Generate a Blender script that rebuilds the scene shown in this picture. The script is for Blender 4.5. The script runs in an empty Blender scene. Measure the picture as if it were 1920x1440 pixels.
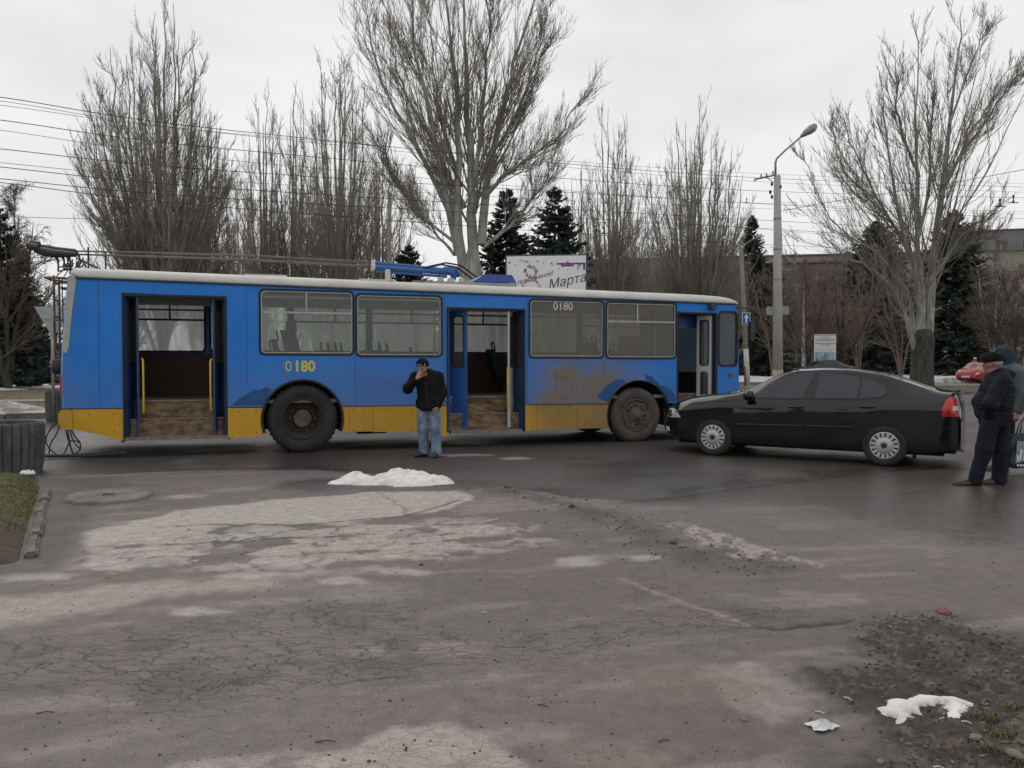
import bpy, bmesh, math, random
import numpy as np
from mathutils import Vector, Matrix, Euler
from mathutils.geometry import tessellate_polygon

random.seed(7)
rng = np.random.default_rng(11)
PI = math.pi
scene = bpy.context.scene
COL = scene.collection

# ------------------------------------------------------------------ camera
EYE = 1.5
FPX = 1480.0                                   # focal length in pixels of a 1920 px wide frame
PITCH = math.atan(38.0 / FPX)
cam_d = bpy.data.cameras.new('camera'); cam = bpy.data.objects.new('camera', cam_d); COL.objects.link(cam)
cam_d.sensor_width = 36.0; cam_d.lens = 36.0 * FPX / 1920.0
cam_d.clip_start = 0.05; cam_d.clip_end = 3000
cam.location = (0, 0, EYE); cam.rotation_euler = (PI / 2 - PITCH, 0, 0)
scene.camera = cam

# ------------------------------------------------------------------ world: overcast sky
SUN_EL, SUN_AZ = math.radians(48), math.radians(-35)
world = bpy.data.worlds.new('World'); scene.world = world; world.use_nodes = True
nt = world.node_tree; nt.nodes.clear()
def wn(t, **k):
    n = nt.nodes.new(t)
    for a, b in k.items(): setattr(n, a, b)
    return n
w_out = wn('ShaderNodeOutputWorld'); w_bg = wn('ShaderNodeBackground')
w_sky = wn('ShaderNodeTexSky', sky_type='NISHITA', sun_disc=False)
w_sky.sun_elevation = SUN_EL; w_sky.sun_rotation = SUN_AZ
w_tc = wn('ShaderNodeTexCoord'); w_map = wn('ShaderNodeMapping'); w_map.inputs['Scale'].default_value = (1, 1, 2.6)
w_n = wn('ShaderNodeTexNoise'); w_n.inputs['Scale'].default_value = 1.7; w_n.inputs['Detail'].default_value = 5; w_n.inputs['Roughness'].default_value = 0.5
w_r = wn('ShaderNodeValToRGB')
w_r.color_ramp.elements[0].position = 0.32; w_r.color_ramp.elements[0].color = (6.5, 6.65, 6.85, 1)
w_r.color_ramp.elements[1].position = 0.60; w_r.color_ramp.elements[1].color = (9.1, 9.05, 8.95, 1)
w_mix = wn('ShaderNodeMix', data_type='RGBA'); w_mix.inputs[0].default_value = 0.93
L = nt.links.new
L(w_tc.outputs['Generated'], w_map.inputs[0]); L(w_map.outputs[0], w_n.inputs['Vector']); L(w_n.outputs['Fac'], w_r.inputs[0])
L(w_sky.outputs[0], w_mix.inputs[6]); L(w_r.outputs[0], w_mix.inputs[7]); L(w_mix.outputs[2], w_bg.inputs[0])
w_bg.inputs[1].default_value = 0.1
L(w_bg.outputs[0], w_out.inputs[0])

sun_d = bpy.data.lights.new('sun', 'SUN'); sun = bpy.data.objects.new('sun', sun_d); COL.objects.link(sun)
sun_d.energy = 0.6; sun_d.angle = math.radians(40); sun_d.color = (1, 0.985, 0.96)
sd = Vector((math.sin(SUN_AZ) * math.cos(SUN_EL), math.cos(SUN_AZ) * math.cos(SUN_EL), math.sin(SUN_EL)))
sun.rotation_euler = sd.to_track_quat('Z', 'Y').to_euler()

scene.view_settings.view_transform = 'Standard'; scene.view_settings.look = 'None'
scene.view_settings.exposure = 0.0; scene.view_settings.gamma = 1.0
scene.view_settings.use_curve_mapping = False
scene.render.engine = 'CYCLES'
scene.cycles.max_bounces = 8; scene.cycles.transparent_max_bounces = 16
scene.cycles.use_denoising = True

# ------------------------------------------------------------------ helpers: survey of the place (ground distances from the eye point)
def ray(px, py):
    u = (px - 960) / FPX; v = (720 - py) / FPX
    c, s = math.cos(PITCH), math.sin(PITCH)
    return np.array([u, c + v * s, -s + v * c])
def gp(px, py, z=0.0):
    d = ray(px, py); t = (z - EYE) / d[2]; return (d[0] * t, d[1] * t)
def at(px, py, Y):
    d = ray(px, py); return np.array([0, 0, EYE]) + d * (Y / d[1])

# ------------------------------------------------------------------ helpers: noise
def _h(ix, iy, iz, seed):
    h = (ix * 374761393 + iy * 668265263 + iz * 2147483647 + seed * 1274126177) & 0xFFFFFFFF
    h = ((h ^ (h >> 13)) * 1274126177) & 0xFFFFFFFF
    h = ((h ^ (h >> 15)) * 2246822519) & 0xFFFFFFFF
    return ((h ^ (h >> 16)) & 0xFFFFFF) / float(0xFFFFFF)
def vnoise(x, y, z=None, seed=0):
    x = np.asarray(x, float); y = np.asarray(y, float); z = np.zeros_like(x) if z is None else np.asarray(z, float)
    ix = np.floor(x).astype(np.int64); iy = np.floor(y).astype(np.int64); iz = np.floor(z).astype(np.int64)
    fx = x - ix; fy = y - iy; fz = z - iz
    fx = fx * fx * (3 - 2 * fx); fy = fy * fy * (3 - 2 * fy); fz = fz * fz * (3 - 2 * fz)
    r = 0
    for a in (0, 1):
        for b in (0, 1):
            for c in (0, 1):
                w = (fx if a else 1 - fx) * (fy if b else 1 - fy) * (fz if c else 1 - fz)
                r = r + w * _h(ix + a, iy + b, iz + c, seed)
    return r
def vnoise2(x, y, seed=0):
    x = np.asarray(x, float); y = np.asarray(y, float)
    ix = np.floor(x).astype(np.int64); iy = np.floor(y).astype(np.int64)
    fx = x - ix; fy = y - iy
    fx = fx * fx * (3 - 2 * fx); fy = fy * fy * (3 - 2 * fy)
    h = lambda a, b: _h(ix + a, iy + b, 0, seed)
    return (h(0, 0) * (1 - fx) + h(1, 0) * fx) * (1 - fy) + (h(0, 1) * (1 - fx) + h(1, 1) * fx) * fy
def fbm2(x, y, oct=4, seed=0, gain=0.5):
    r = 0; a = 1; t = 0
    for o in range(oct):
        r = r + a * vnoise2(x * 2 ** o + 17.3 * o, y * 2 ** o - 9.1 * o, seed + o); t += a; a *= gain
    return r / t
def fbm3(x, y, z, oct=3, seed=0):
    r = 0; a = 1; t = 0
    for o in range(oct):
        r = r + a * vnoise(x * 2 ** o, y * 2 ** o, z * 2 ** o, seed + o); t += a; a *= 0.5
    return r / t
def smooth(a, b, x):
    t = np.clip((x - a) / (b - a), 0, 1); return t * t * (3 - 2 * t)
def poly_sd(px, py, poly):
    """signed distance to a polygon, negative inside"""
    poly = np.asarray(poly, float); n = len(poly)
    d = np.full(px.shape, 1e9); ins = np.zeros(px.shape, bool)
    for i in range(n):
        ax_, ay_ = poly[i]; bx, by = poly[(i + 1) % n]
        ex, ey = bx - ax_, by - ay_
        t = np.clip(((px - ax_) * ex + (py - ay_) * ey) / (ex * ex + ey * ey + 1e-12), 0, 1)
        d = np.minimum(d, (px - ax_ - t * ex) ** 2 + (py - ay_ - t * ey) ** 2)
        c = ((ay_ > py) != (by > py)) & (px < (bx - ax_) * (py - ay_) / (by - ay_ + 1e-12) + ax_)
        ins ^= c
    d = np.sqrt(d); return np.where(ins, -d, d)
def line_d(px, py, pts):
    d = np.full(px.shape, 1e9)
    for (ax_, ay_), (bx, by) in zip(pts[:-1], pts[1:]):
        ex, ey = bx - ax_, by - ay_
        t = np.clip(((px - ax_) * ex + (py - ay_) * ey) / (ex * ex + ey * ey + 1e-12), 0, 1)
        d = np.minimum(d, (px - ax_ - t * ex) ** 2 + (py - ay_ - t * ey) ** 2)
    return np.sqrt(d)

# ------------------------------------------------------------------ helpers: objects
def tag(o, label=None, cat=None, group=None, kind=None):
    if label: o['label'] = label
    if cat: o['category'] = cat
    if group: o['group'] = group
    if kind: o['kind'] = kind
    return o
def empty(name, loc=(0, 0, 0), rz=0.0, label=None, cat=None, group=None, parent=None):
    o = bpy.data.objects.new(name, None); COL.objects.link(o)
    o.location = loc; o.rotation_euler = (0, 0, rz); o.empty_display_size = 0.1
    if parent: o.parent = parent
    return tag(o, label, cat, group)
def link_mesh(name, me, m=None, parent=None, loc=None, smooth_=False):
    o = bpy.data.objects.new(name, me); COL.objects.link(o)
    if m is not None:
        for mm in (m if isinstance(m, (list, tuple)) else [m]): me.materials.append(mm)
    if parent: o.parent = parent
    if loc is not None: o.location = loc
    if smooth_: me.polygons.foreach_set('use_smooth', np.ones(len(me.polygons), bool))
    return o
def big_mesh(name, V, F, m=None, parent=None, smooth_=False, loc=None):
    V = np.asarray(V, np.float32); F = np.asarray(F, np.int32)
    me = bpy.data.meshes.new(name)
    me.vertices.add(len(V)); me.vertices.foreach_set('co', V.ravel())
    k = F.shape[1]; nF = len(F)
    me.loops.add(nF * k); me.loops.foreach_set('vertex_index', F.ravel())
    me.polygons.add(nF); me.polygons.foreach_set('loop_start', np.arange(0, nF * k, k, dtype=np.int32))
    me.polygons.foreach_set('loop_total', np.full(nF, k, np.int32))
    me.update(calc_edges=True); me.validate()
    return link_mesh(name, me, m, parent, loc, smooth_)
def copy_tree(o, parent=None):
    c = o.copy(); COL.objects.link(c)
    if parent: c.parent = parent
    for ch in list(o.children): copy_tree(ch, c)
    return c

class MB:
    """collects shapes and links them as ONE mesh object"""
    def __init__(s): s.v = []; s.f = []; s.mi = []
    def add(s, vs, fs, mi=0):
        b = len(s.v); s.v += [tuple(map(float, v)) for v in vs]
        s.f += [tuple(b + i for i in f) for f in fs]; s.mi += [mi] * len(fs); return s
    def box(s, lo, hi, mi=0, rot=None, piv=None, taper=None):
        x0, y0, z0 = lo; x1, y1, z1 = hi
        vs = [Vector(p) for p in ((x0, y0, z0), (x1, y0, z0), (x1, y1, z0), (x0, y1, z0), (x0, y0, z1), (x1, y0, z1), (x1, y1, z1), (x0, y1, z1))]
        if rot is not None:
            pv = Vector(piv) if piv is not None else Vector(((x0 + x1) / 2, (y0 + y1) / 2, (z0 + z1) / 2))
            R = Euler(rot).to_matrix(); vs = [pv + R @ (v - pv) for v in vs]
        return s.add(vs, [(0, 3, 2, 1), (4, 5, 6, 7), (0, 1, 5, 4), (1, 2, 6, 5), (2, 3, 7, 6), (3, 0, 4, 7)], mi)
    def tube(s, pts, r, n=6, mi=0, cap=True, closed=False):
        pts = [Vector(p) for p in pts]; k = len(pts)
        rr = r if isinstance(r, (list, tuple)) else [r] * k
        rings = []; up = None
        for i, p in enumerate(pts):
            if closed: t = pts[(i + 1) % k] - pts[i - 1]
            else: t = pts[min(i + 1, k - 1)] - pts[max(i - 1, 0)]
            t = t.normalized() if t.length > 1e-9 else Vector((0, 0, 1))
            if up is None: up = Vector((0, 0, 1)) if abs(t.z) < 0.9 else Vector((1, 0, 0))
            a = t.cross(up).normalized(); b = a.cross(t).normalized(); up = b
            rings.append([p + (a * math.cos(2 * PI * j / n) + b * math.sin(2 * PI * j / n)) * rr[i] for j in range(n)])
        vs = [q for rg in rings for q in rg]; fs = []
        for i in range(k if closed else k - 1):
            i2 = (i + 1) % k
            for j in range(n):
                fs.append((i * n + j, i * n + (j + 1) % n, i2 * n + (j + 1) % n, i2 * n + j))
        if cap and not closed:
            fs.append(tuple(range(n - 1, -1, -1))); fs.append(tuple((k - 1) * n + j for j in range(n)))
        return s.add(vs, fs, mi)
    def lathe(s, prof, n=24, axis='z', c=(0, 0, 0), mi=0, a0=0, a1=2 * PI):
        """prof: (radius, height) pairs"""
        full = abs(a1 - a0 - 2 * PI) < 1e-6; m = n if full else n + 1; vs = []
        for (r, h) in prof:
            for j in range(m):
                a = a0 + (a1 - a0) * j / n; x, y = r * math.cos(a), r * math.sin(a)
                if axis == 'z': vs.append((c[0] + x, c[1] + y, c[2] + h))
                elif axis == 'y': vs.append((c[0] + x, c[1] + h, c[2] + y))
                else: vs.append((c[0] + h, c[1] + x, c[2] + y))
        fs = []
        for i in range(len(prof) - 1):
            for j in range(n):
                j2 = (j + 1) % m
                q = (i * m + j, i * m + j2, (i + 1) * m + j2, (i + 1) * m + j)
                fs.append(q if axis != 'y' else q[::-1])
        return s.add(vs, fs, mi)
    def slab(s, outer, holes=(), y0=0.0, y1=0.04, mi=0, mp=None):
        """polygon in (x, z) with holes, thickness from y0 to y1; mp maps (x, y, z)"""
        loops = [list(outer)] + [list(h) for h in holes]
        tri = tessellate_polygon([[Vector((p[0], p[1], 0)) for p in l] for l in loops])
        fl = [p for l in loops for p in l]; n = len(fl)
        area = 0
        vs = [(p[0], y0, p[1]) for p in fl] + [(p[0], y1, p[1]) for p in fl]
        fs = []
        for t in tri:
            a, b, c = (fl[i] for i in t)
            cr = (b[0] - a[0]) * (c[1] - a[1]) - (b[1] - a[1]) * (c[0] - a[0])
            t = tuple(t) if cr > 0 else tuple(reversed(t))       # ccw in (x, z): normal towards -y
            fs.append(t); fs.append(tuple(n + i for i in reversed(t)))
        b = 0
        for li, l in enumerate(loops):
            k = len(l); A = sum(l[i][0] * l[(i + 1) % k][1] - l[(i + 1) % k][0] * l[i][1] for i in range(k))
            flip = (A > 0) == (li == 0)
            for i in range(k):
                p, q = b + i, b + (i + 1) % k
                f = (p, q, q + n, p + n)
                fs.append(f[::-1] if flip else f)
            b += k
        if mp: vs = [mp(*v) for v in vs]
        return s.add(vs, fs, mi)
    def build(s, name, m=None, parent=None, loc=None, smooth_=False, bevel=0, auto=False):
        me = bpy.data.meshes.new(name); me.from_pydata(s.v, [], s.f)
        ms = m if isinstance(m, (list, tuple)) else [m]
        if bevel:
            bm = bmesh.new(); bm.from_mesh(me)
            bmesh.ops.bevel(bm, geom=[e for e in bm.edges if e.is_manifold and e.calc_face_angle(0) > 0.6], offset=bevel, segments=2, affect='EDGES', clamp_overlap=True)
            bm.to_mesh(me); bm.free()
        o = link_mesh(name, me, None, parent, loc, smooth_)
        for mm in ms: me.materials.append(mm)
        if len(ms) > 1 and not bevel: me.polygons.foreach_set('material_index', np.array(s.mi, np.int32))
        if auto: me.set_sharp_from_angle(angle=math.radians(40))
        return o
def rrect(x0, z0, x1, z1, r=0.05, n=4):
    out = []
    for cx, cz, a in ((x1 - r, z1 - r, 0), (x0 + r, z1 - r, 90), (x0 + r, z0 + r, 180), (x1 - r, z0 + r, 270)):
        for i in range(n + 1):
            t = math.radians(a + 90 * i / n); out.append((cx + r * math.cos(t), cz + r * math.sin(t)))
    return out
def ring_frame(mb, outer, inner, y0, y1, mi=0): mb.slab(outer, [inner], y0, y1, mi)

# ------------------------------------------------------------------ helpers: materials
def pm(name, col, rough=0.6, var=0.2, scale=6.0, col2=None, metal=0.0, bump=0.0, bscale=40.0, spec=0.5, stretch=None, coat=0.0, detail=6, lo=0.35, hi=0.68, rvar=0.0):
    m = bpy.data.materials.new(name); m.use_nodes = True; n = m.node_tree; b = n.nodes['Principled BSDF']
    tc = n.nodes.new('ShaderNodeTexCoord'); src = tc.outputs['Object']
    if stretch:
        mp = n.nodes.new('ShaderNodeMapping'); mp.inputs['Scale'].default_value = stretch; n.links.new(src, mp.inputs[0]); src = mp.outputs[0]
    nz = n.nodes.new('ShaderNodeTexNoise'); nz.inputs['Scale'].default_value = scale; nz.inputs['Detail'].default_value = detail; nz.inputs['Roughness'].default_value = 0.62
    n.links.new(src, nz.inputs['Vector'])
    rp = n.nodes.new('ShaderNodeValToRGB'); e = rp.color_ramp.elements
    c2 = col2 if col2 else tuple(min(1, c * (1 + var)) for c in col)
    c1 = col if col2 else tuple(c * (1 - var) for c in col)
    e[0].position = lo; e[0].color = (*c1, 1); e[1].position = hi; e[1].color = (*c2, 1)
    n.links.new(nz.outputs['Fac'], rp.inputs[0]); n.links.new(rp.outputs[0], b.inputs['Base Color'])
    b.inputs['Roughness'].default_value = rough; b.inputs['Metallic'].default_value = metal
    b.inputs['Specular IOR Level'].default_value = spec
    if coat: b.inputs['Coat Weight'].default_value = coat; b.inputs['Coat Roughness'].default_value = 0.08
    if rvar:
        mr = n.nodes.new('ShaderNodeMapRange'); mr.inputs[3].default_value = rough - rvar; mr.inputs[4].default_value = rough + rvar
        n.links.new(nz.outputs['Fac'], mr.inputs[0]); n.links.new(mr.outputs[0], b.inputs['Roughness'])
    if bump:
        n2 = n.nodes.new('ShaderNodeTexNoise'); n2.inputs['Scale'].default_value = bscale; n2.inputs['Detail'].default_value = 5
        n.links.new(src, n2.inputs['Vector'])
        bp = n.nodes.new('ShaderNodeBump'); bp.inputs['Strength'].default_value = min(1, bump); bp.inputs['Distance'].default_value = 0.02
        n.links.new(n2.outputs['Fac'], bp.inputs['Height']); n.links.new(bp.outputs[0], b.inputs['Normal'])
    return m
def glass(name, tint=(0.5, 0.52, 0.5), dust=0.25, dustcol=(0.3, 0.3, 0.27), scale=3.0, stretch=(1, 1, 0.4), rough=0.08, lo=0.3, hi=0.7, dvar=0.5):
    m = bpy.data.materials.new(name); m.use_nodes = True; n = m.node_tree; nd = n.nodes; lk = n.links.new
    for x in list(nd): nd.remove(x)
    out = nd.new('ShaderNodeOutputMaterial')
    tr = nd.new('ShaderNodeBsdfTransparent'); tr.inputs[0].default_value = (*tint, 1)
    gl = nd.new('ShaderNodeBsdfGlossy'); gl.inputs['Roughness'].default_value = rough; gl.inputs[0].default_value = (0.9, 0.9, 0.9, 1)
    fr = nd.new('ShaderNodeFresnel'); fr.inputs[0].default_value = 1.5
    m1 = nd.new('ShaderNodeMixShader'); lk(fr.outputs[0], m1.inputs[0]); lk(tr.outputs[0], m1.inputs[1]); lk(gl.outputs[0], m1.inputs[2])
    df = nd.new('ShaderNodeBsdfDiffuse'); df.inputs[0].default_value = (*dustcol, 1)
    tl = nd.new('ShaderNodeBsdfTranslucent'); tl.inputs[0].default_value = (*dustcol, 1)
    m2 = nd.new('ShaderNodeMixShader'); m2.inputs[0].default_value = 0.45; lk(df.outputs[0], m2.inputs[1]); lk(tl.outputs[0], m2.inputs[2])
    tc = nd.new('ShaderNodeTexCoord'); mp = nd.new('ShaderNodeMapping'); mp.inputs['Scale'].default_value = stretch
    nz = nd.new('ShaderNodeTexNoise'); nz.inputs['Scale'].default_value = scale; nz.inputs['Detail'].default_value = 6
    lk(tc.outputs['Object'], mp.inputs[0]); lk(mp.outputs[0], nz.inputs['Vector'])
    mr = nd.new('ShaderNodeMapRange'); mr.inputs[1].default_value = lo; mr.inputs[2].default_value = hi
    mr.inputs[3].default_value = dust * (1 - dvar); mr.inputs[4].default_value = min(1, dust * (1 + dvar))
    lk(nz.outputs['Fac'], mr.inputs[0])
    m3 = nd.new('ShaderNodeMixShader'); lk(mr.outputs[0], m3.inputs[0]); lk(m1.outputs[0], m3.inputs[1]); lk(m2.outputs[0], m3.inputs[2])
    lk(m3.outputs[0], out.inputs[0])
    return m
# ================================================================== GROUND
def attr_mat(name, fine=90.0, fine_amt=0.35, bump=0.35, cracks=True):
    """albedo and roughness from mesh attributes, plus aggregate grain, small cracks and relief"""
    m = bpy.data.materials.new(name); m.use_nodes = True; n = m.node_tree; nd = n.nodes; lk = n.links.new
    b = nd['Principled BSDF']
    at_ = nd.new('ShaderNodeAttribute'); at_.attribute_name = 'tint'
    ax_ = nd.new('ShaderNodeAttribute'); ax_.attribute_name = 'wear'        # r: crack density, g: roughness, b: grain strength
    sx = nd.new('ShaderNodeSeparateColor'); lk(ax_.outputs['Color'], sx.inputs[0])
    tc = nd.new('ShaderNodeTexCoord')
    nz = nd.new('ShaderNodeTexNoise'); nz.inputs['Scale'].default_value = fine; nz.inputs['Detail'].default_value = 3; nz.inputs['Roughness'].default_value = 0.7
    lk(tc.outputs['Object'], nz.inputs['Vector'])
    n2 = nd.new('ShaderNodeTexNoise'); n2.inputs['Scale'].default_value = 9; n2.inputs['Detail'].default_value = 8; n2.inputs['Roughness'].default_value = 0.65
    lk(tc.outputs['Object'], n2.inputs['Vector'])
    mr = nd.new('ShaderNodeMapRange'); mr.inputs[1].default_value = 0.25; mr.inputs[2].default_value = 0.75; mr.inputs[3].default_value = 1 - fine_amt; mr.inputs[4].default_value = 1 + fine_amt
    lk(nz.outputs['Fac'], mr.inputs[0])
    m2 = nd.new('ShaderNodeMapRange'); m2.inputs[1].default_value = 0.3; m2.inputs[2].default_value = 0.7; m2.inputs[3].default_value = 0.76; m2.inputs[4].default_value = 1.22
    lk(n2.outputs['Fac'], m2.inputs[0])
    mu = nd.new('ShaderNodeMath'); mu.operation = 'MULTIPLY'; lk(mr.outputs[0], mu.inputs[0]); lk(m2.outputs[0], mu.inputs[1])
    cur = mu.outputs[0]; crk = None
    if cracks:
        # domain distortion so that the cells are ragged
        dn = nd.new('ShaderNodeTexNoise'); dn.inputs['Scale'].default_value = 5; dn.inputs['Detail'].default_value = 4
        lk(tc.outputs['Object'], dn.inputs['Vector'])
        va = nd.new('ShaderNodeVectorMath'); va.operation = 'MULTIPLY_ADD'; va.inputs[1].default_value = (0.20, 0.26, 0.0)
        ms = nd.new('ShaderNodeMapping'); ms.inputs['Scale'].default_value = (0.38, 1.0, 1.0); ms.inputs['Rotation'].default_value = (0, 0, -0.25); lk(tc.outputs['Object'], ms.inputs[0])
        lk(dn.outputs['Color'], va.inputs[0]); lk(ms.outputs[0], va.inputs[2])
        tot = None
        for sc, wd in ((2.3, 0.010), (6.0, 0.030), (13.0, 0.045)):
            vo = nd.new('ShaderNodeTexVoronoi'); vo.feature = 'DISTANCE_TO_EDGE'; vo.voronoi_dimensions = '2D'; vo.inputs['Scale'].default_value = sc
            lk(va.outputs[0], vo.inputs['Vector'])
            r = nd.new('ShaderNodeMapRange'); r.inputs[1].default_value = 0; r.inputs[2].default_value = wd; r.inputs[3].default_value = 1; r.inputs[4].default_value = 0
            lk(vo.outputs['Distance'], r.inputs[0])
            if tot is None: tot = r.outputs[0]
            else:
                mx = nd.new('ShaderNodeMath'); mx.operation = 'MAXIMUM'; lk(tot, mx.inputs[0]); lk(r.outputs[0], mx.inputs[1]); tot = mx.outputs[0]
        gate = nd.new('ShaderNodeMath'); gate.operation = 'MULTIPLY'; lk(tot, gate.inputs[0]); lk(sx.outputs[0], gate.inputs[1])
        crk = gate.outputs[0]
        inv = nd.new('ShaderNodeMapRange'); inv.inputs[3].default_value = 1.0; inv.inputs[4].default_value = 0.20; lk(crk, inv.inputs[0])
        m3 = nd.new('ShaderNodeMath'); m3.operation = 'MULTIPLY'; lk(cur, m3.inputs[0]); lk(inv.outputs[0], m3.inputs[1]); cur = m3.outputs[0]
    vs = nd.new('ShaderNodeVectorMath'); vs.operation = 'SCALE'; lk(at_.outputs['Color'], vs.inputs[0]); lk(cur, vs.inputs['Scale'])
    lk(vs.outputs[0], b.inputs['Base Color']); lk(sx.outputs[1], b.inputs['Roughness'])
    b.inputs['Specular IOR Level'].default_value = 0.5
    hh = nd.new('ShaderNodeMath'); hh.operation = 'MULTIPLY'; lk(nz.outputs['Fac'], hh.inputs[0]); lk(sx.outputs[2], hh.inputs[1])
    hs = hh.outputs[0]
    if crk is not None:
        sb = nd.new('ShaderNodeMath'); sb.operation = 'MULTIPLY_ADD'; sb.inputs[1].default_value = -1.4; lk(crk, sb.inputs[0]); lk(hs, sb.inputs[2]); hs = sb.outputs[0]
    bp = nd.new('ShaderNodeBump'); bp.inputs['Strength'].default_value = bump; bp.inputs['Distance'].default_value = 0.010
    lk(hs, bp.inputs['Height']); lk(bp.outputs[0], b.inputs['Normal'])
    return m

def set_col(me, name, arr):
    a = me.attributes.new(name, 'FLOAT_COLOR', 'POINT')
    a.data.foreach_set('color', np.asarray(arr, np.float32).ravel())

# base sheet reaching the horizon
M_soil = pm('soil', (0.075, 0.062, 0.048), 0.95, col2=(0.15, 0.13, 0.09), scale=0.35, bump=0.5, bscale=3)
g = MB(); g.add([(-900, -60, -0.05), (900, -60, -0.05), (900, 1500, -0.05), (-900, 1500, -0.05)], [(0, 1, 2, 3)])
tag(g.build('ground', M_soil), kind='structure')

# far kerb line of the road
KA = np.array(gp(50, 785)); KB = np.array(gp(1850, 738)); KD = (KB - KA) / np.linalg.norm(KB - KA); KN = np.array([-KD[1], KD[0]])
def far_d(x, y): return (x - KA[0]) * KN[0] + (y - KA[1]) * KN[1]      # >0 beyond the kerb

# road sheet (fine near the camera, coarse far away)
NR, NC = 620, 580
Ys = 1.9 * (62 / 1.9) ** (np.arange(NR) / (NR - 1)); us = np.linspace(-1.0, 1.0, NC)
us = np.sign(us) * (0.78 * np.abs(us) + 0.5 * np.abs(us) ** 6)
U, Y = np.meshgrid(us, Ys); X = U * (Y + 1.0)
gx, gy = X.ravel(), Y.ravel(); N = len(gx)
n1 = fbm2(gx * 0.8, gy * 0.8, 5, 3); n2 = fbm2(gx * 3.1, gy * 3.1, 5, 21); n3 = fbm2(gx * 11, gy * 11, 4, 40); n4 = fbm2(gx * 0.25, gy * 0.25, 4, 60)
nst = fbm2(gx * 1.1 + 0.4 * gy, gy * 4.5 - 1.2 * gx, 4, 77)
jit = (n2 - 0.5) * 0.5 + (n3 - 0.5) * 0.22
def G(*pts): return [gp(a, b) for a, b in pts]
def reg(pts, soft=0.10, j=1.0, grow=0.0):
    return 1 - smooth(-soft, soft, poly_sd(gx, gy, G(*pts)) + jit * j - grow)
def ell(cx, cy, rx, ry):
    x0, y0 = gp(cx, cy); sx_ = gp(cx + rx, cy)[0] - x0; sy_ = (gp(cx, cy - ry)[1] - gp(cx, cy + ry)[1]) / 2
    d = np.sqrt(((gx - x0) / sx_) ** 2 + ((gy - y0) / sy_) ** 2)
    return 1 - smooth(0.45, 1.15, d + (n2 - 0.5) * 1.1 + (n3 - 0.5) * 0.9)
asph = np.array([0.136, 0.112, 0.103]); light = np.array([0.42, 0.365, 0.315]); yell = np.array([0.34, 0.295, 0.245])
dark = np.array([0.06, 0.054, 0.05]); mudc = np.array([0.055, 0.043, 0.034]); roadc = np.array([0.072, 0.059, 0.054])
tint = np.tile(asph, (N, 1)); rough = np.full(N, 0.68); wear = np.full(N, 0.05); grain = np.full(N, 1.0); hz = np.zeros(N)
def blend(mask, colr, k=1.0):
    global tint
    w = np.clip(mask * k, 0, 1)[:, None]; tint = tint * (1 - w) + np.asarray(colr) * w
tint *= (0.84 + 0.32 * n1)[:, None] * (0.93 + 0.14 * n4)[:, None]
blend(smooth(0.54, 0.72, nst) * 0.35, yell)                                  # dusty streaks
# the road the bus stands on, beyond the seam
SEAM = [(-900, 905), (0, 890), (200, 890), (400, 882), (600, 882), (850, 903), (950, 914), (1080, 934), (1200, 939), (1300, 930), (1400, 915), (1650, 887), (1800, 878), (2400, 860)]
seam = np.array(G(*SEAM)); seam_y = np.interp(gx + (n2 - .5) * .25, seam[:, 0], seam[:, 1])
beyond = smooth(-0.05, 0.12, gy - seam_y - (n3 - 0.5) * 0.25)
blend(beyond, roadc); tint *= (1 - 0.12 * beyond * (n1 - 0.3))[:, None]
sd_ = gy - seam_y
band = np.exp(-((sd_ - 0.30) / 0.36) ** 2) * smooth(-5.0, -2.6, gx) * (0.55 + 0.6 * n1)
blend(band, dark, 0.85); rough -= 0.22 * np.clip(band, 0, 1)
snow_wet = 1 - smooth(.30, .62, line_d(gx, gy, [(-2.4, 9.68), (-.7, 9.62)]) + (n2 - .5) * .35); blend(snow_wet, (0.062, 0.05, 0.045), .8); rough -= .2 * snow_wet
cl_ = np.exp(-((sd_ + (n3 - .5) * .10) / .045) ** 2) * smooth(-6.0, -4.5, gx) * (1 - smooth(1.0, 2.2, gx)); blend(cl_, (0.03, 0.026, 0.023), .85)
near_lip = np.exp(-((sd_ + 0.12) / 0.12) ** 2); hz += 0.028 * (1 - beyond) * smooth(-3.0, 0, sd_) + 0.012 * (n1 - .5) * (1 - beyond)
hz -= 0.015 * np.exp(-(sd_ / 0.25) ** 2)
# under the bus: road colour darkened over its footprint
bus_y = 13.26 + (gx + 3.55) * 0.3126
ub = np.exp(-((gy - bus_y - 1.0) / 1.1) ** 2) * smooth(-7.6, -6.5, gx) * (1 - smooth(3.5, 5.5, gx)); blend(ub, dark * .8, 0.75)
# light worn concrete patches
P1 = reg([(150, 1000), (340, 958), (560, 934), (700, 926), (872, 924), (884, 941), (800, 962), (640, 982), (430, 984), (345, 1018), (160, 1026)], 0.05, 0.55)
blend(P1, light, 0.95); wear += 0.25 * P1
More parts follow.
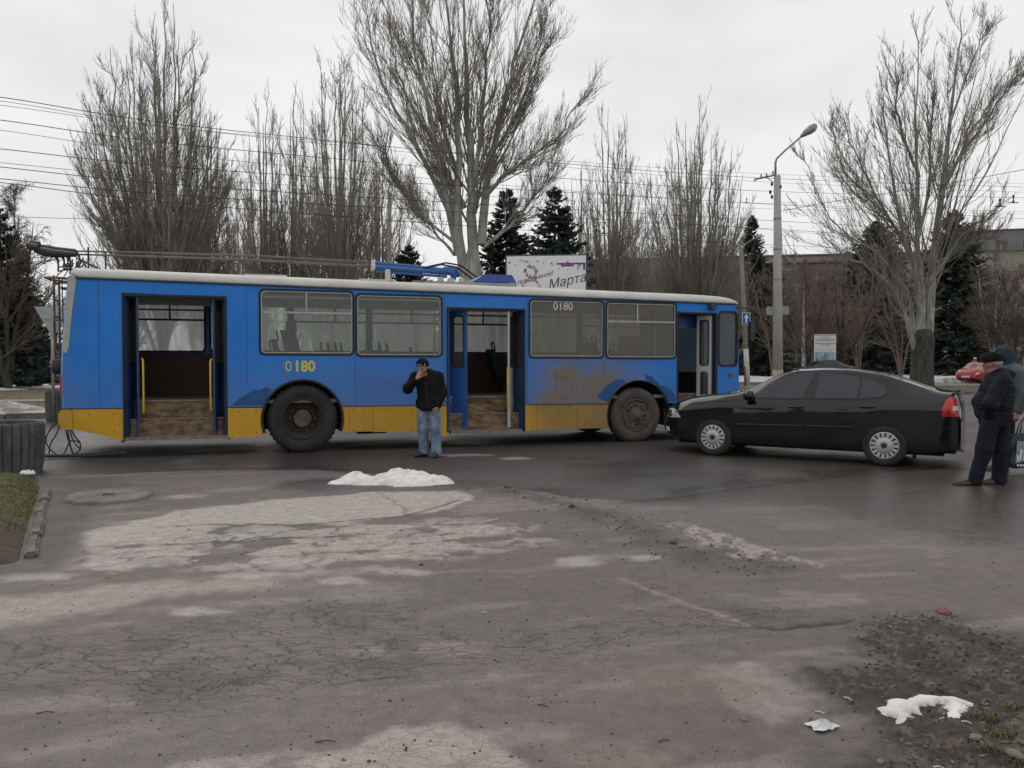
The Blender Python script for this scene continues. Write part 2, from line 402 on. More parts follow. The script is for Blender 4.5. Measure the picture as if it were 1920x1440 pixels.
# cracked plates below it
plate = reg([(150, 1025), (430, 985), (700, 980), (980, 975), (1040, 1010), (860, 1030), (560, 1058), (150, 1062)], 0.25, 1.2)
def worley(x, y, seed):
    ix, iy = np.floor(x).astype(np.int64), np.floor(y).astype(np.int64); d1 = np.full(x.shape, 9.); d2 = np.full(x.shape, 9.); cid = np.zeros(x.shape)
    for a in (-1, 0, 1):
        for b in (-1, 0, 1):
            sx_, sy_ = ix + a + _h(ix + a, iy + b, 1, seed), iy + b + _h(ix + a, iy + b, 2, seed); d = np.hypot(x - sx_, y - sy_); r_ = _h(ix + a, iy + b, 3, seed)
            nw = d < d1; d2 = np.where(nw, d1, np.minimum(d2, d)); cid = np.where(nw, r_, cid); d1 = np.where(nw, d, d1)
    return d2 - d1, cid
we, wc_ = worley(gx * 2.0 + (n2 - .5) * 1.0 + (n3 - .5) * .25, gy * 3.0 + (n2 - .5) * 1.0 - gx * .3, 17)
cell = smooth(0.34, 0.40, wc_ + (n1 - .5) * .7) * smooth(0.05, 0.13, we)
blend(plate * cell, light * (0.84 + .3 * wc_.mean()), 0.85); blend(plate * (1 - smooth(0.0, 0.06, we)), (0.07, 0.06, 0.053), 0.6); wear += 0.4 * plate
plate2 = reg([(420, 1000), (760, 985), (1000, 985), (1050, 1020), (900, 1040), (640, 1075), (380, 1075), (250, 1050)], 0.3, 1.4)
we2, wc2 = worley(gx * 3.6 + (n2 - .5) * 1.2, gy * 5.2 + (n3 - .5) * .8, 23); blend(plate2 * smooth(.55, .6, wc2 + (n1 - .5) * .6) * smooth(.05, .15, we2), light, 0.6); blend(plate2 * (1 - smooth(0.0, 0.05, we2)), (0.075, 0.065, 0.057), 0.45)
P3 = reg([(-60, 1175), (0, 1120), (120, 1108), (330, 1083), (500, 1092), (480, 1104), (300, 1128), (120, 1150), (0, 1172)], 0.12, 0.7)
blend(P3, yell, 0.9); wear += 0.2 * P3
for e in ((765, 1074, 75, 9), (640, 1089, 55, 10), (1082, 1052, 42, 9), (1210, 1045, 40, 7), (360, 1148, 70, 9), (300, 1035, 120, 9), (520, 1050, 90, 8), (60, 1082, 90, 10), (210, 1060, 90, 8), (340, 932, 50, 6), (730, 1012, 60, 6), (900, 1002, 60, 6), (965, 860, 40, 4), (870, 853, 50, 3), (480, 1078, 80, 6), (700, 1045, 60, 6)):
    blend(ell(*e), light, 0.68)
P5 = reg([(250, 1470), (330, 1432), (450, 1410), (640, 1405), (740, 1380), (830, 1372), (905, 1388), (960, 1415), (1010, 1445), (1000, 1500), (250, 1500)], 0.05, 0.45)
blend(P5, light * 0.9, 0.85); blend(P5 * smooth(0.6, 0.72, n2), asph, 0.7); wear += 0.2 * P5
blend(ell(1445, 1300, 100, 60), light, 0.42); blend(ell(1150, 1420, 150, 40), (0.22, 0.19, 0.14), 0.5); blend(ell(1250, 1290, 160, 40), (0.17, 0.13, 0.1), 0.5)
# alligator cracking across the yard
ck = [gp(a, b) for a, b in ((-300, 1255), (150, 1235), (420, 1195), (700, 1155), (900, 1120), (1150, 1095))]
wk = np.exp(-(line_d(gx, gy, ck) / 0.42) ** 2)
ck2 = [gp(a, b) for a, b in ((300, 1290), (700, 1240), (1000, 1205), (1250, 1170), (1450, 1150))]
wk2 = np.exp(-(line_d(gx, gy, ck2) / 0.3) ** 2)
wear += 1.1 * np.clip(wk + 0.8 * wk2, 0, 1) * smooth(0.36, 0.54, n1); blend(np.clip(wk + wk2, 0, 1) * smooth(0.5, 0.66, n2) * smooth(0.35, .6, n1), (0.082, 0.07, 0.06), 0.75)
wear += 0.15 * smooth(0.55, 0.7, n4)
hz += -0.012 * wk * n2
def crackline(pts, w, k=1.0, c=(0.045, 0.04, 0.036)):
    q = np.exp(-(np.abs(line_d(gx + (n2 - .5) * .16 + (n3 - .5) * .05, gy + (n2 - .5) * .2 + (n3 - .5) * .08, G(*pts))) / w) ** 2); blend(q, c, k); return q
hz -= 0.012 * crackline([(1392, 1173), (1450, 1176), (1520, 1168), (1602, 1159)], 0.024, 1.0, (0.018, 0.015, 0.013))
crackline([(300, 988), (420, 984), (560, 985), (760, 968), (830, 950), (860, 940)], 0.02)
crackline([(280, 1024), (430, 1015), (590, 1006), (700, 1003)], 0.018); crackline([(700, 925), (760, 960), (800, 985)], 0.012, .7)
crackline([(600, 1290), (700, 1272), (780, 1262)], 0.012, .8)
blend(np.exp(-(line_d(gx + (n3 - .5) * .08, gy, G((1165, 1083), (1230, 1110), (1310, 1140), (1400, 1172))) / 0.03) ** 2), light, 0.4)
# damp dark soil along the near left kerb
dl = reg([(78, 1070), (85, 960), (95, 905), (190, 895), (240, 925), (140, 985), (150, 1010), (95, 1060)], 0.2, 0.8); blend(dl, (0.06, 0.053, 0.048), 0.85)
hz += 0.02 * dl * (n3 - 0.4)
blend(ell(205, 940, 150, 26) * 0.6, (0.075, 0.068, 0.062))
BED = G((-1500, 885), (0, 893), (84, 893), (90, 920), (76, 968), (66, 1010), (60, 1050), (30, 1064), (-1500, 1080))
bedd = poly_sd(gx, gy, BED) + jit * .9; blend(1 - smooth(.0, .45, bedd), (0.078, 0.062, 0.048), .8)
# damp sheen on the right
wet = reg([(1190, 945), (1400, 916), (1650, 890), (1830, 878), (2300, 865), (2300, 1050), (1900, 1030), (1600, 960), (1420, 945)], 0.5, 1.2)
spk = smooth(0.5, 0.62, n3)
edge = np.exp(-((sd_ + 0.30) / 0.28) ** 2) * smooth(1.3, 2.4, gx) * (1 - smooth(6.0, 9.0, gx))
edge2 = np.exp(-((sd_ + 0.05) / 0.10) ** 2) * smooth(1.2, 2.2, gx) * (1 - smooth(7.0, 10.0, gx)); blend(edge * (0.35 + 0.65 * spk), (0.042, 0.036, 0.033), 0.95); blend(edge2, (0.03, 0.026, 0.024), .8); blend(wet, (0.085, 0.072, 0.066), 0.65); rough -= 0.40 * wet + 0.1 * edge
rough -= 0.20 * smooth(-1, 3, gx) * smooth(4.6, 8, gy) * (1 - beyond); blend(smooth(0, 3.5, gx) * smooth(4.8, 8, gy) * (1 - beyond), (0.098, 0.080, 0.072), .55)
rough -= 0.24 * beyond * smooth(0.35, 0.6, n1); rough -= 0.16 * smooth(0.56, 0.68, n4)
grain += 0.8 * edge
# dirt ridge running from the snow heap towards the right
RID = G((820, 902), (952, 925), (1085, 958), (1190, 992), (1270, 1030), (1345, 1052), (1440, 1066))
rd = line_d(gx + (n2 - .5) * .4, gy + (n2 - .5) * .4, RID); ridge = np.exp(-(rd / 0.26) ** 2)
blend(ridge * smooth(0.32, 0.6, n2 * .5 + n3 * .5 + .04), (0.062, 0.053, 0.046), 0.8); hz += 0.045 * ridge * np.clip(n3 - 0.3, 0, 1) * smooth(.3, .6, n1)
rough = rough + ridge * 0.15
# mud verge, bottom right
MUD = [(1585, 1172), (1660, 1152), (1760, 1150), (1860, 1185), (2000, 1225), (2400, 1330), (2400, 1800), (1640, 1800), (1640, 1450), (1690, 1400), (1630, 1340), (1560, 1300), (1540, 1262), (1640, 1240), (1600, 1215)]
mud = reg(MUD, 0.12, 1.1, -0.07); mud_soft = reg(MUD, 0.3, 0.9, 0.03)
blend(mud_soft, (0.085, 0.073, 0.062), 0.7); blend(mud, mudc, 0.92); blend(mud * smooth(0.54, 0.7, n2), (0.115, 0.095, 0.072), 0.8)
blend(mud * smooth(0.55, 0.66, fbm2(gx * 2, gy * 2, 4, 300)) * 0.6, (0.085, 0.085, 0.04), 0.8)
hz += mud * (0.002 + 0.062 * (fbm2(gx * 9, gy * 9, 5, 130, .6) - 0.42) + 0.03 * (n1 - .4)); rough = rough * (1 - mud) + mud * (0.95 - 0.35 * smooth(.5, .7, n1))
n5 = fbm2(gx * 26, gy * 22, 4, 350, .65); n6 = fbm2(gx * 13, gy * 17, 4, 360, .6)
blend(mud_soft * smooth(0.50, 0.60, n6), (0.030, 0.024, 0.019), 0.85); blend(mud * smooth(0.56, 0.66, n5), (0.15, 0.125, 0.10), 0.75)
wear *= 1 - mud; grain += 4.5 * mud + 1.5 * mud_soft; rough -= .25 * mud_soft * smooth(.5, .6, n6)
# worn paint bar
PB = reg([(1247, 988), (1270, 982), (1330, 992), (1400, 1015), (1475, 1038), (1545, 1062), (1530, 1066), (1440, 1047), (1400, 1050), (1340, 1030)], 0.03, 0.25)
chip = smooth(0.47, 0.60, fbm2(gx * 16, gy * 7, 4, 210, .75)); blend(PB * chip, (0.42, 0.37, 0.33), 0.62)
# very far part of the road
tint *= (1 - 0.10 * smooth(15, 30, gy) * (n1))[:, None]
rough = np.clip(rough, 0.16, 1.0); wear = np.clip(wear, 0, 1)
V = np.stack([gx, gy, hz], 1)
idx = np.arange(N).reshape(NR, NC)
F = np.stack([idx[:-1, :-1], idx[:-1, 1:], idx[1:, 1:], idx[1:, :-1]], -1).reshape(-1, 4)
fc = V[F].mean(1); keep = far_d(fc[:, 0], fc[:, 1]) < 0.15
# left grass bed and its kerb are cut out of the road sheet
BED = G((-1500, 885), (0, 893), (84, 893), (90, 920), (76, 968), (66, 1010), (60, 1050), (30, 1064), (-1500, 1080))
keep &= poly_sd(fc[:, 0], fc[:, 1], BED) > -0.22
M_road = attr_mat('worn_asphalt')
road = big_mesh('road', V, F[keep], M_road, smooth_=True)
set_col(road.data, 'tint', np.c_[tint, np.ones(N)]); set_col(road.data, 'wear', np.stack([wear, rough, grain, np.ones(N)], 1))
tag(road, kind='structure')
def road_z(x, y):
    i = int(np.argmin(np.abs(Ys - y))); j = int(np.argmin(np.abs(us * (Ys[i] + 1.0) - x))); return float(hz[i * NC + j])

# near left grass bed
bx, by = np.meshgrid(np.linspace(-12, -3.2, 150), np.linspace(5.3, 11.4, 120)); bx = bx.ravel(); by = by.ravel()
bz = 0.05 + 0.05 * fbm2(bx * 2, by * 2, 4, 5) + 0.03 * fbm2(bx * 9, by * 9, 3, 6)
bsd = poly_sd(bx, by, BED); bm_ = smooth(0.42, 0.62, fbm2(bx * 1.1, by * 1.1, 4, 8) + 0.12 * smooth(7.0, 9.0, by))
bt = np.array([0.10, 0.105, 0.035]) * bm_[:, None] + np.array([0.085, 0.062, 0.043]) * (1 - bm_[:, None])
bt *= (0.7 + 0.6 * fbm2(bx * 6, by * 6, 3, 9))[:, None]
ii = np.arange(len(bx)).reshape(120, 150); bF = np.stack([ii[:-1, :-1], ii[:-1, 1:], ii[1:, 1:], ii[1:, :-1]], -1).reshape(-1, 4)
bz = bz * smooth(0.02, 0.40, -bsd) - 0.012 * (1 - smooth(0.0, 0.2, -bsd)); bc = np.stack([bx, by, bz], 1); bz_ = bc[bF].mean(1); kk = poly_sd(bz_[:, 0], bz_[:, 1], BED) < -0.04
M_bed = attr_mat('verge_earth', cracks=False, bump=0.8)
bed = big_mesh('grass_bed', bc, bF[kk], M_bed, smooth_=True)
set_col(bed.data, 'tint', np.c_[bt, np.ones(len(bx))]); set_col(bed.data, 'wear', np.tile([0, 0.95, 2.0, 1], (len(bx), 1)))
tag(bed, kind='structure')

def grass_blades(name, pts, h, mat, w=0.006, parent=None, lean=0.5):
    """pts (n,3): one bent blade per point, joined"""
    n = len(pts); a = rng.uniform(0, 2 * PI, n); hh = h * rng.uniform(0.5, 1.3, n); ln = rng.uniform(0.1, 1, n) * lean
    d = np.stack([np.cos(a), np.sin(a), np.zeros(n)], 1); s = np.stack([-np.sin(a), np.cos(a), np.zeros(n)], 1) * w
    mid = pts + d * (ln * hh * 0.35)[:, None] + np.array([0, 0, 1]) * (hh * 0.6)[:, None]
    tip = pts + d * (ln * hh)[:, None] + np.array([0, 0, 1]) * (hh * (1 - 0.35 * ln))[:, None]
    V_ = np.concatenate([pts - s, pts + s, mid - s * .6, mid + s * .6, tip]); k = np.arange(n)
    T = np.concatenate([np.stack([k, k + n, k + 3 * n], 1), np.stack([k, k + 3 * n, k + 2 * n], 1), np.stack([k + 2 * n, k + 3 * n, k + 4 * n], 1)])
    return big_mesh(name, V_, T, mat, parent)
M_grass = pm('grass_blade', (0.075, 0.082, 0.026), 0.8, col2=(0.17, 0.14, 0.065), scale=2.5)
q = rng.uniform([-9, 5.7], [-3.5, 10.6], (60000, 2)); qs = poly_sd(q[:, 0], q[:, 1], BED)
qk = (qs < -0.08) & (fbm2(q[:, 0] * 1.1, q[:, 1] * 1.1, 4, 8) + 0.12 * smooth(7.0, 9.0, q[:, 1]) > 0.50 + rng.uniform(-.09, .09, len(q)))
q = q[qk][:16000]; qz = (0.05 + 0.05 * fbm2(q[:, 0] * 2, q[:, 1] * 2, 4, 5)) * smooth(0.02, 0.4, -poly_sd(q[:, 0], q[:, 1], BED))
tag(grass_blades('grass', np.c_[q, qz], 0.035, M_grass, 0.005), 'short olive green grass growing in the kerbed bed at the left edge', 'grass', kind='stuff')
# scattered weeds in the mud
q = np.concatenate([rng.normal(gp(px, py), (sx_, sy_), (k, 2)) for px, py, sx_, sy_, k in ((1850, 1352, .030, .022, 130), (1882, 1378, .030, .025, 130), (1862, 1418, .025, .02, 90), (1765, 1298, .02, .01, 25), (1905, 1336, .04, .03, 60), (1790, 1410, .05, .04, 30), (1912, 1432, .03, .03, 80), (1860, 1260, .12, .06, 25))])
qz = np.array([road_z(*p) for p in q])
tag(grass_blades('weeds', np.c_[q, qz], 0.028, M_grass, 0.0022, lean=1.6), 'sparse green weeds sprouting from the mud in the bottom right corner', 'weeds', kind='stuff')

# kerb stones of the near bed: single stones, children of the bed
M_kerb = pm('kerb_concrete', (0.085, 0.076, 0.066), 0.9, col2=(0.20, 0.18, 0.155), scale=7, bump=0.6, bscale=30)
kp = [np.array(gp(*p)) for p in ((92, 905), (90, 922), (77, 966), (67, 1010), (61, 1047))]
def stone_mesh(L_, w, h, name='kerb_stone'):
    m_ = MB().box((-L_ / 2, -w / 2, -0.1), (L_ / 2, w / 2, h)); return m_
def kerb_run(p, q_, n, w, h, parent, m, jitter=0.012, name='kerb_stone'):
    d = q_ - p; ang = math.atan2(d[1], d[0]); Ls = np.linalg.norm(d) / n
    for i in range(n):
        c = p + d * (i + 0.5) / n
        o = stone_mesh(Ls - 0.015, w, h).build(name, m, parent, bevel=0.02)
        o.location = (c[0] + random.uniform(-jitter, jitter), c[1] + random.uniform(-jitter, jitter), random.uniform(-.02, .008))
        o.rotation_euler = (random.uniform(-.03, .03), random.uniform(-.02, .02), ang + random.uniform(-.02, .02))
for a, b, n in ((kp[1], kp[2], 2), (kp[2], kp[3], 2), (kp[3], kp[4], 1)): kerb_run(a, b, n, 0.095, 0.055, bed, M_kerb)

# far side of the road: kerb stones, raised verge
fk = empty('far_kerb', (0, 0, 0)); tag(fk, kind='structure')
M_kerb2 = pm('far_kerb_concrete', (0.09, 0.082, 0.075), 0.9, col2=(0.20, 0.185, 0.165), scale=3)
st = MB().box((-0.49, -0.08, -0.1), (0.49, 0.08, 0.14)).build('kerb_stone', M_kerb2, fk, bevel=0.02)
kang = math.atan2(KD[1], KD[0]); first = True
for t in np.arange(-6, 70, 1.0):
    p = KA + KD * t
    o = st if first else st.copy()
    if not first: COL.objects.link(o)
    first = False
    o.location = (p[0], p[1], random.uniform(-.02, .02)); o.rotation_euler = (0, 0, kang + random.uniform(-.01, .01))
def verge_z(d): return 0.12 + 0.05 * smooth(0, 6, d)
vd = np.concatenate([np.linspace(0.1, 6, 30), np.linspace(6.3, 30, 50), np.linspace(32, 140, 30)]); vt = np.linspace(-60, 150, 240)
TT, DD = np.meshgrid(vt, vd); vx = (KA[0] + KD[0] * TT + KN[0] * DD).ravel(); vy = (KA[1] + KD[1] * TT + KN[1] * DD).ravel(); dd = DD.ravel()
vz = verge_z(dd) + 0.05 * (fbm2(vx * .7, vy * .7, 4, 15) - .5)
va = smooth(0.4, 0.62, fbm2(vx * .3, vy * .3, 5, 16)); vb = fbm2(vx * 2, vy * 2, 3, 18)
vcol = np.array([0.14, 0.125, 0.055]) * va[:, None] + np.array([0.155, 0.118, 0.07]) * (1 - va[:, None]); vcol *= (0.6 + 0.8 * vb)[:, None]
ed = (1 - smooth(0.0, 1.2, dd + (vb - .5))); vcol = vcol * (1 - ed[:, None] * .7) + np.array([0.085, 0.075, 0.06]) * ed[:, None] * .7
vi = np.arange(len(vx)).reshape(len(vd), len(vt)); vF = np.stack([vi[:-1, :-1], vi[:-1, 1:], vi[1:, 1:], vi[1:, :-1]], -1).reshape(-1, 4)
verge = big_mesh('verge', np.stack([vx, vy, vz], 1), vF, M_bed, smooth_=True)
set_col(verge.data, 'tint', np.c_[vcol, np.ones(len(vx))]); set_col(verge.data, 'wear', np.tile([0, 0.95, 1.5, 1], (len(vx), 1))); tag(verge, kind='structure')
q = rng.uniform([-30, 0.2], [75, 26], (26000, 2)); qx = KA[0] + KD[0] * q[:, 0] + KN[0] * q[:, 1]; qy = KA[1] + KD[1] * q[:, 0] + KN[1] * q[:, 1]
qk = fbm2(qx * .3, qy * .3, 5, 16) > 0.38
M_dry = pm('dry_grass_blade', (0.12, 0.105, 0.045), 0.9, col2=(0.22, 0.175, 0.095), scale=0.8)
tag(grass_blades('grass', np.stack([qx, qy, verge_z(q[:, 1])], 1)[qk], 0.07, M_dry, 0.012, lean=.9), 'brown and olive winter grass on the verge across the road', 'grass', kind='stuff')

def sheet(name, pts, z, m, kind='structure', sub=6, rag=0.25, seed=0):
    """flat ragged sheet from a polygon in ground metres"""
    P = np.array(pts, float); n = len(P); out = []
    for i in range(n):
        a, b = P[i], P[(i + 1) % n]
        for k in range(sub):
            t = k / sub; p = a + (b - a) * t
            out.append(p + (np.array([fbm2(p[:1] * .9, p[1:] * .9, 3, seed)[0], fbm2(p[1:] * .9, p[:1] * .9, 3, seed + 5)[0]]) - .5) * 2 * rag)
    m_ = MB(); tri = tessellate_polygon([[Vector((p[0], p[1], 0)) for p in out]])
    fs = []
    for t in tri:
        a, b, c = (out[i] for i in t)
        fs.append(tuple(t) if (b[0] - a[0]) * (c[1] - a[1]) - (b[1] - a[1]) * (c[0] - a[0]) > 0 else tuple(reversed(t)))
    m_.add([(p[0], p[1], z) for p in out], fs)
    return tag(m_.build(name, m), kind=kind)
def fv(t, d): return tuple(KA + KD * t + KN * d)
M_path = pm('footpath_concrete', (0.20, 0.185, 0.165), 0.85, col2=(0.30, 0.28, 0.25), scale=1.5)
sheet('footpath', [fv(-40, 7.0), fv(0, 6.6), fv(10, 6.6), fv(10, 8.6), fv(0, 8.6), fv(-40, 9.2)], 0.20, M_path, rag=.1)
M_side = pm('side_road_asphalt', (0.15, 0.135, 0.125), 0.7, col2=(0.22, 0.20, 0.18), scale=.8)
sheet('side_road', [fv(33, 5.5), fv(55, 4.5), fv(95, 4.5), fv(95, 10.5), fv(55, 10.5), fv(33, 10.0)], 0.20, M_side, rag=.15)
M_snow = pm('snow', (0.66, 0.64, 0.63), 0.75, col2=(0.80, 0.79, 0.79), scale=3, bump=0.5, bscale=9)
M_dirty = pm('dirty_snow', (0.20, 0.18, 0.155), 0.95, col2=(0.50, 0.48, 0.45), scale=2.2, bump=0.8, bscale=6, lo=.42, hi=.6)
# ================================================================== TREES
def norm(a): return a / (np.linalg.norm(a, axis=-1, keepdims=True) + 1e-12)
def tubes_np(P, R, sides):
    """P (B,n,3), R (B,n): B tapered tubes -> vertices, quads"""
    B, n, _ = P.shape
    T = np.empty_like(P); T[:, 1:-1] = P[:, 2:] - P[:, :-2]; T[:, 0] = P[:, 1] - P[:, 0]; T[:, -1] = P[:, -1] - P[:, -2]; T = norm(T)
    ref = np.where(np.abs(T[:, :1, 2:3]) > 0.9, np.array([1., 0, 0]), np.array([0, 0, 1.])) * np.ones((1, n, 1))
    A = norm(np.cross(T, ref)); Bv = np.cross(A, T)
    th = 2 * PI * np.arange(sides) / sides
    V = P[:, :, None] + (A[:, :, None] * np.cos(th)[:, None] + Bv[:, :, None] * np.sin(th)[:, None]) * R[:, :, None, None]
    V = V.reshape(-1, 3)
    b = (np.arange(B) * n * sides)[:, None, None]; i = (np.arange(n - 1) * sides)[None, :, None]; j = np.arange(sides)[None, None]; j2 = (j + 1) % sides
    F = np.stack(np.broadcast_arrays(b + i + j, b + i + j2, b + i + sides + j2, b + i + sides + j), -1).reshape(-1, 4)
    return V, F
def grow(P, R, nchild, t0, t1, ang, lratio, trop, wig, nseg, rr, rmin, out_bias=0.0, droop=0.0, axis=None, lpow=0.6, lmin=0.0):
    """children of the branches P, R; lratio times the parent's length, shorter towards the tip"""
    B, n, _ = P.shape; tot = B * nchild
    par = np.repeat(np.arange(B), nchild); t = (t0 + (t1 - t0) * (1 - (1 - rng.random(tot)) ** 0.72)) * (n - 1)
    i = np.minimum(t.astype(int), n - 2); f = (t - i)[:, None]
    p0 = P[par, i] * (1 - f) + P[par, i + 1] * f; T = norm(P[par, i + 1] - P[par, i])
    r0 = R[par, i] * (1 - f[:, 0]) + R[par, i + 1] * f[:, 0]
    plen = np.linalg.norm(np.diff(P, axis=1), axis=2).sum(1)[par]; tt = t / (n - 1)
    rnd = norm(rng.normal(size=(tot, 3)));
    if out_bias and axis is not None:
        o = p0 - np.asarray(axis); o[:, 2] = 0; rnd = norm(rnd + out_bias * norm(o))
    side = norm(rnd - (rnd * T).sum(1, keepdims=True) * T)
    a = rng.normal(ang, ang * 0.3, tot)[:, None]; d = norm(T * np.cos(a) + side * np.sin(a))
    ln = np.maximum(plen * lratio * (1 - tt) ** lpow * rng.uniform(0.5, 1.25, tot), lmin * rng.uniform(.6, 1.3, tot))
    pts = [p0]; st = (ln / (nseg - 1))[:, None]; p = p0
    for k in range(nseg - 1):
        d = norm(d + np.array([0, 0, 1.0]) * (trop - droop * k) / (nseg - 1) + rng.normal(0, wig, (tot, 3))); p = p + d * st; pts.append(p)
    Pc = np.stack(pts, 1); rb = np.maximum(r0 * rr, rmin * 1.3)
    Rc = rb[:, None] * (1 - np.linspace(0, 1, nseg) ** 1.0 * 0.75)[None]; Rc = np.maximum(Rc, rmin * np.linspace(1, .55, nseg)[None])
    return Pc, Rc
def resample(pts, n):
    """smooth polyline (x,y,z,r) -> n samples, Catmull-Rom"""
    Q = np.array(pts, float); Q = np.concatenate([[2 * Q[0] - Q[1]], Q, [2 * Q[-1] - Q[-2]]]); m = len(Q) - 3
    out = []
    for s in np.linspace(0, m - 1e-6, n):
        i = int(s); f = s - i; a, b, c, d = Q[i:i + 4]
        out.append(0.5 * (2 * b + (c - a) * f + (2 * a - 5 * b + 4 * c - d) * f * f + (3 * b - a - 3 * c + d) * f ** 3))
    return np.array(out)
M_bark = pm('poplar_bark', (0.165, 0.158, 0.136), 0.9, col2=(0.42, 0.405, 0.36), scale=2.2, bump=0.8, bscale=14, stretch=(2, 2, 0.5))
M_barkdark = pm('old_bark', (0.028, 0.025, 0.022), 0.95, col2=(0.10, 0.092, 0.08), scale=5, bump=1.0, bscale=16, stretch=(2, 2, 0.35))
M_twig = pm('poplar_twig', (0.185, 0.165, 0.140), 0.9, col2=(0.345, 0.316, 0.272), scale=0.8)
M_twigd = pm('far_twig', (0.20, 0.178, 0.156), 0.9, col2=(0.355, 0.322, 0.285), scale=0.5)
M_brown = pm('shrub_twig', (0.15, 0.115, 0.092), 0.9, col2=(0.28, 0.222, 0.180), scale=0.6)
M_birch = pm('birch_bark', (0.05, 0.045, 0.04), 0.85, col2=(0.55, 0.53, 0.49), scale=3.0, stretch=(1, 1, 3.0), lo=.36, hi=.46)
M_birtw = pm('birch_twig', (0.095, 0.075, 0.066), 0.9, col2=(0.18, 0.145, 0.13), scale=0.6)

def cat(vf):
    V = []; F = []; b = 0
    for v, f in vf: V.append(v); F.append(f + b); b += len(v)
    return np.concatenate(V), np.concatenate(F)
def poplar(base, limbs, label, trunk=None, group=None, n2=18, n3=8, n4=3, rmin=0.006, tw=None, limb_parts=True, name='poplar_tree', l2=0.5, l3=0.42, axis=None, limb_sides=9, bark=None, rs=1.0, tbark=None):
    """limbs: list of polylines (x,y,z,r) in metres, world; children fill the crown"""
    root = empty(name, base, label=label, cat='tree', group=group); base = np.array(base)
    LP = [resample(l, 18) for l in limbs]
    P = np.stack([l[:, :3] - base for l in LP]); R = np.stack([np.maximum(l[:, 3] * rs, 0.012) for l in LP])
    w = rng.normal(0, 0.05, P.shape); w[:, 0] = 0; P = P + w * np.linspace(0.2, 1.4, 18)[None, :, None]
    if trunk:
        tk = resample(trunk, 12); tp = (tk[:, :3] - base)[None]; V_, F_ = tubes_np(tp, tk[None, :, 3], 18)
        a = np.arctan2(V_[:, 1], V_[:, 0]); k = 1 + 0.12 * (fbm3(np.cos(a) * 2, np.sin(a) * 2, V_[:, 2] * .8, 3, 9) - .5) * 2
        c = tp[0][np.repeat(np.arange(12), 18)]; V_ = c + (V_ - c) * k[:, None]
        big_mesh('trunk', V_, F_, tbark or (M_barkdark if trunk[0][3] > 0.3 and limb_parts else (bark or M_bark)), root, True)
    if limb_parts:
        for i in range(len(limbs)):
            V_, F_ = tubes_np(P[i:i + 1], R[i:i + 1], 12); big_mesh('limb', V_, F_, bark or M_bark, root, True)
    else:
        V_, F_ = tubes_np(P, R, limb_sides); big_mesh('limbs', V_, F_, bark or M_bark, root, True)
    ax0 = np.array([0, 0, 0.])
    P2, R2 = grow(P, R, n2, 0.12, 0.97, 0.50, l2, 0.85, 0.055, 9, 0.27, rmin * 1.5, 0.5, 0, ax0, 0.62, 1.2)
    P3, R3 = grow(P2, R2, n3, 0.08, 0.98, 0.45, l3, 0.75, 0.06, 6, 0.5, rmin * 1.05, 0.25, 0, ax0, 0.6, 0.7)
    vf = [tubes_np(P2, R2, 5), tubes_np(P3, R3, 3)]
    if n4:
        P4, R4 = grow(P3, R3, n4, 0.1, 0.98, 0.38, 0.55, 0.7, 0.06, 4, 0.6, rmin, 0, 0, None, 0.5, 0.3); vf.append(tubes_np(P4, R4, 3))
    V_, F_ = cat(vf); big_mesh('crown', V_, F_, tw or M_twig, root)
    return root
def pxl(Y, pts, dy=0.0, bend=0.0):
    """limb drawn through surveyed sight lines at depth Y; dy: how far it leans towards or away by its tip"""
    out = []; n = len(pts)
    for i, (a, b, r) in enumerate(pts):
        p = at(a, b, Y + dy * (i / (n - 1)) ** 1.3); out.append((p[0], p[1], p[2], r))
    return out

# --- the great poplar behind the trolleybus
Z = lambda x, y: (440 + x / 2.572, y / 2.572)
def ZL(pts): return [(*Z(x, y), r) for x, y, r in pts]
YC = 31.0
cl = [
 (0.5, [(1165, 1330, .50), (1140, 1050, .42), (1145, 850, .33), (1120, 500, .24), (1110, 250, .15), (1100, -60, .07), (1098, -220, .02)]),
 (-0.8, [(1105, 1330, .44), (1075, 1050, .36), (1080, 800, .28), (1070, 450, .20), (1040, 200, .12), (1000, -60, .05), (985, -200, .02)]),
 (1.5, [(1190, 1180, .40), (1230, 800, .31), (1300, 520, .22), (1350, 300, .14), (1440, 40, .07), (1465, -120, .02)]),
 (-1.5, [(1080, 1230, .34), (1000, 850, .25), (930, 500, .17), (870, 250, .10), (850, 0, .05), (845, -120, .02)]),
 (2.0, [(1085, 1120, .28), (900, 750, .19), (750, 480, .12), (670, 260, .07), (640, 20, .03), (632, -60, .015)]),
 (-2.0, [(1070, 1180, .15), (890, 1030, .10), (800, 900, .06), (735, 790, .035), (710, 690, .012)]),
 (-2.5, [(1200, 960, .22), (1290, 850, .16), (1420, 760, .11), (1580, 640, .07), (1690, 420, .02)]),
 (2.5, [(1200, 1190, .20), (1330, 1090, .14), (1430, 970, .08), (1520, 840, .045), (1560, 700, .015)]),
 (2.2, [(1060, 1230, .14), (960, 1110, .09), (890, 1030, .055), (830, 970, .03), (800, 890, .012)]),
 (3.0, [(1110, 1000, .22), (960, 700, .15), (840, 470, .10), (770, 250, .06), (745, 60, .02)]),
 (-3.0, [(1150, 900, .20), (1190, 600, .15), (1210, 350, .10), (1230, 100, .05), (1235, -90, .02)]),
 (-3.0, [(1190, 820, .18), (1310, 640, .12), (1410, 430, .08), (1465, 230, .04), (1480, 120, .02)]),
 (3.2, [(1090, 900, .18), (1000, 600, .13), (960, 330, .08), (940, 100, .04), (935, -60, .02)]),
]
b0 = at(*Z(1125, 1500), YC); b0 = (b0[0], b0[1], 0.25)
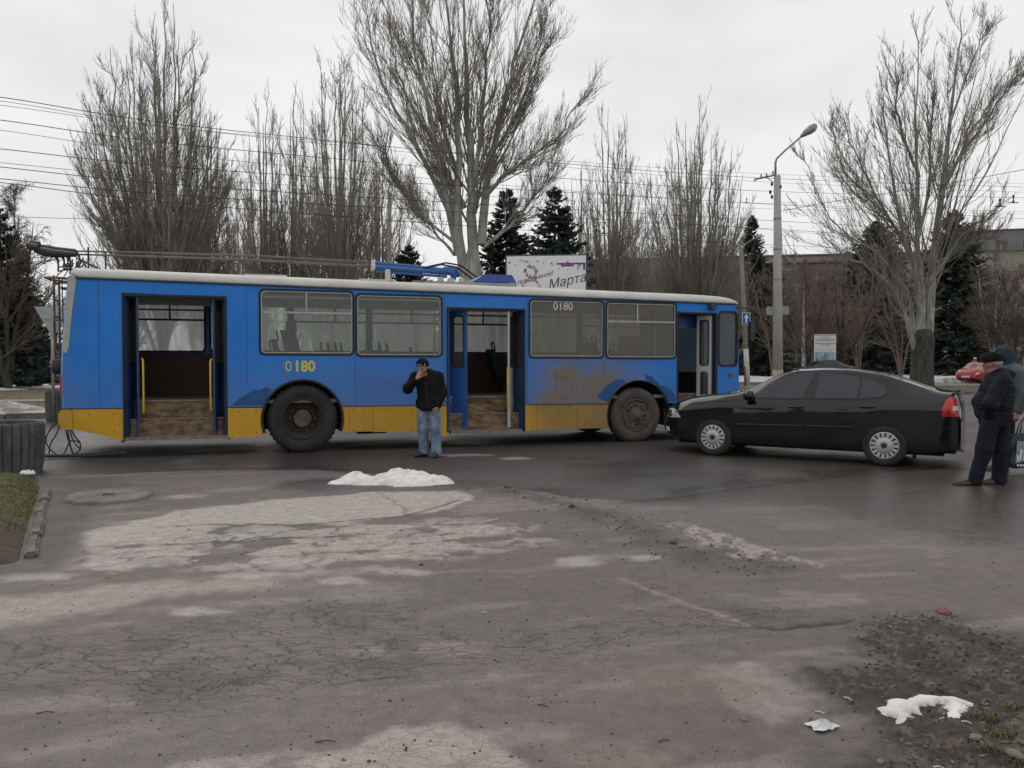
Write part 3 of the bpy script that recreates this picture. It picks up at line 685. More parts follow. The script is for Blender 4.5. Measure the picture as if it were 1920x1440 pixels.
poplar(b0, [pxl(YC, ZL(p), dy) for dy, p in cl], 'tallest bare poplar, its pale forked stems rising behind the roof of the trolleybus',
       trunk=[(b0[0], b0[1], -0.1, .95), (b0[0], b0[1], 1.5, .85), (b0[0], b0[1], 3.2, .66), (b0[0] + .1, b0[1], 4.6, .45), (b0[0] + .2, b0[1], 6.0, .20)], n2=32, n3=9, n4=3, rmin=0.006, rs=.46, l2=.46, l3=.46, tbark=M_bark)

# --- the poplar on the verge at the right
YR = 46.0
W = lambda x, y: (1560 + x / 3.6, 360 + y / 3.6)
rl = [
 (0.6, [(640, 1120, .48), (655, 800, .42), (690, 400, .33), (745, 0, .26), (790, -450, .17), (850, -950, .08), (880, -1270, .02)]),
 (-1.0, [(585, 1120, .36), (590, 800, .27), (560, 520, .22), (500, 330, .17), (420, -20, .12), (360, -420, .07), (330, -800, .02)]),
 (1.2, [(600, 1100, .34), (610, 700, .27), (575, 350, .22), (580, 0, .17), (560, -400, .11), (580, -900, .05), (590, -1180, .02)]),
 (-1.8, [(560, 1060, .30), (500, 860, .23), (400, 640, .18), (230, 500, .11), (100, 440, .06), (-30, 330, .03)]),
 (2.0, [(570, 1080, .30), (540, 800, .23), (480, 620, .18), (330, 430, .13), (160, 330, .08), (-30, 150, .05), (-150, -120, .03), (-190, -260, .015)]),
 (-1.5, [(690, 560, .2), (760, 470, .16), (850, 330, .11), (960, 220, .07), (1100, 120, .04), (1200, 0, .015)]),
 (2.2, [(735, 30, .20), (830, -180, .14), (950, -420, .09), (1080, -640, .05), (1220, -900, .015)]),
 (-2.4, [(745, -40, .17), (900, -300, .12), (1060, -520, .08), (1200, -720, .04), (1290, -800, .015)]),
 (2.6, [(560, 500, .18), (420, 230, .14), (250, -60, .10), (130, -330, .06), (60, -560, .02)]),
 (-2.6, [(575, 330, .18), (640, 60, .14), (660, -250, .10), (690, -600, .06), (700, -950, .02)]),
 (2.8, [(500, 330, .15), (330, 120, .11), (120, -90, .07), (20, -320, .04), (-10, -520, .015)]),
 (-2.8, [(590, -100, .14), (480, -380, .10), (430, -680, .06), (430, -960, .02)]),
 (1.8, [(790, -450, .12), (900, -760, .08), (1000, -1000, .04), (1060, -1150, .015)]),
 (-1.2, [(700, 480, .14), (860, 390, .09), (1020, 300, .06), (1150, 290, .02)]),
]
b1 = at(1728, 724, YR)
poplar((b1[0], b1[1], 0.22), [pxl(YR, [(*W(x, y), r) for x, y, r in p], dy) for dy, p in rl], 'bare poplar with black lower trunk on the verge at the right, beyond the black car',
       trunk=[(b1[0] - .03, b1[1], -.1, .74), (b1[0], b1[1], .9, .62), (b1[0] + .02, b1[1], 1.8, .58), (b1[0] + .05, b1[1], 2.9, .60), (b1[0] + .05, b1[1], 3.5, .42)], n2=25, n3=8, n4=3, rmin=0.0085, rs=.60, l2=.52, l3=.48)

def fan_limbs(base, H, Wd, n, hb=(0.04, 0.3), r0=0.2, tips=None, seed=0, pw=0.62):
    """upright, vase shaped limbs of a pyramidal poplar"""
    rg = np.random.default_rng(seed); out = []
    for i in range(n):
        az = 2 * PI * (i * 0.381966 + rg.uniform(-.05, .05)); rel = ((i + .5) / n) ** pw
        rad = Wd / 2 * rel * rg.uniform(0.75, 1.05); h0 = H * rg.uniform(*hb) * (0.5 + .5 * rel); top = H * 1.09 * (1 - 0.42 * rel ** 1.8) * rg.uniform(0.86, 1.0)
        dx, dy = math.cos(az), math.sin(az); r = r0 * (1.15 - .55 * rel)
        pts = []
        for t, q in ((0, 0.02), (.18, .32), (.4, .66), (.7, .93), (1, 1.04)):
            z = h0 + (top - h0) * t; pts.append((base[0] + dx * rad * q, base[1] + dy * rad * q, base[2] + z, r * (1 - t) ** .9 + .012))
        out.append(pts)
    return out
def auto_poplar(px, ybase, Y, H, Wd, n, label, seed, group=None, r0=.2, n2=12, n3=6, n4=2, rmin=.012, tw=None, hb=(.04, .3), l2=.45, parts=False, bark=None):
    p = at(px, 690, Y); base = (p[0], p[1], verge_z(max(far_d(p[0], p[1]), 0)))
    lm = fan_limbs(base, H, Wd, n, hb, r0, seed=seed)
    return poplar(base, lm, label, trunk=[(base[0], base[1], -.1, r0 * 2.3), (base[0], base[1], H * .06, r0 * 2.0), (base[0], base[1], H * .2, r0 * 1.6), (base[0], base[1], H * .5, r0 * .8), (base[0], base[1], H * .85, r0 * .2)],
                  group=group, n2=n2, n3=n3, n4=n4, rmin=rmin, tw=tw, limb_parts=parts, l2=l2, bark=bark)
GP = 'bare poplars beyond the road'
auto_poplar(305, 0, 39, 18.2, 7.6, 34, 'broad dense bare poplar behind the rear end of the trolleybus', 1, r0=.105, n2=22, n3=9, n4=3, rmin=.0068, hb=(.03, .3))
auto_poplar(392, 0, 42, 14.6, 2.8, 9, 'slim bare poplar close on the right of the broad dense one at the left', 31, r0=.09, n2=18, n3=6, n4=2, rmin=.009)
auto_poplar(497, 0, 55, 21.3, 3.2, 10, 'narrow bare poplar, leftmost of the row behind the rear side window', 2, GP, r0=.10, n2=18, n3=7, tw=M_twigd, rmin=0.0080)
auto_poplar(553, 0, 56, 21.0, 4.2, 14, 'bare poplar second from the left in the row behind the rear side windows', 3, GP, r0=.11, n2=18, n3=7, tw=M_twigd, rmin=0.0080)
auto_poplar(640, 0, 52, 22.4, 6.0, 20, 'bare poplar just left of the tallest one, taller than the rest of its row', 4, GP, r0=.12, n2=20, n3=7, tw=M_twigd, rmin=0.0080)
auto_poplar(712, 0, 58, 18.5, 5.0, 14, 'lower bare poplar half hidden behind the left limbs of the tallest one', 5, GP, r0=.11, n2=18, n3=6, tw=M_twigd, rmin=0.0088)
auto_poplar(1085, 0, 72, 19.5, 5.0, 14, 'bare poplar immediately right of the fir behind the flower billboard', 6, GP, r0=.12, n2=18, n3=6, tw=M_twigd, rmin=0.0104, hb=(.02, .2))
auto_poplar(1150, 0, 68, 22.6, 7.4, 24, 'tall bare poplar right of the flower billboard, rising above its neighbours', 7, GP, r0=.13, n2=18, n3=7, tw=M_twigd, rmin=0.0096, hb=(.02, .25))
auto_poplar(1300, 0, 56, 18.8, 9.0, 34, 'wide fan shaped bare poplar behind the front end of the trolleybus', 8, GP, r0=.13, n2=20, n3=8, tw=M_twigd, rmin=0.0080, hb=(.02, .2))
auto_poplar(440, 0, 75, 18.0, 8.0, 16, 'far low bare poplar seen between the broad one and the row of narrow ones', 9, GP, r0=.12, n2=16, n3=6, tw=M_twigd, rmin=0.0112)
auto_poplar(1408, 0, 110, 20, 5, 8, 'very distant bare poplar showing just left of the tall concrete lamp pole', 10, GP, r0=.17, n2=12, n3=5, n4=1, tw=M_twigd, rmin=0.0160)

for k_, (px_, Y_, H_, W_, n_, lb) in enumerate(((470, 64, 15.5, 5.0, 12, 'bare poplar of middling height behind the leftmost narrow poplars'), (595, 62, 17.5, 5.5, 14, 'bare poplar filling the gap in the row left of the tallest poplar'), (1000, 76, 14.5, 6.5, 12, 'far bare poplar low behind the right limbs of the tallest one'), (1225, 72, 15.0, 5.0, 11, 'bare poplar in the gap left of the wide fan shaped one'), (1360, 66, 13.5, 5.0, 11, 'low bare poplar right of the wide fan shaped one'), (225, 58, 12, 5, 10, 'low bare poplar left of the broad dense one'))):
    auto_poplar(px_, 0, Y_, H_, W_, n_, lb, 300 + k_, GP, r0=.11, n2=15, n3=7, n4=2, rmin=.012, tw=M_twigd)

def bare_tree(px, Y, H, Wd, label, seed, m, bark, stems=5, name='bare_tree', droop=0.0, n2=10, n3=6, n4=4, rmin=.01, r0=.1, cat_='tree', group=None, spread=.5, trop=.4, dead=None):
    global rng
    p = at(px, 690, Y); base = np.array((p[0], p[1], verge_z(max(far_d(p[0], p[1]), 0))))
    root = empty(name, tuple(base), label=label, cat=cat_, group=group); rg = np.random.default_rng(seed); Ls = []
    for i in range(stems):
        az = 2 * PI * i / stems + rg.uniform(-.5, .5); ln = rg.uniform(.6, 1) * Wd / 2 * (0 if (stems == 1 or i == 0) else 1); h = H * rg.uniform(.75, 1.0)
        Ls.append(resample([(0, 0, -.05, r0), (math.cos(az) * ln * spread * .5, math.sin(az) * ln * spread * .5, h * .3, r0 * .8), (math.cos(az) * ln * .7, math.sin(az) * ln * .7, h * .65, r0 * .45), (math.cos(az) * ln, math.sin(az) * ln, h, .012)], 12))
    Ls = np.array(Ls); P, R = Ls[:, :, :3], Ls[:, :, 3]
    P = P + rg.normal(0, .04, P.shape) * np.linspace(0, 1.5, 12)[None, :, None]
    V_, F_ = tubes_np(P, R, 8); big_mesh('trunk' if stems == 1 else 'stems', V_, F_, bark, root, True)
    P2, R2 = grow(P, R, n2, .2, .98, .75, .5 if stems > 1 else .38, trop, .09, 8, .45, rmin * 1.6, .3, 0, np.zeros(3), .6, .8)
    P3, R3 = grow(P2, R2, n3, .15, 1, .7, .5, trop * .5, .1, 6, .5, rmin * 1.2, 0, droop, None, .5, .5)
    P4, R4 = grow(P3, R3, n4, .15, 1, .6, .6, trop * .3, .1, 5, .6, rmin, 0, droop * 1.6, None, .4, .35)
    V_, F_ = cat([tubes_np(P2, R2, 4), tubes_np(P3, R3, 3), tubes_np(P4, R4, 3)]); big_mesh('crown', V_, F_, m, root)
    return root
bare_tree(34, 46, 14.6, 6.5, 'drooping bare birch at the left edge, above the dark fir', 51, M_birtw, M_birch, stems=1, name='birch_tree', droop=.8, n2=60, n3=10, n4=5, rmin=.009, r0=.17, trop=1.0)
bare_tree(15, 40, 9, 6, 'dark dense bare tree at the left edge in front of the birch', 52, M_birtw, M_barkdark, stems=3, n2=16, n3=8, n4=5, rmin=.011, r0=.16)
bare_tree(85, 58, 7, 7, 'low dark thicket of bare branches behind the give way sign', 53, M_birtw, M_barkdark, stems=6, name='shrub', n2=12, n3=7, n4=4, rmin=.013, cat_='shrub')
for i, (px, Y, H, Wd, lab) in enumerate((
    (760, 44, 6.6, 5.0, 'reddish bare shrub behind the blue trolley pole springs'), (835, 48, 6.4, 4, 'reddish bare shrub close left of the tallest poplar stem'),
    (540, 60, 6.5, 6, 'reddish bare shrub low behind the narrow poplars at the left'), (665, 62, 6.5, 6, 'reddish bare shrub between the poplar row and the tallest poplar'),
    (940, 52, 6.5, 5.5, 'reddish bare shrub in front of the dark fir behind the blue roof box'), (1150, 60, 7, 6, 'reddish bare shrub at the foot of the poplars right of the flower billboard'),
    (1235, 62, 8, 6, 'reddish bare shrub left of the wide fan shaped poplar'), (420, 62, 7, 7, 'reddish bare shrub right of the foot of the broad dense poplar'),
    (215, 55, 6, 6, 'reddish bare shrub left of the foot of the broad dense poplar'))):
    bare_tree(px, Y, H, Wd, lab, 60 + i, M_brown, M_brown, stems=7, name='shrub', n2=9, n3=6, n4=3, rmin=.012, r0=.06, cat_='shrub', group='reddish bare shrubs beyond the road')
bare_tree(1512, 64, 10.5, 6.5, 'brown bare tree behind the white information board', 80, M_brown, M_barkdark, stems=6, n2=14, n3=8, n4=4, rmin=.013, r0=.13)
bare_tree(1580, 66, 10.5, 7, 'brown bare tree left of the bluish fir under the right poplar', 81, M_brown, M_barkdark, stems=6, n2=14, n3=8, n4=4, rmin=.013, r0=.13)
bare_tree(1506, 60, 8.5, 2.2, 'thin spotted birch standing just left of the information board', 82, M_brown, M_birch, stems=1, name='birch_tree', n2=20, n3=5, n4=3, rmin=.010, r0=.16, trop=.9)
for k_, (px_, Y_, H_, W_, lb) in enumerate(((1450, 72, 12.5, 7, 'tall brown bare tree to the left of the white information board'), (1540, 76, 14, 8, 'tall brown bare tree rising above the white information board'), (1610, 75, 14.5, 8, 'tall brown bare tree close left of the bluish fir'), (1690, 74, 14, 8, 'tall brown bare tree directly behind the right poplar'), (1895, 74, 14.5, 9, 'tall brown bare tree behind the white stemmed birch at the right edge'), (1380, 84, 13, 8, 'brown bare tree far behind the thin lamp pole'))):
    bare_tree(px_, Y_, H_, W_, lb, 400 + k_, M_birtw if k_ % 2 else M_brown, M_brown, stems=5, n2=12, n3=7, n4=3, rmin=.011, r0=.10)
bare_tree(1866, 64, 11, 4, 'white stemmed birch above the men at the right edge', 83, M_birtw, M_birch, stems=2, name='birch_tree', n2=22, n3=6, n4=3, rmin=.012, r0=.15, trop=.8)
for i, (px, Y, H, Wd, lab) in enumerate(((1905, 60, 9.5, 6, 'grey bare tree at the right edge of the view'), (1965, 62, 10, 7, 'grey bare tree just outside the right edge'), (1840, 82, 12, 7, 'far grey bare tree above the cap of the man at the right'))):
    bare_tree(px, Y, H, Wd, lab, 90 + i, M_birtw, M_birtw, stems=5, n2=14, n3=7, n4=4, rmin=.013, r0=.12)

# --- spruces
M_spruce = pm('spruce_needles', (0.018, 0.030, 0.023), 0.85, col2=(0.055, 0.080, 0.062), scale=1.6)
M_spruce2 = pm('blue_spruce_needles', (0.022, 0.038, 0.035), 0.85, col2=(0.066, 0.092, 0.086), scale=1.6)
def spruce(px, Y, H, Wd, label, seed, m=None, low=0.03, group='dark spruces beyond the road', dens=1.0):
    rg = np.random.default_rng(seed); p = at(px, 690, Y); base = (p[0], p[1], verge_z(max(far_d(p[0], p[1]), 0)))
    root = empty('spruce_tree', base, label=label, cat='tree', group=group)
    MB().tube([(0, 0, -.1), (0, 0, H * .5), (0, 0, H)], [H * .018, H * .011, .015], 8).build('trunk', M_barkdark, root, smooth_=True)
    nb = int(30 * H * dens); t = rg.uniform(0, 1, nb) ** 0.85; z = H * (low + (0.985 - low) * t); az = rg.uniform(0, 2 * PI, nb)
    ln = Wd / 2 * (1 - t) ** 0.74 * rg.uniform(.66, 1.14, nb) + .10
    d = np.stack([np.cos(az), np.sin(az), np.zeros(nb)], 1); lift = 0.55 * t ** 2 - .22
    S = 7; u = np.linspace(0, 1, S)
    prof = (lift[:, None] * u + (-0.25 + .1 * t[:, None]) * u ** 2 + 0.30 * u ** 3)
    P = d[:, None] * (ln[:, None] * u)[..., None] + np.array([0, 0, 1]) * (z[:, None] + ln[:, None] * prof)[..., None]
    # sprays: flat diamond shaped shoots off both sides of every branch, hanging a little
    ns = 30; k = nb * ns; bi = np.repeat(np.arange(nb), ns); f = rg.uniform(.12, 1, k); fi = np.minimum((f * (S - 1)).astype(int), S - 2); ff = (f * (S - 1) - fi)[:, None]
    c = P[bi, fi] * (1 - ff) + P[bi, fi + 1] * ff; T = norm(P[bi, fi + 1] - P[bi, fi]); side = norm(np.cross(T, [0, 0, 1])) * np.where(rg.random(k) < .5, 1, -1)[:, None]
    sd = norm(T * rg.uniform(.5, 1.1, k)[:, None] + side * rg.uniform(.2, 1.0, k)[:, None] + np.array([0, 0, -1]) * rg.uniform(-.15, .6, k)[:, None])
    sl = (np.minimum(ln[bi] * .30, .62) * (1.15 - .6 * f) * rg.uniform(.6, 1.2, k) + .10)[:, None]
    nrm = norm(np.cross(sd, rg.normal(size=(k, 3)))); w = sl * .21
    c = c + rg.normal(0, .03, (k, 3))
    V_ = np.concatenate([c, c + sd * sl * .45 + nrm * w, c + sd * sl, c + sd * sl * .45 - nrm * w]); i = np.arange(k)
    F_ = np.stack([i, i + k, i + 2 * k, i + 3 * k], 1)
    big_mesh('crown', V_, F_, m or M_spruce, root)
    return root
spruce(1040, 44, 11.2, 6.6, 'dark spruce standing straight up behind the flower billboard', 1)
spruce(950, 47, 11.8, 6.8, 'dark spruce partly hidden by the tallest poplar and the blue roof box', 2)
spruce(765, 52, 9.2, 6.5, 'dim spruce behind the reddish shrub left of the tallest poplar', 3)
spruce(1408, 80, 16.5, 6.6, 'narrow pointed spruce just left of the concrete lamp pole', 4)
spruce(1440, 76, 11, 8.5, 'wide low spruce directly behind the concrete lamp pole', 5)
spruce(1640, 84, 16.6, 14.0, 'bluish spruce left of the right poplar, with a broad skirt', 6, M_spruce2, dens=1.35)
spruce(1785, 82, 17.4, 13.0, 'blackish spruce right of the right poplar, tall and wide', 7, dens=1.5)
spruce(5, 42, 9.6, 5.2, 'dark spruce cut by the left edge of the view', 8)
spruce(45, 52, 6.5, 5.5, 'low dark spruce beside the white kiosk at the left', 9)
spruce(2090, 60, 14, 9, 'unseen dark spruce just beyond the right edge, added to be reflected in the black car', 11)  # out of view, added to darken what the rear of the black car reflects
auto_poplar(2200, 0, 48, 19, 7, 16, 'unseen bare poplar beyond the right edge, added for reflections on the black car', 320, GP, r0=.12, n2=14, n3=6, n4=2, rmin=.012, tw=M_twigd)  # added out of view as a dark reflection for the car tail
spruce(2330, 56, 13, 9, 'unseen dark spruce far beyond the right edge, added for the black car to reflect', 12)  # another unseen tree put in for the rear of the car to mirror
auto_poplar(-180, 0, 40, 17, 7, 14, 'bare poplar beyond the left edge of the view', 321, GP, r0=.12, n2=14, n3=6, n4=2, rmin=.012, tw=M_twigd)
spruce(640, 70, 8, 6, 'dim far spruce low between the bare poplars of the row', 10)

# ================================================================== BUILDINGS
M_brick = pm('pale_plaster', (0.25, 0.215, 0.175), 0.9, col2=(0.33, 0.29, 0.235), scale=.25, bump=.2)
M_brick2 = pm('brown_brick', (0.15, 0.112, 0.095), 0.95, col2=(0.22, 0.175, 0.15), scale=.4, bump=.3)
M_greyb = pm('grey_panel', (0.17, 0.17, 0.178), 0.9, col2=(0.25, 0.25, 0.258), scale=.1)
M_winfar = pm('far_window_glass', (0.05, 0.055, 0.06), 0.15, col2=(0.16, 0.18, 0.19), scale=.3)
M_frame = pm('window_frame_paint', (0.45, 0.44, 0.42), 0.7)
def facade_building(name, A, B, depth, z0, floors, fh, bay, label, wall, par=.6, ww=1.6, wh=1.7, roofm=None):
    A = np.array(A, float); B = np.array(B, float); Lw = np.linalg.norm(B - A); rz = math.atan2(B[1] - A[1], B[0] - A[0])
    root = empty(name, (A[0], A[1], z0), rz, label, 'building'); H = floors * fh + par; nb = int(Lw / bay); off = (Lw - nb * bay) / 2
    holes = []
    for f in range(floors):
        for i in range(nb):
            x = off + bay * (i + .5); holes.append([(x - ww / 2, f * fh + .9), (x + ww / 2, f * fh + .9), (x + ww / 2, f * fh + .9 + wh), (x - ww / 2, f * fh + .9 + wh)])
    mb = MB()
    # the front wall in bays round the openings
    for f in range(floors):
        zb = f * fh
        mb.box((0, 0, zb), (Lw, .4, zb + .9)); mb.box((0, 0, zb + .9 + wh), (Lw, .4, zb + fh))
        xs = [0] + [v for i in range(nb) for v in (off + bay * (i + .5) - ww / 2, off + bay * (i + .5) + ww / 2)] + [Lw]
        for a, b in zip(xs[::2], xs[1::2]): mb.box((a, .002, zb + .9), (b, .398, zb + .9 + wh))
    mb.box((0, 0, floors * fh), (Lw, .4, H)); mb.box((0, .4, 0), (.4, depth, H)); mb.box((Lw - .4, .4, 0), (Lw, depth, H)); mb.box((.4, depth - .4, 0), (Lw - .4, depth, H))
    mb.build('wall', wall, root)
    MB().box((.4, .4, H - .4), (Lw - .4, depth - .4, H - .2)).build('roof', roofm or M_greyb, root)
    MB().box((-.15, -.18, H), (Lw + .15, .5, H + .18)).build('cornice', M_kerb, root)
    fr = MB(); t = .07
    fr.box((-ww / 2, .14, 0), (-ww / 2 + t, .22, wh)); fr.box((ww / 2 - t, .14, 0), (ww / 2, .22, wh)); fr.box((-ww / 2 + t, .14, 0), (ww / 2 - t, .22, t)); fr.box((-ww / 2 + t, .14, wh - t), (ww / 2 - t, .22, wh))
    fr.box((-t / 2, .14, t), (t / 2, .22, wh - t))
    w0 = fr.build('window', M_frame, root); g0 = MB().box((-ww / 2 + t, .17, t), (ww / 2 - t, .19, wh - t)).build('pane', M_winfar, w0)
    k = 0
    for f in range(floors):
        for i in range(nb):
            o = w0 if k == 0 else copy_tree(w0, root); k += 1
            o.location = (off + bay * (i + .5), 0, f * fh + .9)
    return root
facade_building('long_building', (10, 104), (120, 84), 12, .2, 4, 3.55, 3.6, 'long pale four storey building behind the spruces and bare trees at the right', M_brick, roofm=M_brick2)
facade_building('grey_building', (62, 112), (110, 98), 14, .2, 6, 3.2, 3.4, 'tall bluish grey panel building far behind the men at the right edge', M_greyb, wh=1.5)
facade_building('brick_wing', (31, 94.5), (43.5, 92.3), 3, .2, 3, 4.2, 3.4, 'brown brick wing behind the concrete lamp pole', M_brick2)
# clipped dark hedge in front of the long building
def hedge(px0, px1, Y, h, label):
    a, b = at(px0, 690, Y), at(px1, 690, Y); n_ = 9000; rg = np.random.default_rng(4); t = rg.random(n_)
    c = np.stack([a[0] + (b[0] - a[0]) * t, Y + rg.uniform(-.6, .6, n_), .17 + h * rg.random(n_) ** .7 * (.85 + .3 * fbm2(t * 60, t * 0 + 3, 3, 5))], 1) - np.array([(a[0] + b[0]) / 2, Y, 0])
    d = norm(rg.normal(size=(n_, 3))) * .16; e = norm(rg.normal(size=(n_, 3))) * .07; V_ = np.concatenate([c - d, c + e, c + d, c - e]); i = np.arange(n_)
    return tag(big_mesh('hedge', V_, np.stack([i, i + n_, i + 2 * n_, i + 3 * n_], 1), M_spruce, None, False, ((a[0] + b[0]) / 2, Y, 0)), label, 'hedge')
hedge(1375, 1900, 90, 1.5, 'low dark hedge behind the snow in front of the long building')
# kiosk at the left
M_white = pm('white_paint', (0.42, 0.43, 0.44), 0.6, col2=(0.52, 0.53, 0.54), scale=1)
kx, ky = at(52, 690, 62)[:2]
kz = verge_z(far_d(kx, ky))
kio = empty('kiosk', (kx, ky, kz), .06, 'low white kiosk under the dark trees at the left', 'kiosk')
MB().box((-1.9, 0, 0.35), (.9, 2.4, 2.5)).build('wall', M_white, kio); MB().box((.93, -.5, .1), (2.25, 2.2, 2.95)).build('annex', M_white, kio)
MB().box((-2.1, -.3, 2.5), (.9, 2.6, 2.65)).build('roof', M_white, kio); MB().box((-1.8, .1, 0), (.85, 2.3, .35)).build('plinth', M_barkdark, kio)
MB().box((-.55, -.02, 1.1), (.55, .02, 2.0)).build('window', M_winfar, kio)

# ================================================================== SNOW, RAIL, ROADSIDE
def heap(name, cx, cy, z0, rx, ry, h, m, label=None, cat_=None, seed=0, n=60, rz=0.0, group=None, hole=None, jag=.35, parent=None, kind=None, top=1.0):
    a, r = np.meshgrid(np.linspace(0, 2 * PI, n, endpoint=False), np.linspace(0, 1, n // 2)); a = a.ravel(); r = r.ravel()
    ca, sa = np.cos(a), np.sin(a); edge = 1 + jag * (fbm2(ca * 1.6 + 5, sa * 1.6 + seed, 4, seed) - .5) * 2
    x = ca * r * rx * edge; y = sa * r * ry * edge
    z = h * (1 - r ** 2.4) ** .7 * (0.25 + 1.5 * fbm2(x * 3.2 / rx + seed, y * 2.4 / ry, 4, seed + 3)) * top + .03 * (fbm2(x * 14, y * 14, 3, seed) - .5) * (r < .98)
    z = np.maximum(z, 0) * (r < .999) - .01 * (r >= .999)
    V_ = np.stack([x, y, z], 1); ii = np.arange(len(x)).reshape(n // 2, n); jj = np.roll(ii, -1, 1)
    F_ = np.stack([ii[:-1], jj[:-1], jj[1:], ii[1:]], -1).reshape(-1, 4)
    o = big_mesh(name, V_, F_, m, parent, True, (cx, cy, z0)); o.rotation_euler = (0, 0, rz)
    return tag(o, label, cat_, group, kind)
# ploughed dirty bank along the far kerb at the left, one mass
bk = MB(); tt_ = np.linspace(-26, 2.6, 260); ss_ = np.linspace(0, 1, 15); V_ = []
for t in tt_:
    for s in ss_:
        d = .15 + 2.2 * s; x, y = KA + KD * t + KN * d
        V_.append((x, y, verge_z(d) - .02 + .42 * math.sin(PI * s) ** .8))
V_ = np.array(V_); nn = fbm2(V_[:, 0] * 1.6, V_[:, 1] * 1.6, 4, 71); n9 = fbm2(V_[:, 0] * 6, V_[:, 1] * 6, 3, 72)
s_ = np.tile(ss_, len(tt_)); fade = 1 - smooth(-2.4, 2.4, np.repeat(tt_, 15))
V_[:, 2] += (np.sin(PI * s_) * (.42 * (nn - .5) + .16 * (n9 - .5))) ; V_[:, 2] = (V_[:, 2] - .1) * fade + .1 * fade + (1 - fade) * .05
ii = np.arange(len(V_)).reshape(len(tt_), 15); F_ = np.stack([ii[:-1, :-1], ii[1:, :-1], ii[1:, 1:], ii[:-1, 1:]], -1).reshape(-1, 4)
tag(big_mesh('snow_bank', V_, F_, M_dirty, None, True), kind='structure')
for i, (t, d, rx, ry) in enumerate(((-6, 3.9, 1.6, .35), (-3.5, 4.4, .9, .3), (-7, 5.0, 1.2, .3), (-.8, 3.6, .5, .25), (-2, 8.0, .4, .2), (5, 14, .9, .35), (-5, 22, 3, .8), (-1, 25, 3, .8), (-4, 29, 4, 1), (2, 33, 3, 1), (2, 20, .8, .3))):
    x, y = fv(t, d); heap('snow_patch', x, y, verge_z(d) + .01, rx, ry, .12, M_snow, kind='structure', seed=200 + i, rz=kang, n=36)
for i, (px, Y, rx, ry) in enumerate(((1430, 62, 6, 5), (1560, 78, 9, 8), (1650, 70, 8, 2.5), (1800, 72, 9, 3.5), (1730, 84, 16, 9), (1405, 78, 8, 8), (1900, 88, 14, 9), (1480, 70, 7, 3))):
    p = at(px, 690, Y); heap('snow_patch', p[0], p[1], verge_z(far_d(p[0], p[1])) + .015, rx, ry, .16, M_snow, kind='structure', seed=230 + i, rz=kang * .6, n=48, jag=.25)
sheet('snow_field', [(14, 70), (24, 72), (40, 70), (58, 72), (75, 84), (80, 104), (46, 108), (16, 104)], .19, M_snow, rag=1.2, sub=8)
p = at(1785, 716, 53); heap('snow_heap', p[0], p[1], .17, 1.6, .6, .30, M_dirty, 'low dirty heap of ploughed snow on the verge, right of the black trunk', 'snow heap', seed=9)
M_green = pm('green_rail_paint', (0.10, 0.30, 0.19), 0.5, col2=(0.16, 0.40, 0.27))
rail = empty('low_rail_fence', (at(-60, 690, 44)[0], 44, .3), kang * .35, 'low green pipe rail crossing the lawn at the left', 'fence')
MB().tube([(0, 0, .62), (9.5, 0, .62)], .035, 8).build('rail', M_green, rail)
for i in range(5): MB().tube([(.5 + i * 2.1, 0, -.1), (.5 + i * 2.1, 0, .6)], .03, 6).build('post', M_barkdark, rail)

# ================================================================== POLES, SIGNS, WIRES
M_conc = pm('pole_concrete', (0.33, 0.33, 0.31), 0.9, col2=(0.44, 0.44, 0.415), scale=2.0, bump=.2, stretch=(1, 1, .3))
M_metal = pm('grey_metal', (0.22, 0.225, 0.23), 0.5, col2=(0.32, 0.325, 0.33), metal=.4)
M_black = pm('black_iron', (0.015, 0.015, 0.016), 0.6, col2=(0.03, 0.03, 0.03))
M_yellowold = pm('old_cream_paint', (0.36, 0.30, 0.19), 0.85, col2=(0.46, 0.40, 0.28), scale=3)
M_whitewash = pm('whitewash', (0.45, 0.44, 0.42), 0.9, col2=(0.6, 0.59, 0.57), scale=3)
YP = 37.0
b = at(1459, 700, YP); pz = verge_z(far_d(b[0], b[1])); ptop = at(1454.5, 330, YP)[2]
lp = empty('street_lamp', (b[0], YP, pz), 0, 'tall grey concrete lamp pole with a cobra head lamp behind the black car', 'street lamp')
h = ptop - pz
MB().tube([(0, 0, -.2), (-.06, 0, h * .5), (-.12, 0, h)], [.24, .195, .15], 16).build('pole', M_conc, lp, smooth_=True)
MB().tube([(0, 0, .0), (-.004, 0, .55), (-.012, 0, 1.05)], [.243, .242, .238], 16).build('painted_foot', M_yellowold, lp, smooth_=True)
for z in (h * .255, h * .52, h * .66, h * .8): MB().tube([(-.12 * z / h, 0, z), (-.12 * z / h, 0, z + .07)], .255 - .09 * z / h, 14).build('clamp', M_metal, lp)
def rel(px, py): q_ = at(px, py, YP); return (q_[0] - b[0], 0, q_[2] - pz)
MB().tube([rel(1454, 336), rel(1454, 305), rel(1456, 298), rel(1470, 284), rel(1505, 254)], [.055, .05, .048, .045, .04], 10).build('arm', M_metal, lp, smooth_=True)
hd = MB(); a0, a1 = Vector(rel(1502, 256)), Vector(rel(1531, 234)); dr = (a1 - a0).normalized(); up = Vector((-dr.z, 0, dr.x))
pts = [a0 + (a1 - a0) * t for t in (0, .12, .35, .65, .9, 1)]; hd.tube(pts, [.06, .10, .15, .19, .14, .05], 14)
hv = hd.build('lamp_head', M_metal, lp, smooth_=True)
sn = MB().tube([a0 + (a1 - a0) * t + up * .085 for t in (.2, .4, .7, .95)], [.05, .10, .13, .05], 10).build('snow_cap', M_snow, lp, smooth_=True)
MB().tube([a0 + (a1 - a0) * t - up * .10 for t in (.3, .5, .75, .92)], [.04, .10, .12, .04], 10).build('lens', M_white, lp, smooth_=True)
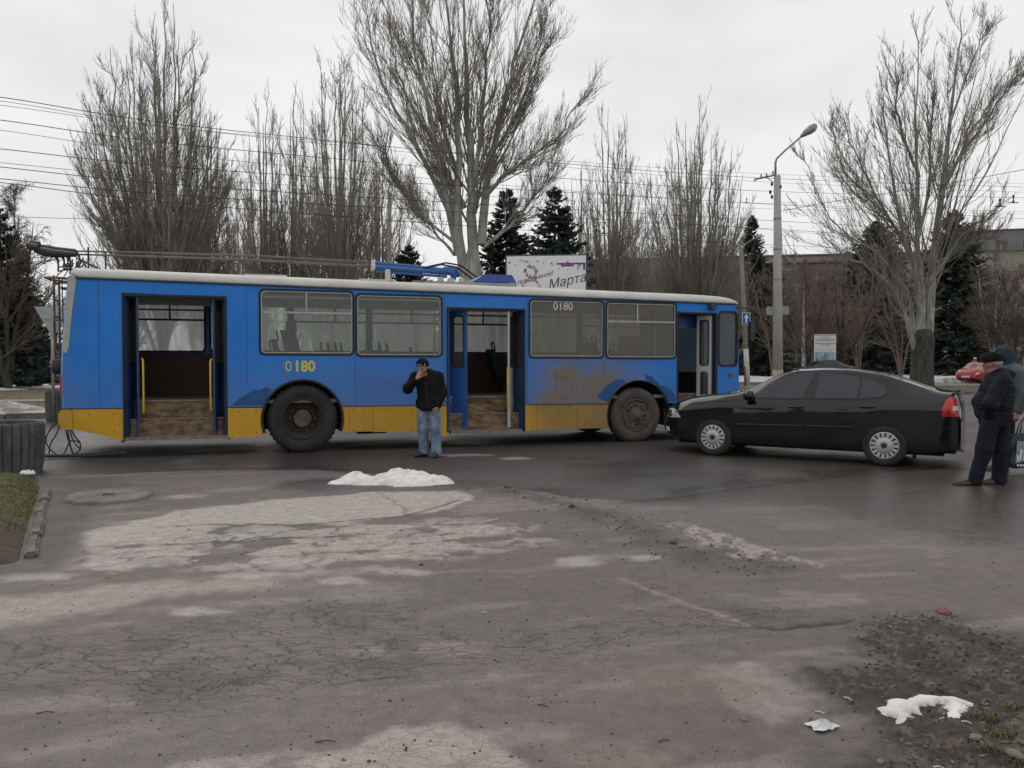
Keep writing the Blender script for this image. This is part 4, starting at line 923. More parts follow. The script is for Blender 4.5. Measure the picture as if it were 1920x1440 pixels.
MB().tube([rel(1454, 328), rel(1417, 336)], .045, 6).build('cross_arm', M_metal, lp); MB().tube([rel(1450, 342), rel(1436, 332)], .02, 5).build('brace', M_metal, lp)
for px, py in ((1415, 338), (1427, 330), (1437, 328), (1449, 324), (1460, 330)):
    q_ = rel(px, py); MB().lathe([(0, -.06), (.05, -.05), (.035, 0), (.055, .03), (.03, .08), (0, .1)], 8, c=(q_[0], -.02, q_[2])).build('insulator', M_whitewash, lp, smooth_=True)
for px, py in ((1446, 346), (1443, 361), (1446, 370), (1462, 351)):
    q_ = rel(px, py); MB().lathe([(0, -.09), (.05, -.08), (.06, 0), (.05, .08), (0, .09)], 8, c=(q_[0], -.1, q_[2])).build('insulator', M_black, lp, smooth_=True)
for (x0, x1, y0_, y1_) in ((1436, 1452, 575, 591), (1465, 1479, 574, 590)):
    q0, q1 = rel(x0, y1_), rel(x1, y0_); s_ = empty('traffic_sign', (b[0] + (q0[0] + q1[0]) / 2, YP - .0, pz + q0[2]), 0, 'blank grey back of a traffic plate on the %s of the concrete lamp pole' % ('left side' if x0 < 1450 else 'right side'), 'sign', 'blank plates on the lamp pole')
    w_ = (q1[0] - q0[0]) / 2; hh_ = q1[2] - q0[2]
    MB().slab(rrect(-w_, 0, w_, hh_, .06), (), -.02, 0).build('plate', M_metal, s_)
    MB().box((-w_ if x0 > 1450 else w_ - .1, .0, hh_ * .4), (w_ if x0 < 1450 else -w_ + .1, .03, hh_ * .55)).build('bracket', M_black, s_)
# wire figure of a street decoration hung on the pole
M_deco = pm('white_rod', (0.42, 0.41, 0.40), 0.6)
dx_ = empty('street_decoration', (b[0] + .15, YP - .05, pz), 0, 'white wire frame of a holiday light figure fixed to the concrete lamp pole', 'decoration')
def r2(x, y): q_ = rel(1080 + x / 4, 200 + y / 4); return (q_[0] - .15, 0, q_[2])
MB().tube([r2(1550, 1225), r2(1660, 1215), r2(1545, 1100), r2(1550, 1225)], .018, 4).build('frame', M_deco, dx_)
MB().tube([r2(1545, 1100), r2(1530, 720), r2(1650, 720), r2(1650, 830), r2(1560, 740)], .018, 4).build('frame', M_deco, dx_)
MB().tube([r2(1565, 985), r2(1600, 1060), r2(1665, 1110), r2(1640, 1180), r2(1570, 1120)], .02, 4).build('curl', M_deco, dx_)
MB().tube([r2(1560, 940), r2(1630, 985), r2(1668, 1020), r2(1650, 985), r2(1610, 930), r2(1555, 985)], .018, 4).build('curl', M_deco, dx_)
MB().tube([r2(1560, 760), r2(1580, 800), r2(1600, 760), r2(1610, 815), r2(1635, 790), r2(1630, 830)], .018, 4).build('curl', M_deco, dx_)
# second, thinner pole with the one-way sign
Y2 = 47.0; c0 = at(1401.5, 706, Y2); z2 = verge_z(far_d(c0[0], c0[1])); c1 = at(1390, 465, Y2)
l2 = empty('street_lamp', (c0[0], Y2, z2), 0, 'thin brownish lamp pole leaning slightly, with a blue one-way sign on it', 'street lamp')
M_brownpole = pm('weathered_pole', (0.19, 0.165, 0.135), 0.9, col2=(0.28, 0.25, 0.21), scale=3)
tp = Vector((c1[0] - c0[0], 0, c1[2] - z2))
MB().tube([(0, 0, -.2), tp * .5, tp], [.17, .14, .11], 10).build('pole', M_brownpole, l2, smooth_=True)
MB().tube([(0, 0, 0), tp * .15, tp * .27], [.173, .166, .158], 10).build('painted_foot', M_whitewash, l2, smooth_=True)
def rel2(px, py): q_ = at(px, py, Y2); return (q_[0] - c0[0], 0, q_[2] - z2)
MB().tube([rel2(1390, 467), rel2(1386, 462), rel2(1362, 448)], .04, 6).build('arm', M_metal, l2); MB().tube([rel2(1390, 467), rel2(1400, 455), rel2(1420, 445)], .04, 6).build('arm', M_metal, l2)
for px, py, s_ in ((1359, 447, -1), (1424, 443, 1)): MB().tube([rel2(px - 5, py + 1.5 * s_), rel2(px, py), rel2(px + 5, py - 2 * s_)], [.05, .13, .05], 8).build('lamp_head', M_whitewash, l2, smooth_=True)
M_signblue = pm('sign_blue', (0.02, 0.08, 0.42), 0.4, var=.05); M_signwhite = pm('sign_white', (0.75, 0.76, 0.78), 0.4, var=.05)
q0, q1 = at(1391.5, 608, Y2 - .2), at(1407, 586, Y2 - .2); w_, hh_ = (q1[0] - q0[0]) / 2, q1[2] - q0[2]
sg = empty('one_way_sign', ((q0[0] + q1[0]) / 2, Y2 - .2, q0[2]), 0, 'blue rectangular sign with a white arrow pointing up, on the thin pole', 'road sign')
MB().box((-w_, -.0, 0), (w_, .03, hh_)).build('plate', M_signwhite, sg); MB().box((-w_ + .025, -.006, .025), (w_ - .025, -.001, hh_ - .025)).build('face', M_signblue, sg)
MB().slab([(-.045, .08), (.045, .08), (.045, hh_ * .52), (w_ * .58, hh_ * .52), (0, hh_ * .9), (-w_ * .58, hh_ * .52), (-.045, hh_ * .52)], (), -.011, -.007).build('arrow', M_signwhite, sg)
# grey wooden utility pole among the poplars
p = at(728, 690, 40); up_ = empty('utility_pole', (p[0], 40, .3), 0, 'bare grey pole standing among the trees left of the tallest poplar', 'pole')
MB().tube([(0, 0, -.2), (.1, 0, at(728, 372, 40)[2])], [.15, .10], 10).build('shaft', M_brownpole, up_, smooth_=True)
# give way sign seen from behind
p = at(101, 690, 19.5); gw = empty('give_way_sign', (p[0], 19.5, 0.0), .1, 'grey back of a triangular give way sign on a post left of the trolleybus', 'road sign')
def rg_(px, py): q_ = at(px, py, 19.5); return (q_[0] - p[0], q_[2])
tri_ = [rg_(66, 575), rg_(134, 575), rg_(100, 634)]
MB().slab(tri_[::-1] if (tri_[1][0] - tri_[0][0]) * (tri_[2][1] - tri_[0][1]) - (tri_[2][0] - tri_[0][0]) * (tri_[1][1] - tri_[0][1]) < 0 else tri_, (), -.012, .012).build('plate', pm('sign_back', (.36, .40, .40), .5), gw)
MB().tube([(0, -.05, .12), (0, -.05, rg_(100, 592)[1])], .035, 10).build('post', M_metal, gw, smooth_=True)
MB().box((-.2, -.03, rg_(100, 600)[1]), (.2, -.013, rg_(100, 600)[1] + .05)).build('bracket', M_metal, gw)
# wires: slack spans from the left over the road to the far right
wi = [(182, 1360, 330, 1960, 352), (189, 1360, 337, 1960, 362), (225, 1360, 355, 1960, 372), (244, 1360, 378, 1960, 398), (279, 1360, 378, 1960, 412), (305, 1360, 389, 1960, 402), (313, 1360, 409, 1960, 441), (335, 1360, 424, 1960, 462), (342, 1360, 455, 1960, 478), (197, 1360, 322, 1960, 346), (405, 1360, 425, 1960, 480)]
wlab = ['topmost', 'second', 'third', 'fourth', 'fifth', 'sixth', 'seventh', 'eighth', 'lowest', 'thin pale', 'faint low']
M_wire = pm('wire', (0.03, 0.03, 0.032), 0.6); M_wire2 = pm('pale_wire', (0.13, 0.13, 0.135), 0.6)
wobj = []
for i, (y0_, xm, ym, x1_, y1_) in enumerate(wi):
    Ya, Yb = 17 + i * .12, 46 + i * .2
    A_ = at(-260, y0_ - 32, Ya - 2.6); Bm = at(xm, ym, 36.0 + i * .15); C_ = at(x1_ + 200, y1_ + 6, Yb + 7)
    P_ = resample([(*at(-260, y0_ - 34, 14.6 + i * .1), 0), (*at(0, y0_, 17 + i * .1), 0), (*at(500, y0_ + (ym - y0_) * .47, 22.2 + i * .1), 0), (*Bm, 0), (*at(x1_, y1_, Yb), 0), (*C_, 0)], 40)[:, :3]
    pale = i in (1, 3, 5, 9, 10)
    o = MB().tube([tuple(q_) for q_ in P_], .006 if pale else .0090, 4).build('wire', M_wire2 if pale else M_wire)
    tag(o, '%s overhead wire counted from above at the left edge of the sky' % wlab[i] if i < 9 else '%s overhead wire crossing the sky above the trolleybus' % wlab[i], 'wire', 'overhead wires above the road')
P_ = resample([(*at(1464, 396, 37), 0), (*at(1560, 378, 35), 0), (*at(1740, 350, 32), 0), (*at(1925, 317, 29), 0), (*at(2100, 280, 26), 0)], 16)[:, :3]
tag(MB().tube([tuple(q_) for q_ in P_], .011, 4).build('wire', M_wire), 'black overhead wire rising from the lamp pole to the upper right edge', 'wire', 'overhead wires above the road')
for k, (px, py, Y_) in enumerate(((1400, 378, 38), (1356, 408, 37), (1119, 430, 30), (1132, 434, 30), (1875, 383, 40), (1900, 376, 40))):
    q_ = at(px, py, Y_); s_ = .8 if k < 4 else 1.3
    o = MB().lathe([(0, -.13), (.05, -.12), (.05, -.05), (.09, -.03), (.03, 0), (.03, .16), (.06, .18), (.05, .3), (0, .32)], 8, c=(0, 0, 0)); o.box((-.28, -.03, -.14), (.28, .03, -.10))
    oo = o.build('line_insulator', M_black, None, tuple(q_)); oo.scale = (s_ * .7,) * 3
    tag(oo, ('black insulator hanging on the wires ' + ['just left of the lamp pole top', 'above the front end of the trolleybus', 'right of the tallest poplar, left one', 'right of the tallest poplar, right one', 'near the upper right edge, left one', 'near the upper right edge, right one'][k]), 'insulator', 'black insulators on the overhead wires')
# billboards
def text(body, size, loc, rot, m, parent, name='lettering', shear=0.0, ext=0.002, align='CENTER', sx=1.0, off=0.0):
    c = bpy.data.curves.new(name, 'FONT'); c.body = body; c.size = size; c.shear = shear; c.extrude = ext; c.align_x = align; c.align_y = 'CENTER'; c.resolution_u = 3
    c.offset = off; t_ = bpy.data.objects.new('tmp', c); COL.objects.link(t_)
    me = bpy.data.meshes.new_from_object(t_.evaluated_get(bpy.context.evaluated_depsgraph_get())); bpy.data.objects.remove(t_); me.materials.clear()
    o = link_mesh(name, me, m, parent, loc); o.rotation_euler = rot; o.scale = (sx, 1, 1)
    return o
YB = 29.0; q0, q1 = at(950, 560, YB), at(1098, 484, YB); wb, hb_ = (q1[0] - q0[0]), 1.75
zt = at(950, 480, YB)[2]; bb = empty('billboard', ((q0[0] + q1[0]) / 2, YB, 0.2), -.10, 'white greeting billboard with flowers, seen above the trolleybus roof', 'billboard')
zt -= .2; M_bbw = pm('billboard_print', (0.84, 0.835, 0.84), 0.5, var=.03); M_purple = pm('purple_print', (0.13, 0.07, 0.19), 0.6, var=.1); M_ink = pm('dark_print', (0.06, 0.05, 0.08), 0.6)
M_pink = pm('pink_print', (0.52, 0.10, 0.22), 0.6); M_rose = pm('pale_rose_print', (0.62, 0.42, 0.40), 0.6, var=.15, scale=5); M_leaf = pm('green_print', (0.22, 0.40, 0.26), 0.6)
MB().box((-wb / 2 - .06, .01, zt - hb_ - .05), (wb / 2 + .06, .12, zt + .05)).build('frame', M_purple, bb)
MB().box((-wb / 2, -.02, zt - hb_), (wb / 2, .009, zt)).build('sheet', M_bbw, bb)
for x in (-wb / 3, wb / 3): MB().box((x - .08, .13, -.3), (x + .08, .25, zt - .2)).build('post', M_metal, bb)
FR = (PI / 2, 0, 0)
def bbp(px, py): q_ = at(px, py, YB); return (q_[0] - bb.location.x, q_[2] - .2 + .10 * (q_[0] - bb.location.x) * -.0)
a = bbp(1003, 521); text('праздником!', .22, (a[0], -.025, a[1]), (PI / 2, -.26, 0), M_ink, bb, shear=.35)
a = bbp(1062, 528); text('Марта', .46, (a[0], -.025, a[1]), (PI / 2, -.20, 0), M_ink, bb, shear=.35)
a = bbp(996, 524); eight = empty('figure_eight', (a[0], -.022, a[1]), 0, parent=bb)
for (zc, r_) in ((.28, .26), (-.28, .34)):
    for k in range(22):
        an = 2 * PI * k / 22; x, z = (r_ - .06 + random.uniform(-.05, .05)) * math.cos(an), zc + (r_ - .06 + random.uniform(-.05, .05)) * math.sin(an)
        s_ = random.uniform(.035, .06); MB().slab([(x + s_ * math.cos(t), z + s_ * math.sin(t)) for t in np.linspace(0, 2 * PI, 7)[:-1]], (), -.004, 0).build('flower', random.choice([M_rose, M_rose, M_leaf, M_pink]), eight)
for k in range(26):
    px = random.uniform(953, 1092); py = 486 + random.random() ** 2 * 14 + (px - 950) * .05; a = bbp(px, py); s_ = random.uniform(.025, .06)
    MB().slab([(a[0] + s_ * (1 if j % 2 else .5) * math.cos(t), a[1] + s_ * (1 if j % 2 else .5) * math.sin(t)) for j, t in enumerate(np.linspace(0, 2 * PI, 11)[:-1])], (), -.026, -.021).build('flower', random.choice([M_pink, M_pink, M_rose, M_purple]), bb)
a, c_ = bbp(1045, 495), bbp(1097, 491); MB().box((a[0], -.026, a[1] - .03), (c_[0], -.0205, a[1] + .03)).build('header_bar', M_purple, bb)
a, c_ = bbp(1093, 507), bbp(1097, 494); MB().box((a[0], -.026, a[1]), (c_[0], -.0205, c_[1])).build('header_bar', M_purple, bb)
a, c_ = bbp(1052, 500), bbp(1076, 497); MB().box((a[0], -.026, a[1]), (c_[0], -.0205, c_[1])).build('fine_print', M_purple, bb)
a = bbp(1086, 500.5); MB().lathe([(.075, -.005), (.075, 0), (.045, 0), (.045, -.005)], 12, 'y', (a[0], -.021, a[1]), a1=5.2).build('emblem', M_ink, bb)
YI = 59.0; q0, q1 = at(1526.5, 677, YI), at(1567, 627, YI); ib = empty('information_board', ((q0[0] + q1[0]) / 2, YI, .3), -.05, 'white information board with a pale blue picture, above the roof of the far black car', 'board')
w_ = (q1[0] - q0[0]) / 2; zb, zt = q0[2] - .3 - .3, q1[2] - .3; M_dkblue = pm('board_blue', (.05, .10, .22), .5)
MB().box((-w_ - .05, .0, zb), (w_ + .05, .10, zt + .05)).build('frame', M_dkblue, ib); MB().box((-w_, -.02, zb + .25), (w_, -.001, zt)).build('sheet', M_bbw, ib)
for x in (-w_ * .7, w_ * .7): MB().box((x - .05, .02, -.2), (x + .05, .09, zb)).build('post', M_metal, ib)
M_teal = pm('board_picture', (.25, .45, .52), .6, col2=(.62, .70, .74), scale=4)
MB().box((-w_ * .95, -.026, zb + .3), (w_ * .95, -.021, zb + .3 + (zt - zb) * .30)).build('picture', M_teal, ib)
M_red = pm('red_print', (.45, .10, .10), .6)
for k, (f, wd, m_) in enumerate(((.965, .95, M_red), (.89, .5, M_ink), (.84, .92, M_ink), (.79, .8, M_ink), (.70, .92, M_ink), (.65, .5, M_ink), (.52, .9, M_teal), (.47, .6, M_teal))):
    z = zb + (zt - zb) * f; MB().box((-w_ * wd, -.026, z - .018), (w_ * wd, -.0205, z + .018)).build('text_line', m_, ib)
for k in range(10):
    x = random.uniform(-w_ * .85, w_ * .85); MB().box((x - .02, -.031, zb + .3), (x + .02, -.0265, zb + .5 + random.uniform(0, .5))).build('picture_tree', M_dkblue, ib)
# ================================================================== TROLLEYBUS
BP = np.array([-3.549, 13.264, 0.0]); BA = math.radians(17.355)
BX = np.array([math.cos(BA), math.sin(BA), 0]); BN = np.array([-math.sin(BA), math.cos(BA), 0])
def bpt(px, py, off=0.0):
    """point of a surveyed sight line on the lengthwise plane of the bus that lies off metres behind its near side"""
    d = ray(px, py); o = np.array([0, 0, EYE]); t = np.dot(BP + BN * off - o, BN) / np.dot(d, BN); q_ = o + d * t - BP
    return (float(np.dot(q_, BX)), off, float(q_[2]))
bus = empty('trolleybus', tuple(BP), BA, 'blue and yellow trolleybus with open doors, standing across the road', 'trolleybus')

def paint(name, base, dirtcol, rough=0.38, dust=0.0):
    """enamel with streaks, chips along the lower edge and road dirt thrown up behind the front axle"""
    m = pm(name, base, rough, var=.10, scale=1.3, coat=.0, spec=.28); n = m.node_tree; nd = n.nodes; lk = n.links.new; b = nd['Principled BSDF']
    src = b.inputs['Base Color'].links[0].from_socket
    tc = nd.new('ShaderNodeTexCoord'); sp = nd.new('ShaderNodeSeparateXYZ'); lk(tc.outputs['Object'], sp.inputs[0])
    nz = nd.new('ShaderNodeTexNoise'); nz.inputs['Scale'].default_value = 1.5; nz.inputs['Detail'].default_value = 7; nz.inputs['Roughness'].default_value = .6; lk(tc.outputs['Object'], nz.inputs['Vector'])
    def rng_(s, a, b_, c, d):
        r = nd.new('ShaderNodeMapRange'); r.interpolation_type = 'SMOOTHSTEP'; r.inputs[1].default_value = a; r.inputs[2].default_value = b_; r.inputs[3].default_value = c; r.inputs[4].default_value = d; lk(s, r.inputs[0]); return r.outputs[0]
    def mul(a, b_):
        r = nd.new('ShaderNodeMath'); r.operation = 'MULTIPLY'; lk(a, r.inputs[0])
        if isinstance(b_, float): r.inputs[1].default_value = b_
        else: lk(b_, r.inputs[1])
        return r.outputs[0]
    def add(a, b_):
        r = nd.new('ShaderNodeMath'); r.operation = 'ADD'; r.use_clamp = True; lk(a, r.inputs[0]); lk(b_, r.inputs[1]); return r.outputs[0]
    # spray of road dirt between the middle door and the front wheel
    f = mul(mul(rng_(sp.outputs[0], 3.9, 4.7, 0.1, .95), rng_(sp.outputs[0], 5.2, 7.0, 1, 0)), rng_(sp.outputs[2], .9, 2.3, .95, .30))
    f = mul(f, rng_(nz.outputs['Fac'], .3, .7, .6, 1.0))
    # thin film on the lower flank
    low = mul(rng_(sp.outputs[2], .7, 1.7, .30, .02), rng_(nz.outputs['Fac'], .35, .7, .4, 1.0))
    st = nd.new('ShaderNodeTexNoise'); st.inputs['Scale'].default_value = 3; st.inputs['Detail'].default_value = 5
    mp = nd.new('ShaderNodeMapping'); mp.inputs['Scale'].default_value = (7, 1, .35); lk(tc.outputs['Object'], mp.inputs[0]); lk(mp.outputs[0], st.inputs['Vector'])
    strk = mul(rng_(st.outputs['Fac'], .55, .75, 0, .35), 1.0 - 0.0)
    mid = mul(mul(rng_(sp.outputs[0], -.8, 1.2, 0, .16), rng_(sp.outputs[0], 6.2, 7.4, 1, 0)), rng_(sp.outputs[2], 1.0, 2.2, 1, .3))
    tot = add(add(add(f, low), strk), mid)
    if dust: 
        dd_ = nd.new('ShaderNodeMath'); dd_.operation = 'ADD'; dd_.inputs[1].default_value = dust; lk(tot, dd_.inputs[0]); tot = dd_.outputs[0]
    mx = nd.new('ShaderNodeMix'); mx.data_type = 'RGBA'; mx.clamp_factor = True; lk(tot, mx.inputs[0]); lk(src, mx.inputs[6]); mx.inputs[7].default_value = (*dirtcol, 1); lk(mx.outputs[2], b.inputs['Base Color'])
    wv = nd.new('ShaderNodeTexNoise'); wv.inputs['Scale'].default_value = 2.2; wv.inputs['Detail'].default_value = 2; lk(tc.outputs['Object'], wv.inputs['Vector'])
    bp = nd.new('ShaderNodeBump'); bp.inputs['Strength'].default_value = .35; bp.inputs['Distance'].default_value = .03; lk(wv.outputs['Fac'], bp.inputs['Height']); lk(bp.outputs[0], b.inputs['Normal'])
    rr = rng_(tot, 0, 1, rough, .85); lk(rr, b.inputs['Roughness'])
    return m
M_blue = paint('bus_blue_enamel', (0.008, 0.200, 0.68), (0.20, 0.178, 0.168))
M_yel = paint('bus_yellow_enamel', (0.70, 0.38, 0.008), (0.31, 0.20, 0.075), .45)
M_rblue = pm('fresh_blue_paint', (0.010, 0.080, 0.245), .55, var=.25, scale=4)
M_roof = pm('bus_roof_paint', (0.50, 0.48, 0.435), .6, col2=(0.66, 0.64, 0.59), scale=1.2)
M_rub = pm('black_rubber', (0.012, 0.012, 0.013), .7, col2=(0.025, 0.025, 0.026))
M_alu = pm('window_aluminium', (0.33, 0.33, 0.32), .45, col2=(.45, .45, .43), metal=.6)
M_gasket = pm('window_gasket', (0.02, 0.02, 0.022), .7)
M_navy = pm('door_navy', (0.012, 0.035, 0.10), .45, col2=(.02, .06, .17), scale=3)
M_doorblue = pm('door_blue', (0.018, 0.085, 0.27), .45, col2=(0.025, 0.12, 0.36), scale=2)
M_doorwhite = pm('door_inner_paint', (0.42, 0.42, 0.38), .6, col2=(.54, .53, .48), scale=3)
M_step = pm('rusty_step', (0.065, 0.030, 0.014), .8, col2=(0.27, 0.185, 0.115), scale=5, bump=.4, lo=.34, hi=.64, stretch=(1, 1, 2.2), detail=9)
M_sill = pm('step_edge', (0.16, 0.14, 0.12), .7, col2=(.3, .26, .22), scale=8, metal=.3)
M_floor = pm('bus_floor', (0.13, 0.12, 0.11), .8, col2=(.2, .185, .17), scale=3)
M_maroon = pm('maroon_laminate', (0.050, 0.013, 0.010), .55, col2=(.08, .024, .018), scale=3)
M_ceil = pm('bus_ceiling', (0.40, 0.40, 0.37), .7)
M_seat = pm('seat_vinyl', (0.014, 0.016, 0.03), .6, col2=(.03, .034, .055))
M_yrail = pm('yellow_rail_paint', (0.62, 0.42, 0.03), .4, var=.1)
M_glassA = glass('bus_glass', (.90, .93, .90), .11, (.42, .43, .40), dvar=.35)
M_glassB = glass('dusty_bus_glass', (.84, .83, .78), .32, (.36, .325, .28), dvar=.30, scale=1.4)
M_glassF = glass('far_bus_glass', (.90, .92, .90), .55, (.80, .81, .80), dvar=.55, scale=2.6, stretch=(2.2, 1, .35))
M_glassC = glass('cab_glass', (.55, .66, .74), .22, (.30, .33, .36))
M_rust = pm('rusty_iron', (0.09, 0.055, 0.035), .9, col2=(0.24, 0.17, 0.11), scale=9)
M_iron = pm('dark_iron', (0.02, 0.021, 0.024), .6, col2=(0.05, 0.05, 0.055), scale=8)
M_under = pm('underbody', (0.012, 0.012, 0.012), .95)
M_corner = pm('rear_corner_paint', (0.36, 0.36, 0.32), .5, col2=(.46, .46, .41))
M_num = pm('number_yellow', (0.62, 0.52, 0.10), .5, var=.05); M_numw = pm('number_white', (0.72, 0.72, 0.70), .5, var=.05)
M_tail = pm('red_lens', (0.42, 0.012, 0.015), .2, var=.2, coat=.5)

def zl(x): return .805 - .0065 * (x + 3.55)
def zt(x): return 2.787 - .0123 * x
def arch(cx, cz, r, x_l=None, n=16, zc=None):
    """points over the wheel opening from left to right, starting on the line zc"""
    a = math.asin(max(-1, min(1, (zc - cz) / r))); return [(cx + r * math.cos(t), cz + r * math.sin(t)) for t in np.linspace(PI - a, a, n)]
AR, AF = (.03, .565, .655), (6.27, .52, .655)
ol = [(-3.552, zl(-3.5)), (-2.715, zl(-2.7)), (-2.715, 2.62), (-1.165, 2.585), (-1.165, zl(-1.1))] + arch(*AR, zc=zl(0)) + \
     [(2.505, zl(2.5)), (2.505, 2.50), (3.968, 2.50), (3.968, zl(4))] + arch(*AF, zc=zl(6.2)) + \
     [(7.09, zl(7.1)), (7.09, 2.515), (7.955, 2.50), (7.955, .73), (8.485, .73), (8.47, 1.4), (8.445, 2.5), (8.42, 2.62), (8.36, zt(8.36)), (5, zt(5)), (2, zt(2)), (-1, zt(-1)), (-3.40, 2.855), (-3.445, 2.84), (-3.50, 2.3), (-3.545, 1.74), (-3.562, 1.35)]
WINS = [(-.645, 1.66, .872, 2.725, M_glassA, True), (.925, 1.635, 2.41, 2.69, M_glassA, False), (4.055, 1.62, 5.52, 2.675, M_glassB, False), (5.585, 1.61, 7.055, 2.665, M_glassB, True)]
CAB = (8.01, 1.46, 8.425, 2.53)
body = MB().slab(ol, [rrect(*w[:4], .075) for w in WINS] + [rrect(*CAB, .09)], 0, .05).build('side_panel', M_blue, bus)
# windows: each one a gasket, a sash and panes
for x0, z0, x1, z1, gm, split in WINS:
    w = MB().slab(rrect(x0 - .022, z0 - .022, x1 + .022, z1 + .022, .09), [rrect(x0 + .016, z0 + .016, x1 - .016, z1 - .016, .065)], -.012, .03).build('window', M_gasket, bus)
    MB().slab(rrect(x0 + .014, z0 + .014, x1 - .014, z1 - .014, .065), (), .016, .021).build('pane', gm, w)
    MB().slab(rrect(x0 + .012, z0 + .012, x1 - .012, z1 - .012, .065), [rrect(x0 + .032, z0 + .032, x1 - .032, z1 - .032, .05)], -.006, .013).build('sash', M_alu, w)
    if split:
        xm = x0 + (x1 - x0) * (.49 if x0 < 1 else .44); zm = z0 + (z1 - z0) * .655
        bar = MB(); bar.box((x0 + .034, -.005, zm - .016), (x1 - .034, .012, zm + .016)); bar.box((xm - .014, -.0045, zm + .0165), (xm + .014, .0115, z1 - .034)); bar.build('vent_bar', M_alu, w)
w = MB().slab(rrect(CAB[0] - .02, CAB[1] - .02, CAB[2] + .02, CAB[3] + .02, .10), [rrect(CAB[0] + .016, CAB[1] + .016, CAB[2] - .016, CAB[3] - .016, .08)], -.012, .03).build('window', M_gasket, bus)
MB().slab(rrect(CAB[0] + .012, CAB[1] + .012, CAB[2] - .012, CAB[3] - .012, .08), (), .016, .021).build('pane', M_glassC, w)
# skirts
def skirt(pts, name='skirt_panel', m=None): return MB().slab(pts, (), -.004, .03).build(name, m or M_yel, bus)
skirt([(-2.715, zl(-2.7) - .012), (-3.44, zl(-3.4) - .012), (-3.44, .485), (-3.1, .40), (-2.715, .285)][::-1])
o_ = .012
left = [(-1.165, zl(-1.1) - o_), (-1.165, .285), (-.63, .31)] + [(AR[0] + AR[2] * math.cos(t), AR[1] + AR[2] * math.sin(t)) for t in np.linspace(PI + .38, PI - math.asin((zl(0) - o_ - AR[1]) / AR[2]), 6)]
skirt(left)
a_ = math.asin((zl(0) - o_ - AR[1]) / AR[2]); rr_ = [(AR[0] + AR[2] * math.cos(t), AR[1] + AR[2] * math.sin(t)) for t in np.linspace(a_, -.34, 6)]
skirt(rr_ + [(.80, .335), (.80, zl(.8) - o_)])
for xa, xb, lo_ in ((.806, 1.20, .33), (1.206, 1.98, .315), (1.986, 2.20, .30)): skirt([(xa, lo_ + .003), (xb, lo_), (xb, zl(xb) - o_), (xa, zl(xa) - o_)])
skirt([(2.206, .22), (2.505, .21), (2.505, zl(2.5) - o_), (2.206, zl(2.2) - o_)])
af_ = [(AF[0] + AF[2] * math.cos(t), AF[1] + AF[2] * math.sin(t)) for t in np.linspace(PI + .34, PI - math.asin((zl(6.2) - o_ - AF[1]) / AF[2]), 6)]
skirt([(3.968, .27), (4.20, .285), (4.20, zl(4.2) - o_), (3.968, zl(4) - o_)]); skirt([(4.206, .285), (5.0, .28), (5.0, zl(5) - o_), (4.206, zl(4.2) - o_)])
skirt([(5.006, .28), (af_[0][0], .285)] + af_ + [(5.006, zl(5) - o_)])
skirt([(7.955, .30), (8.46, .36), (8.485, .718), (7.955, .718)])
# trim: bead between blue and yellow, rain gutter, arch lips, door surrounds
for a, b_ in ((-3.55, -2.72), (-1.16, -.60), (.665, 2.50), (3.975, 5.655)):
    o = MB().box((0, -.012, -.008), (b_ - a, -.001, .002)).build('moulding', M_gasket, bus, (a, 0, zl(a))); o.rotation_euler = (0, math.atan(.0065), 0)
gt = MB(); gt.tube([(-3.36, -.012, zt(-3.36) + .004), (2, -.012, zt(2) + .004), (8.38, -.012, zt(8.38) + .004)], .020, 6); gt.build('rain_gutter', pm('gutter_dark', (.05, .07, .10), .6), bus)
for A_ in (AR, AF):
    lip = MB(); lip.tube([(A_[0] + (A_[2] + .002) * math.cos(t), -.006, A_[1] + (A_[2] + .002) * math.sin(t)) for t in np.linspace(PI + .33, -.33, 30)], .024 if A_ is AR else .012, 6); lip.build('arch_lip', M_rub, bus, smooth_=True)
    MB().lathe([(A_[2] - .004, .035), (A_[2] - .004, .75), (.0, .75)], 20, 'y', (A_[0], 0, A_[1]), a0=-.35, a1=PI + .35).build('wheel_house', M_under, bus)
for (xa, xb, za, zb) in ((-2.715, -1.165, .30, 2.60), (2.505, 3.968, .28, 2.50), (7.09, 7.955, .35, 2.505)):
    f = MB(); f.box((xa - .004, -.008, za), (xa + .022, .11, zb)); f.box((xb - .022, -.008, za), (xb + .004, .11, zb)); f.box((xa + .022, -.006, zb - .03), (xb - .022, .11, zb + .004)); f.build('door_surround', M_gasket, bus)
# panel seams, skirt bolts, filler flap
M_seam = pm('panel_seam', (.008, .06, .20), .6)
for x, z0_, z1_ in ((-.86, 1.16, 2.74), (.90, .83, 1.60), (2.46, .80, 2.70), (4.012, .80, 2.69), (5.55, 1.30, 1.58), (7.075, .80, 2.66), (-3.05, .83, 2.80)): MB().box((x - .003, -.0022, z0_), (x + .003, -.0006, z1_)).build('panel_seam', M_seam, bus)
for x in (.86, 1.05, 1.30, 1.86, 2.10, 2.30, 4.1, 4.35, 4.85, 5.15, 5.5, -1.0, -.72, -3.2, -2.85):
    for z in (.36, .71): MB().lathe([(0, -.010), (.010, -.009), (.012, -.004)], 8, 'y', (x, 0, z + (.07 if x < -2.8 and z < .5 else 0))).build('skirt_bolt', M_rust, bus)
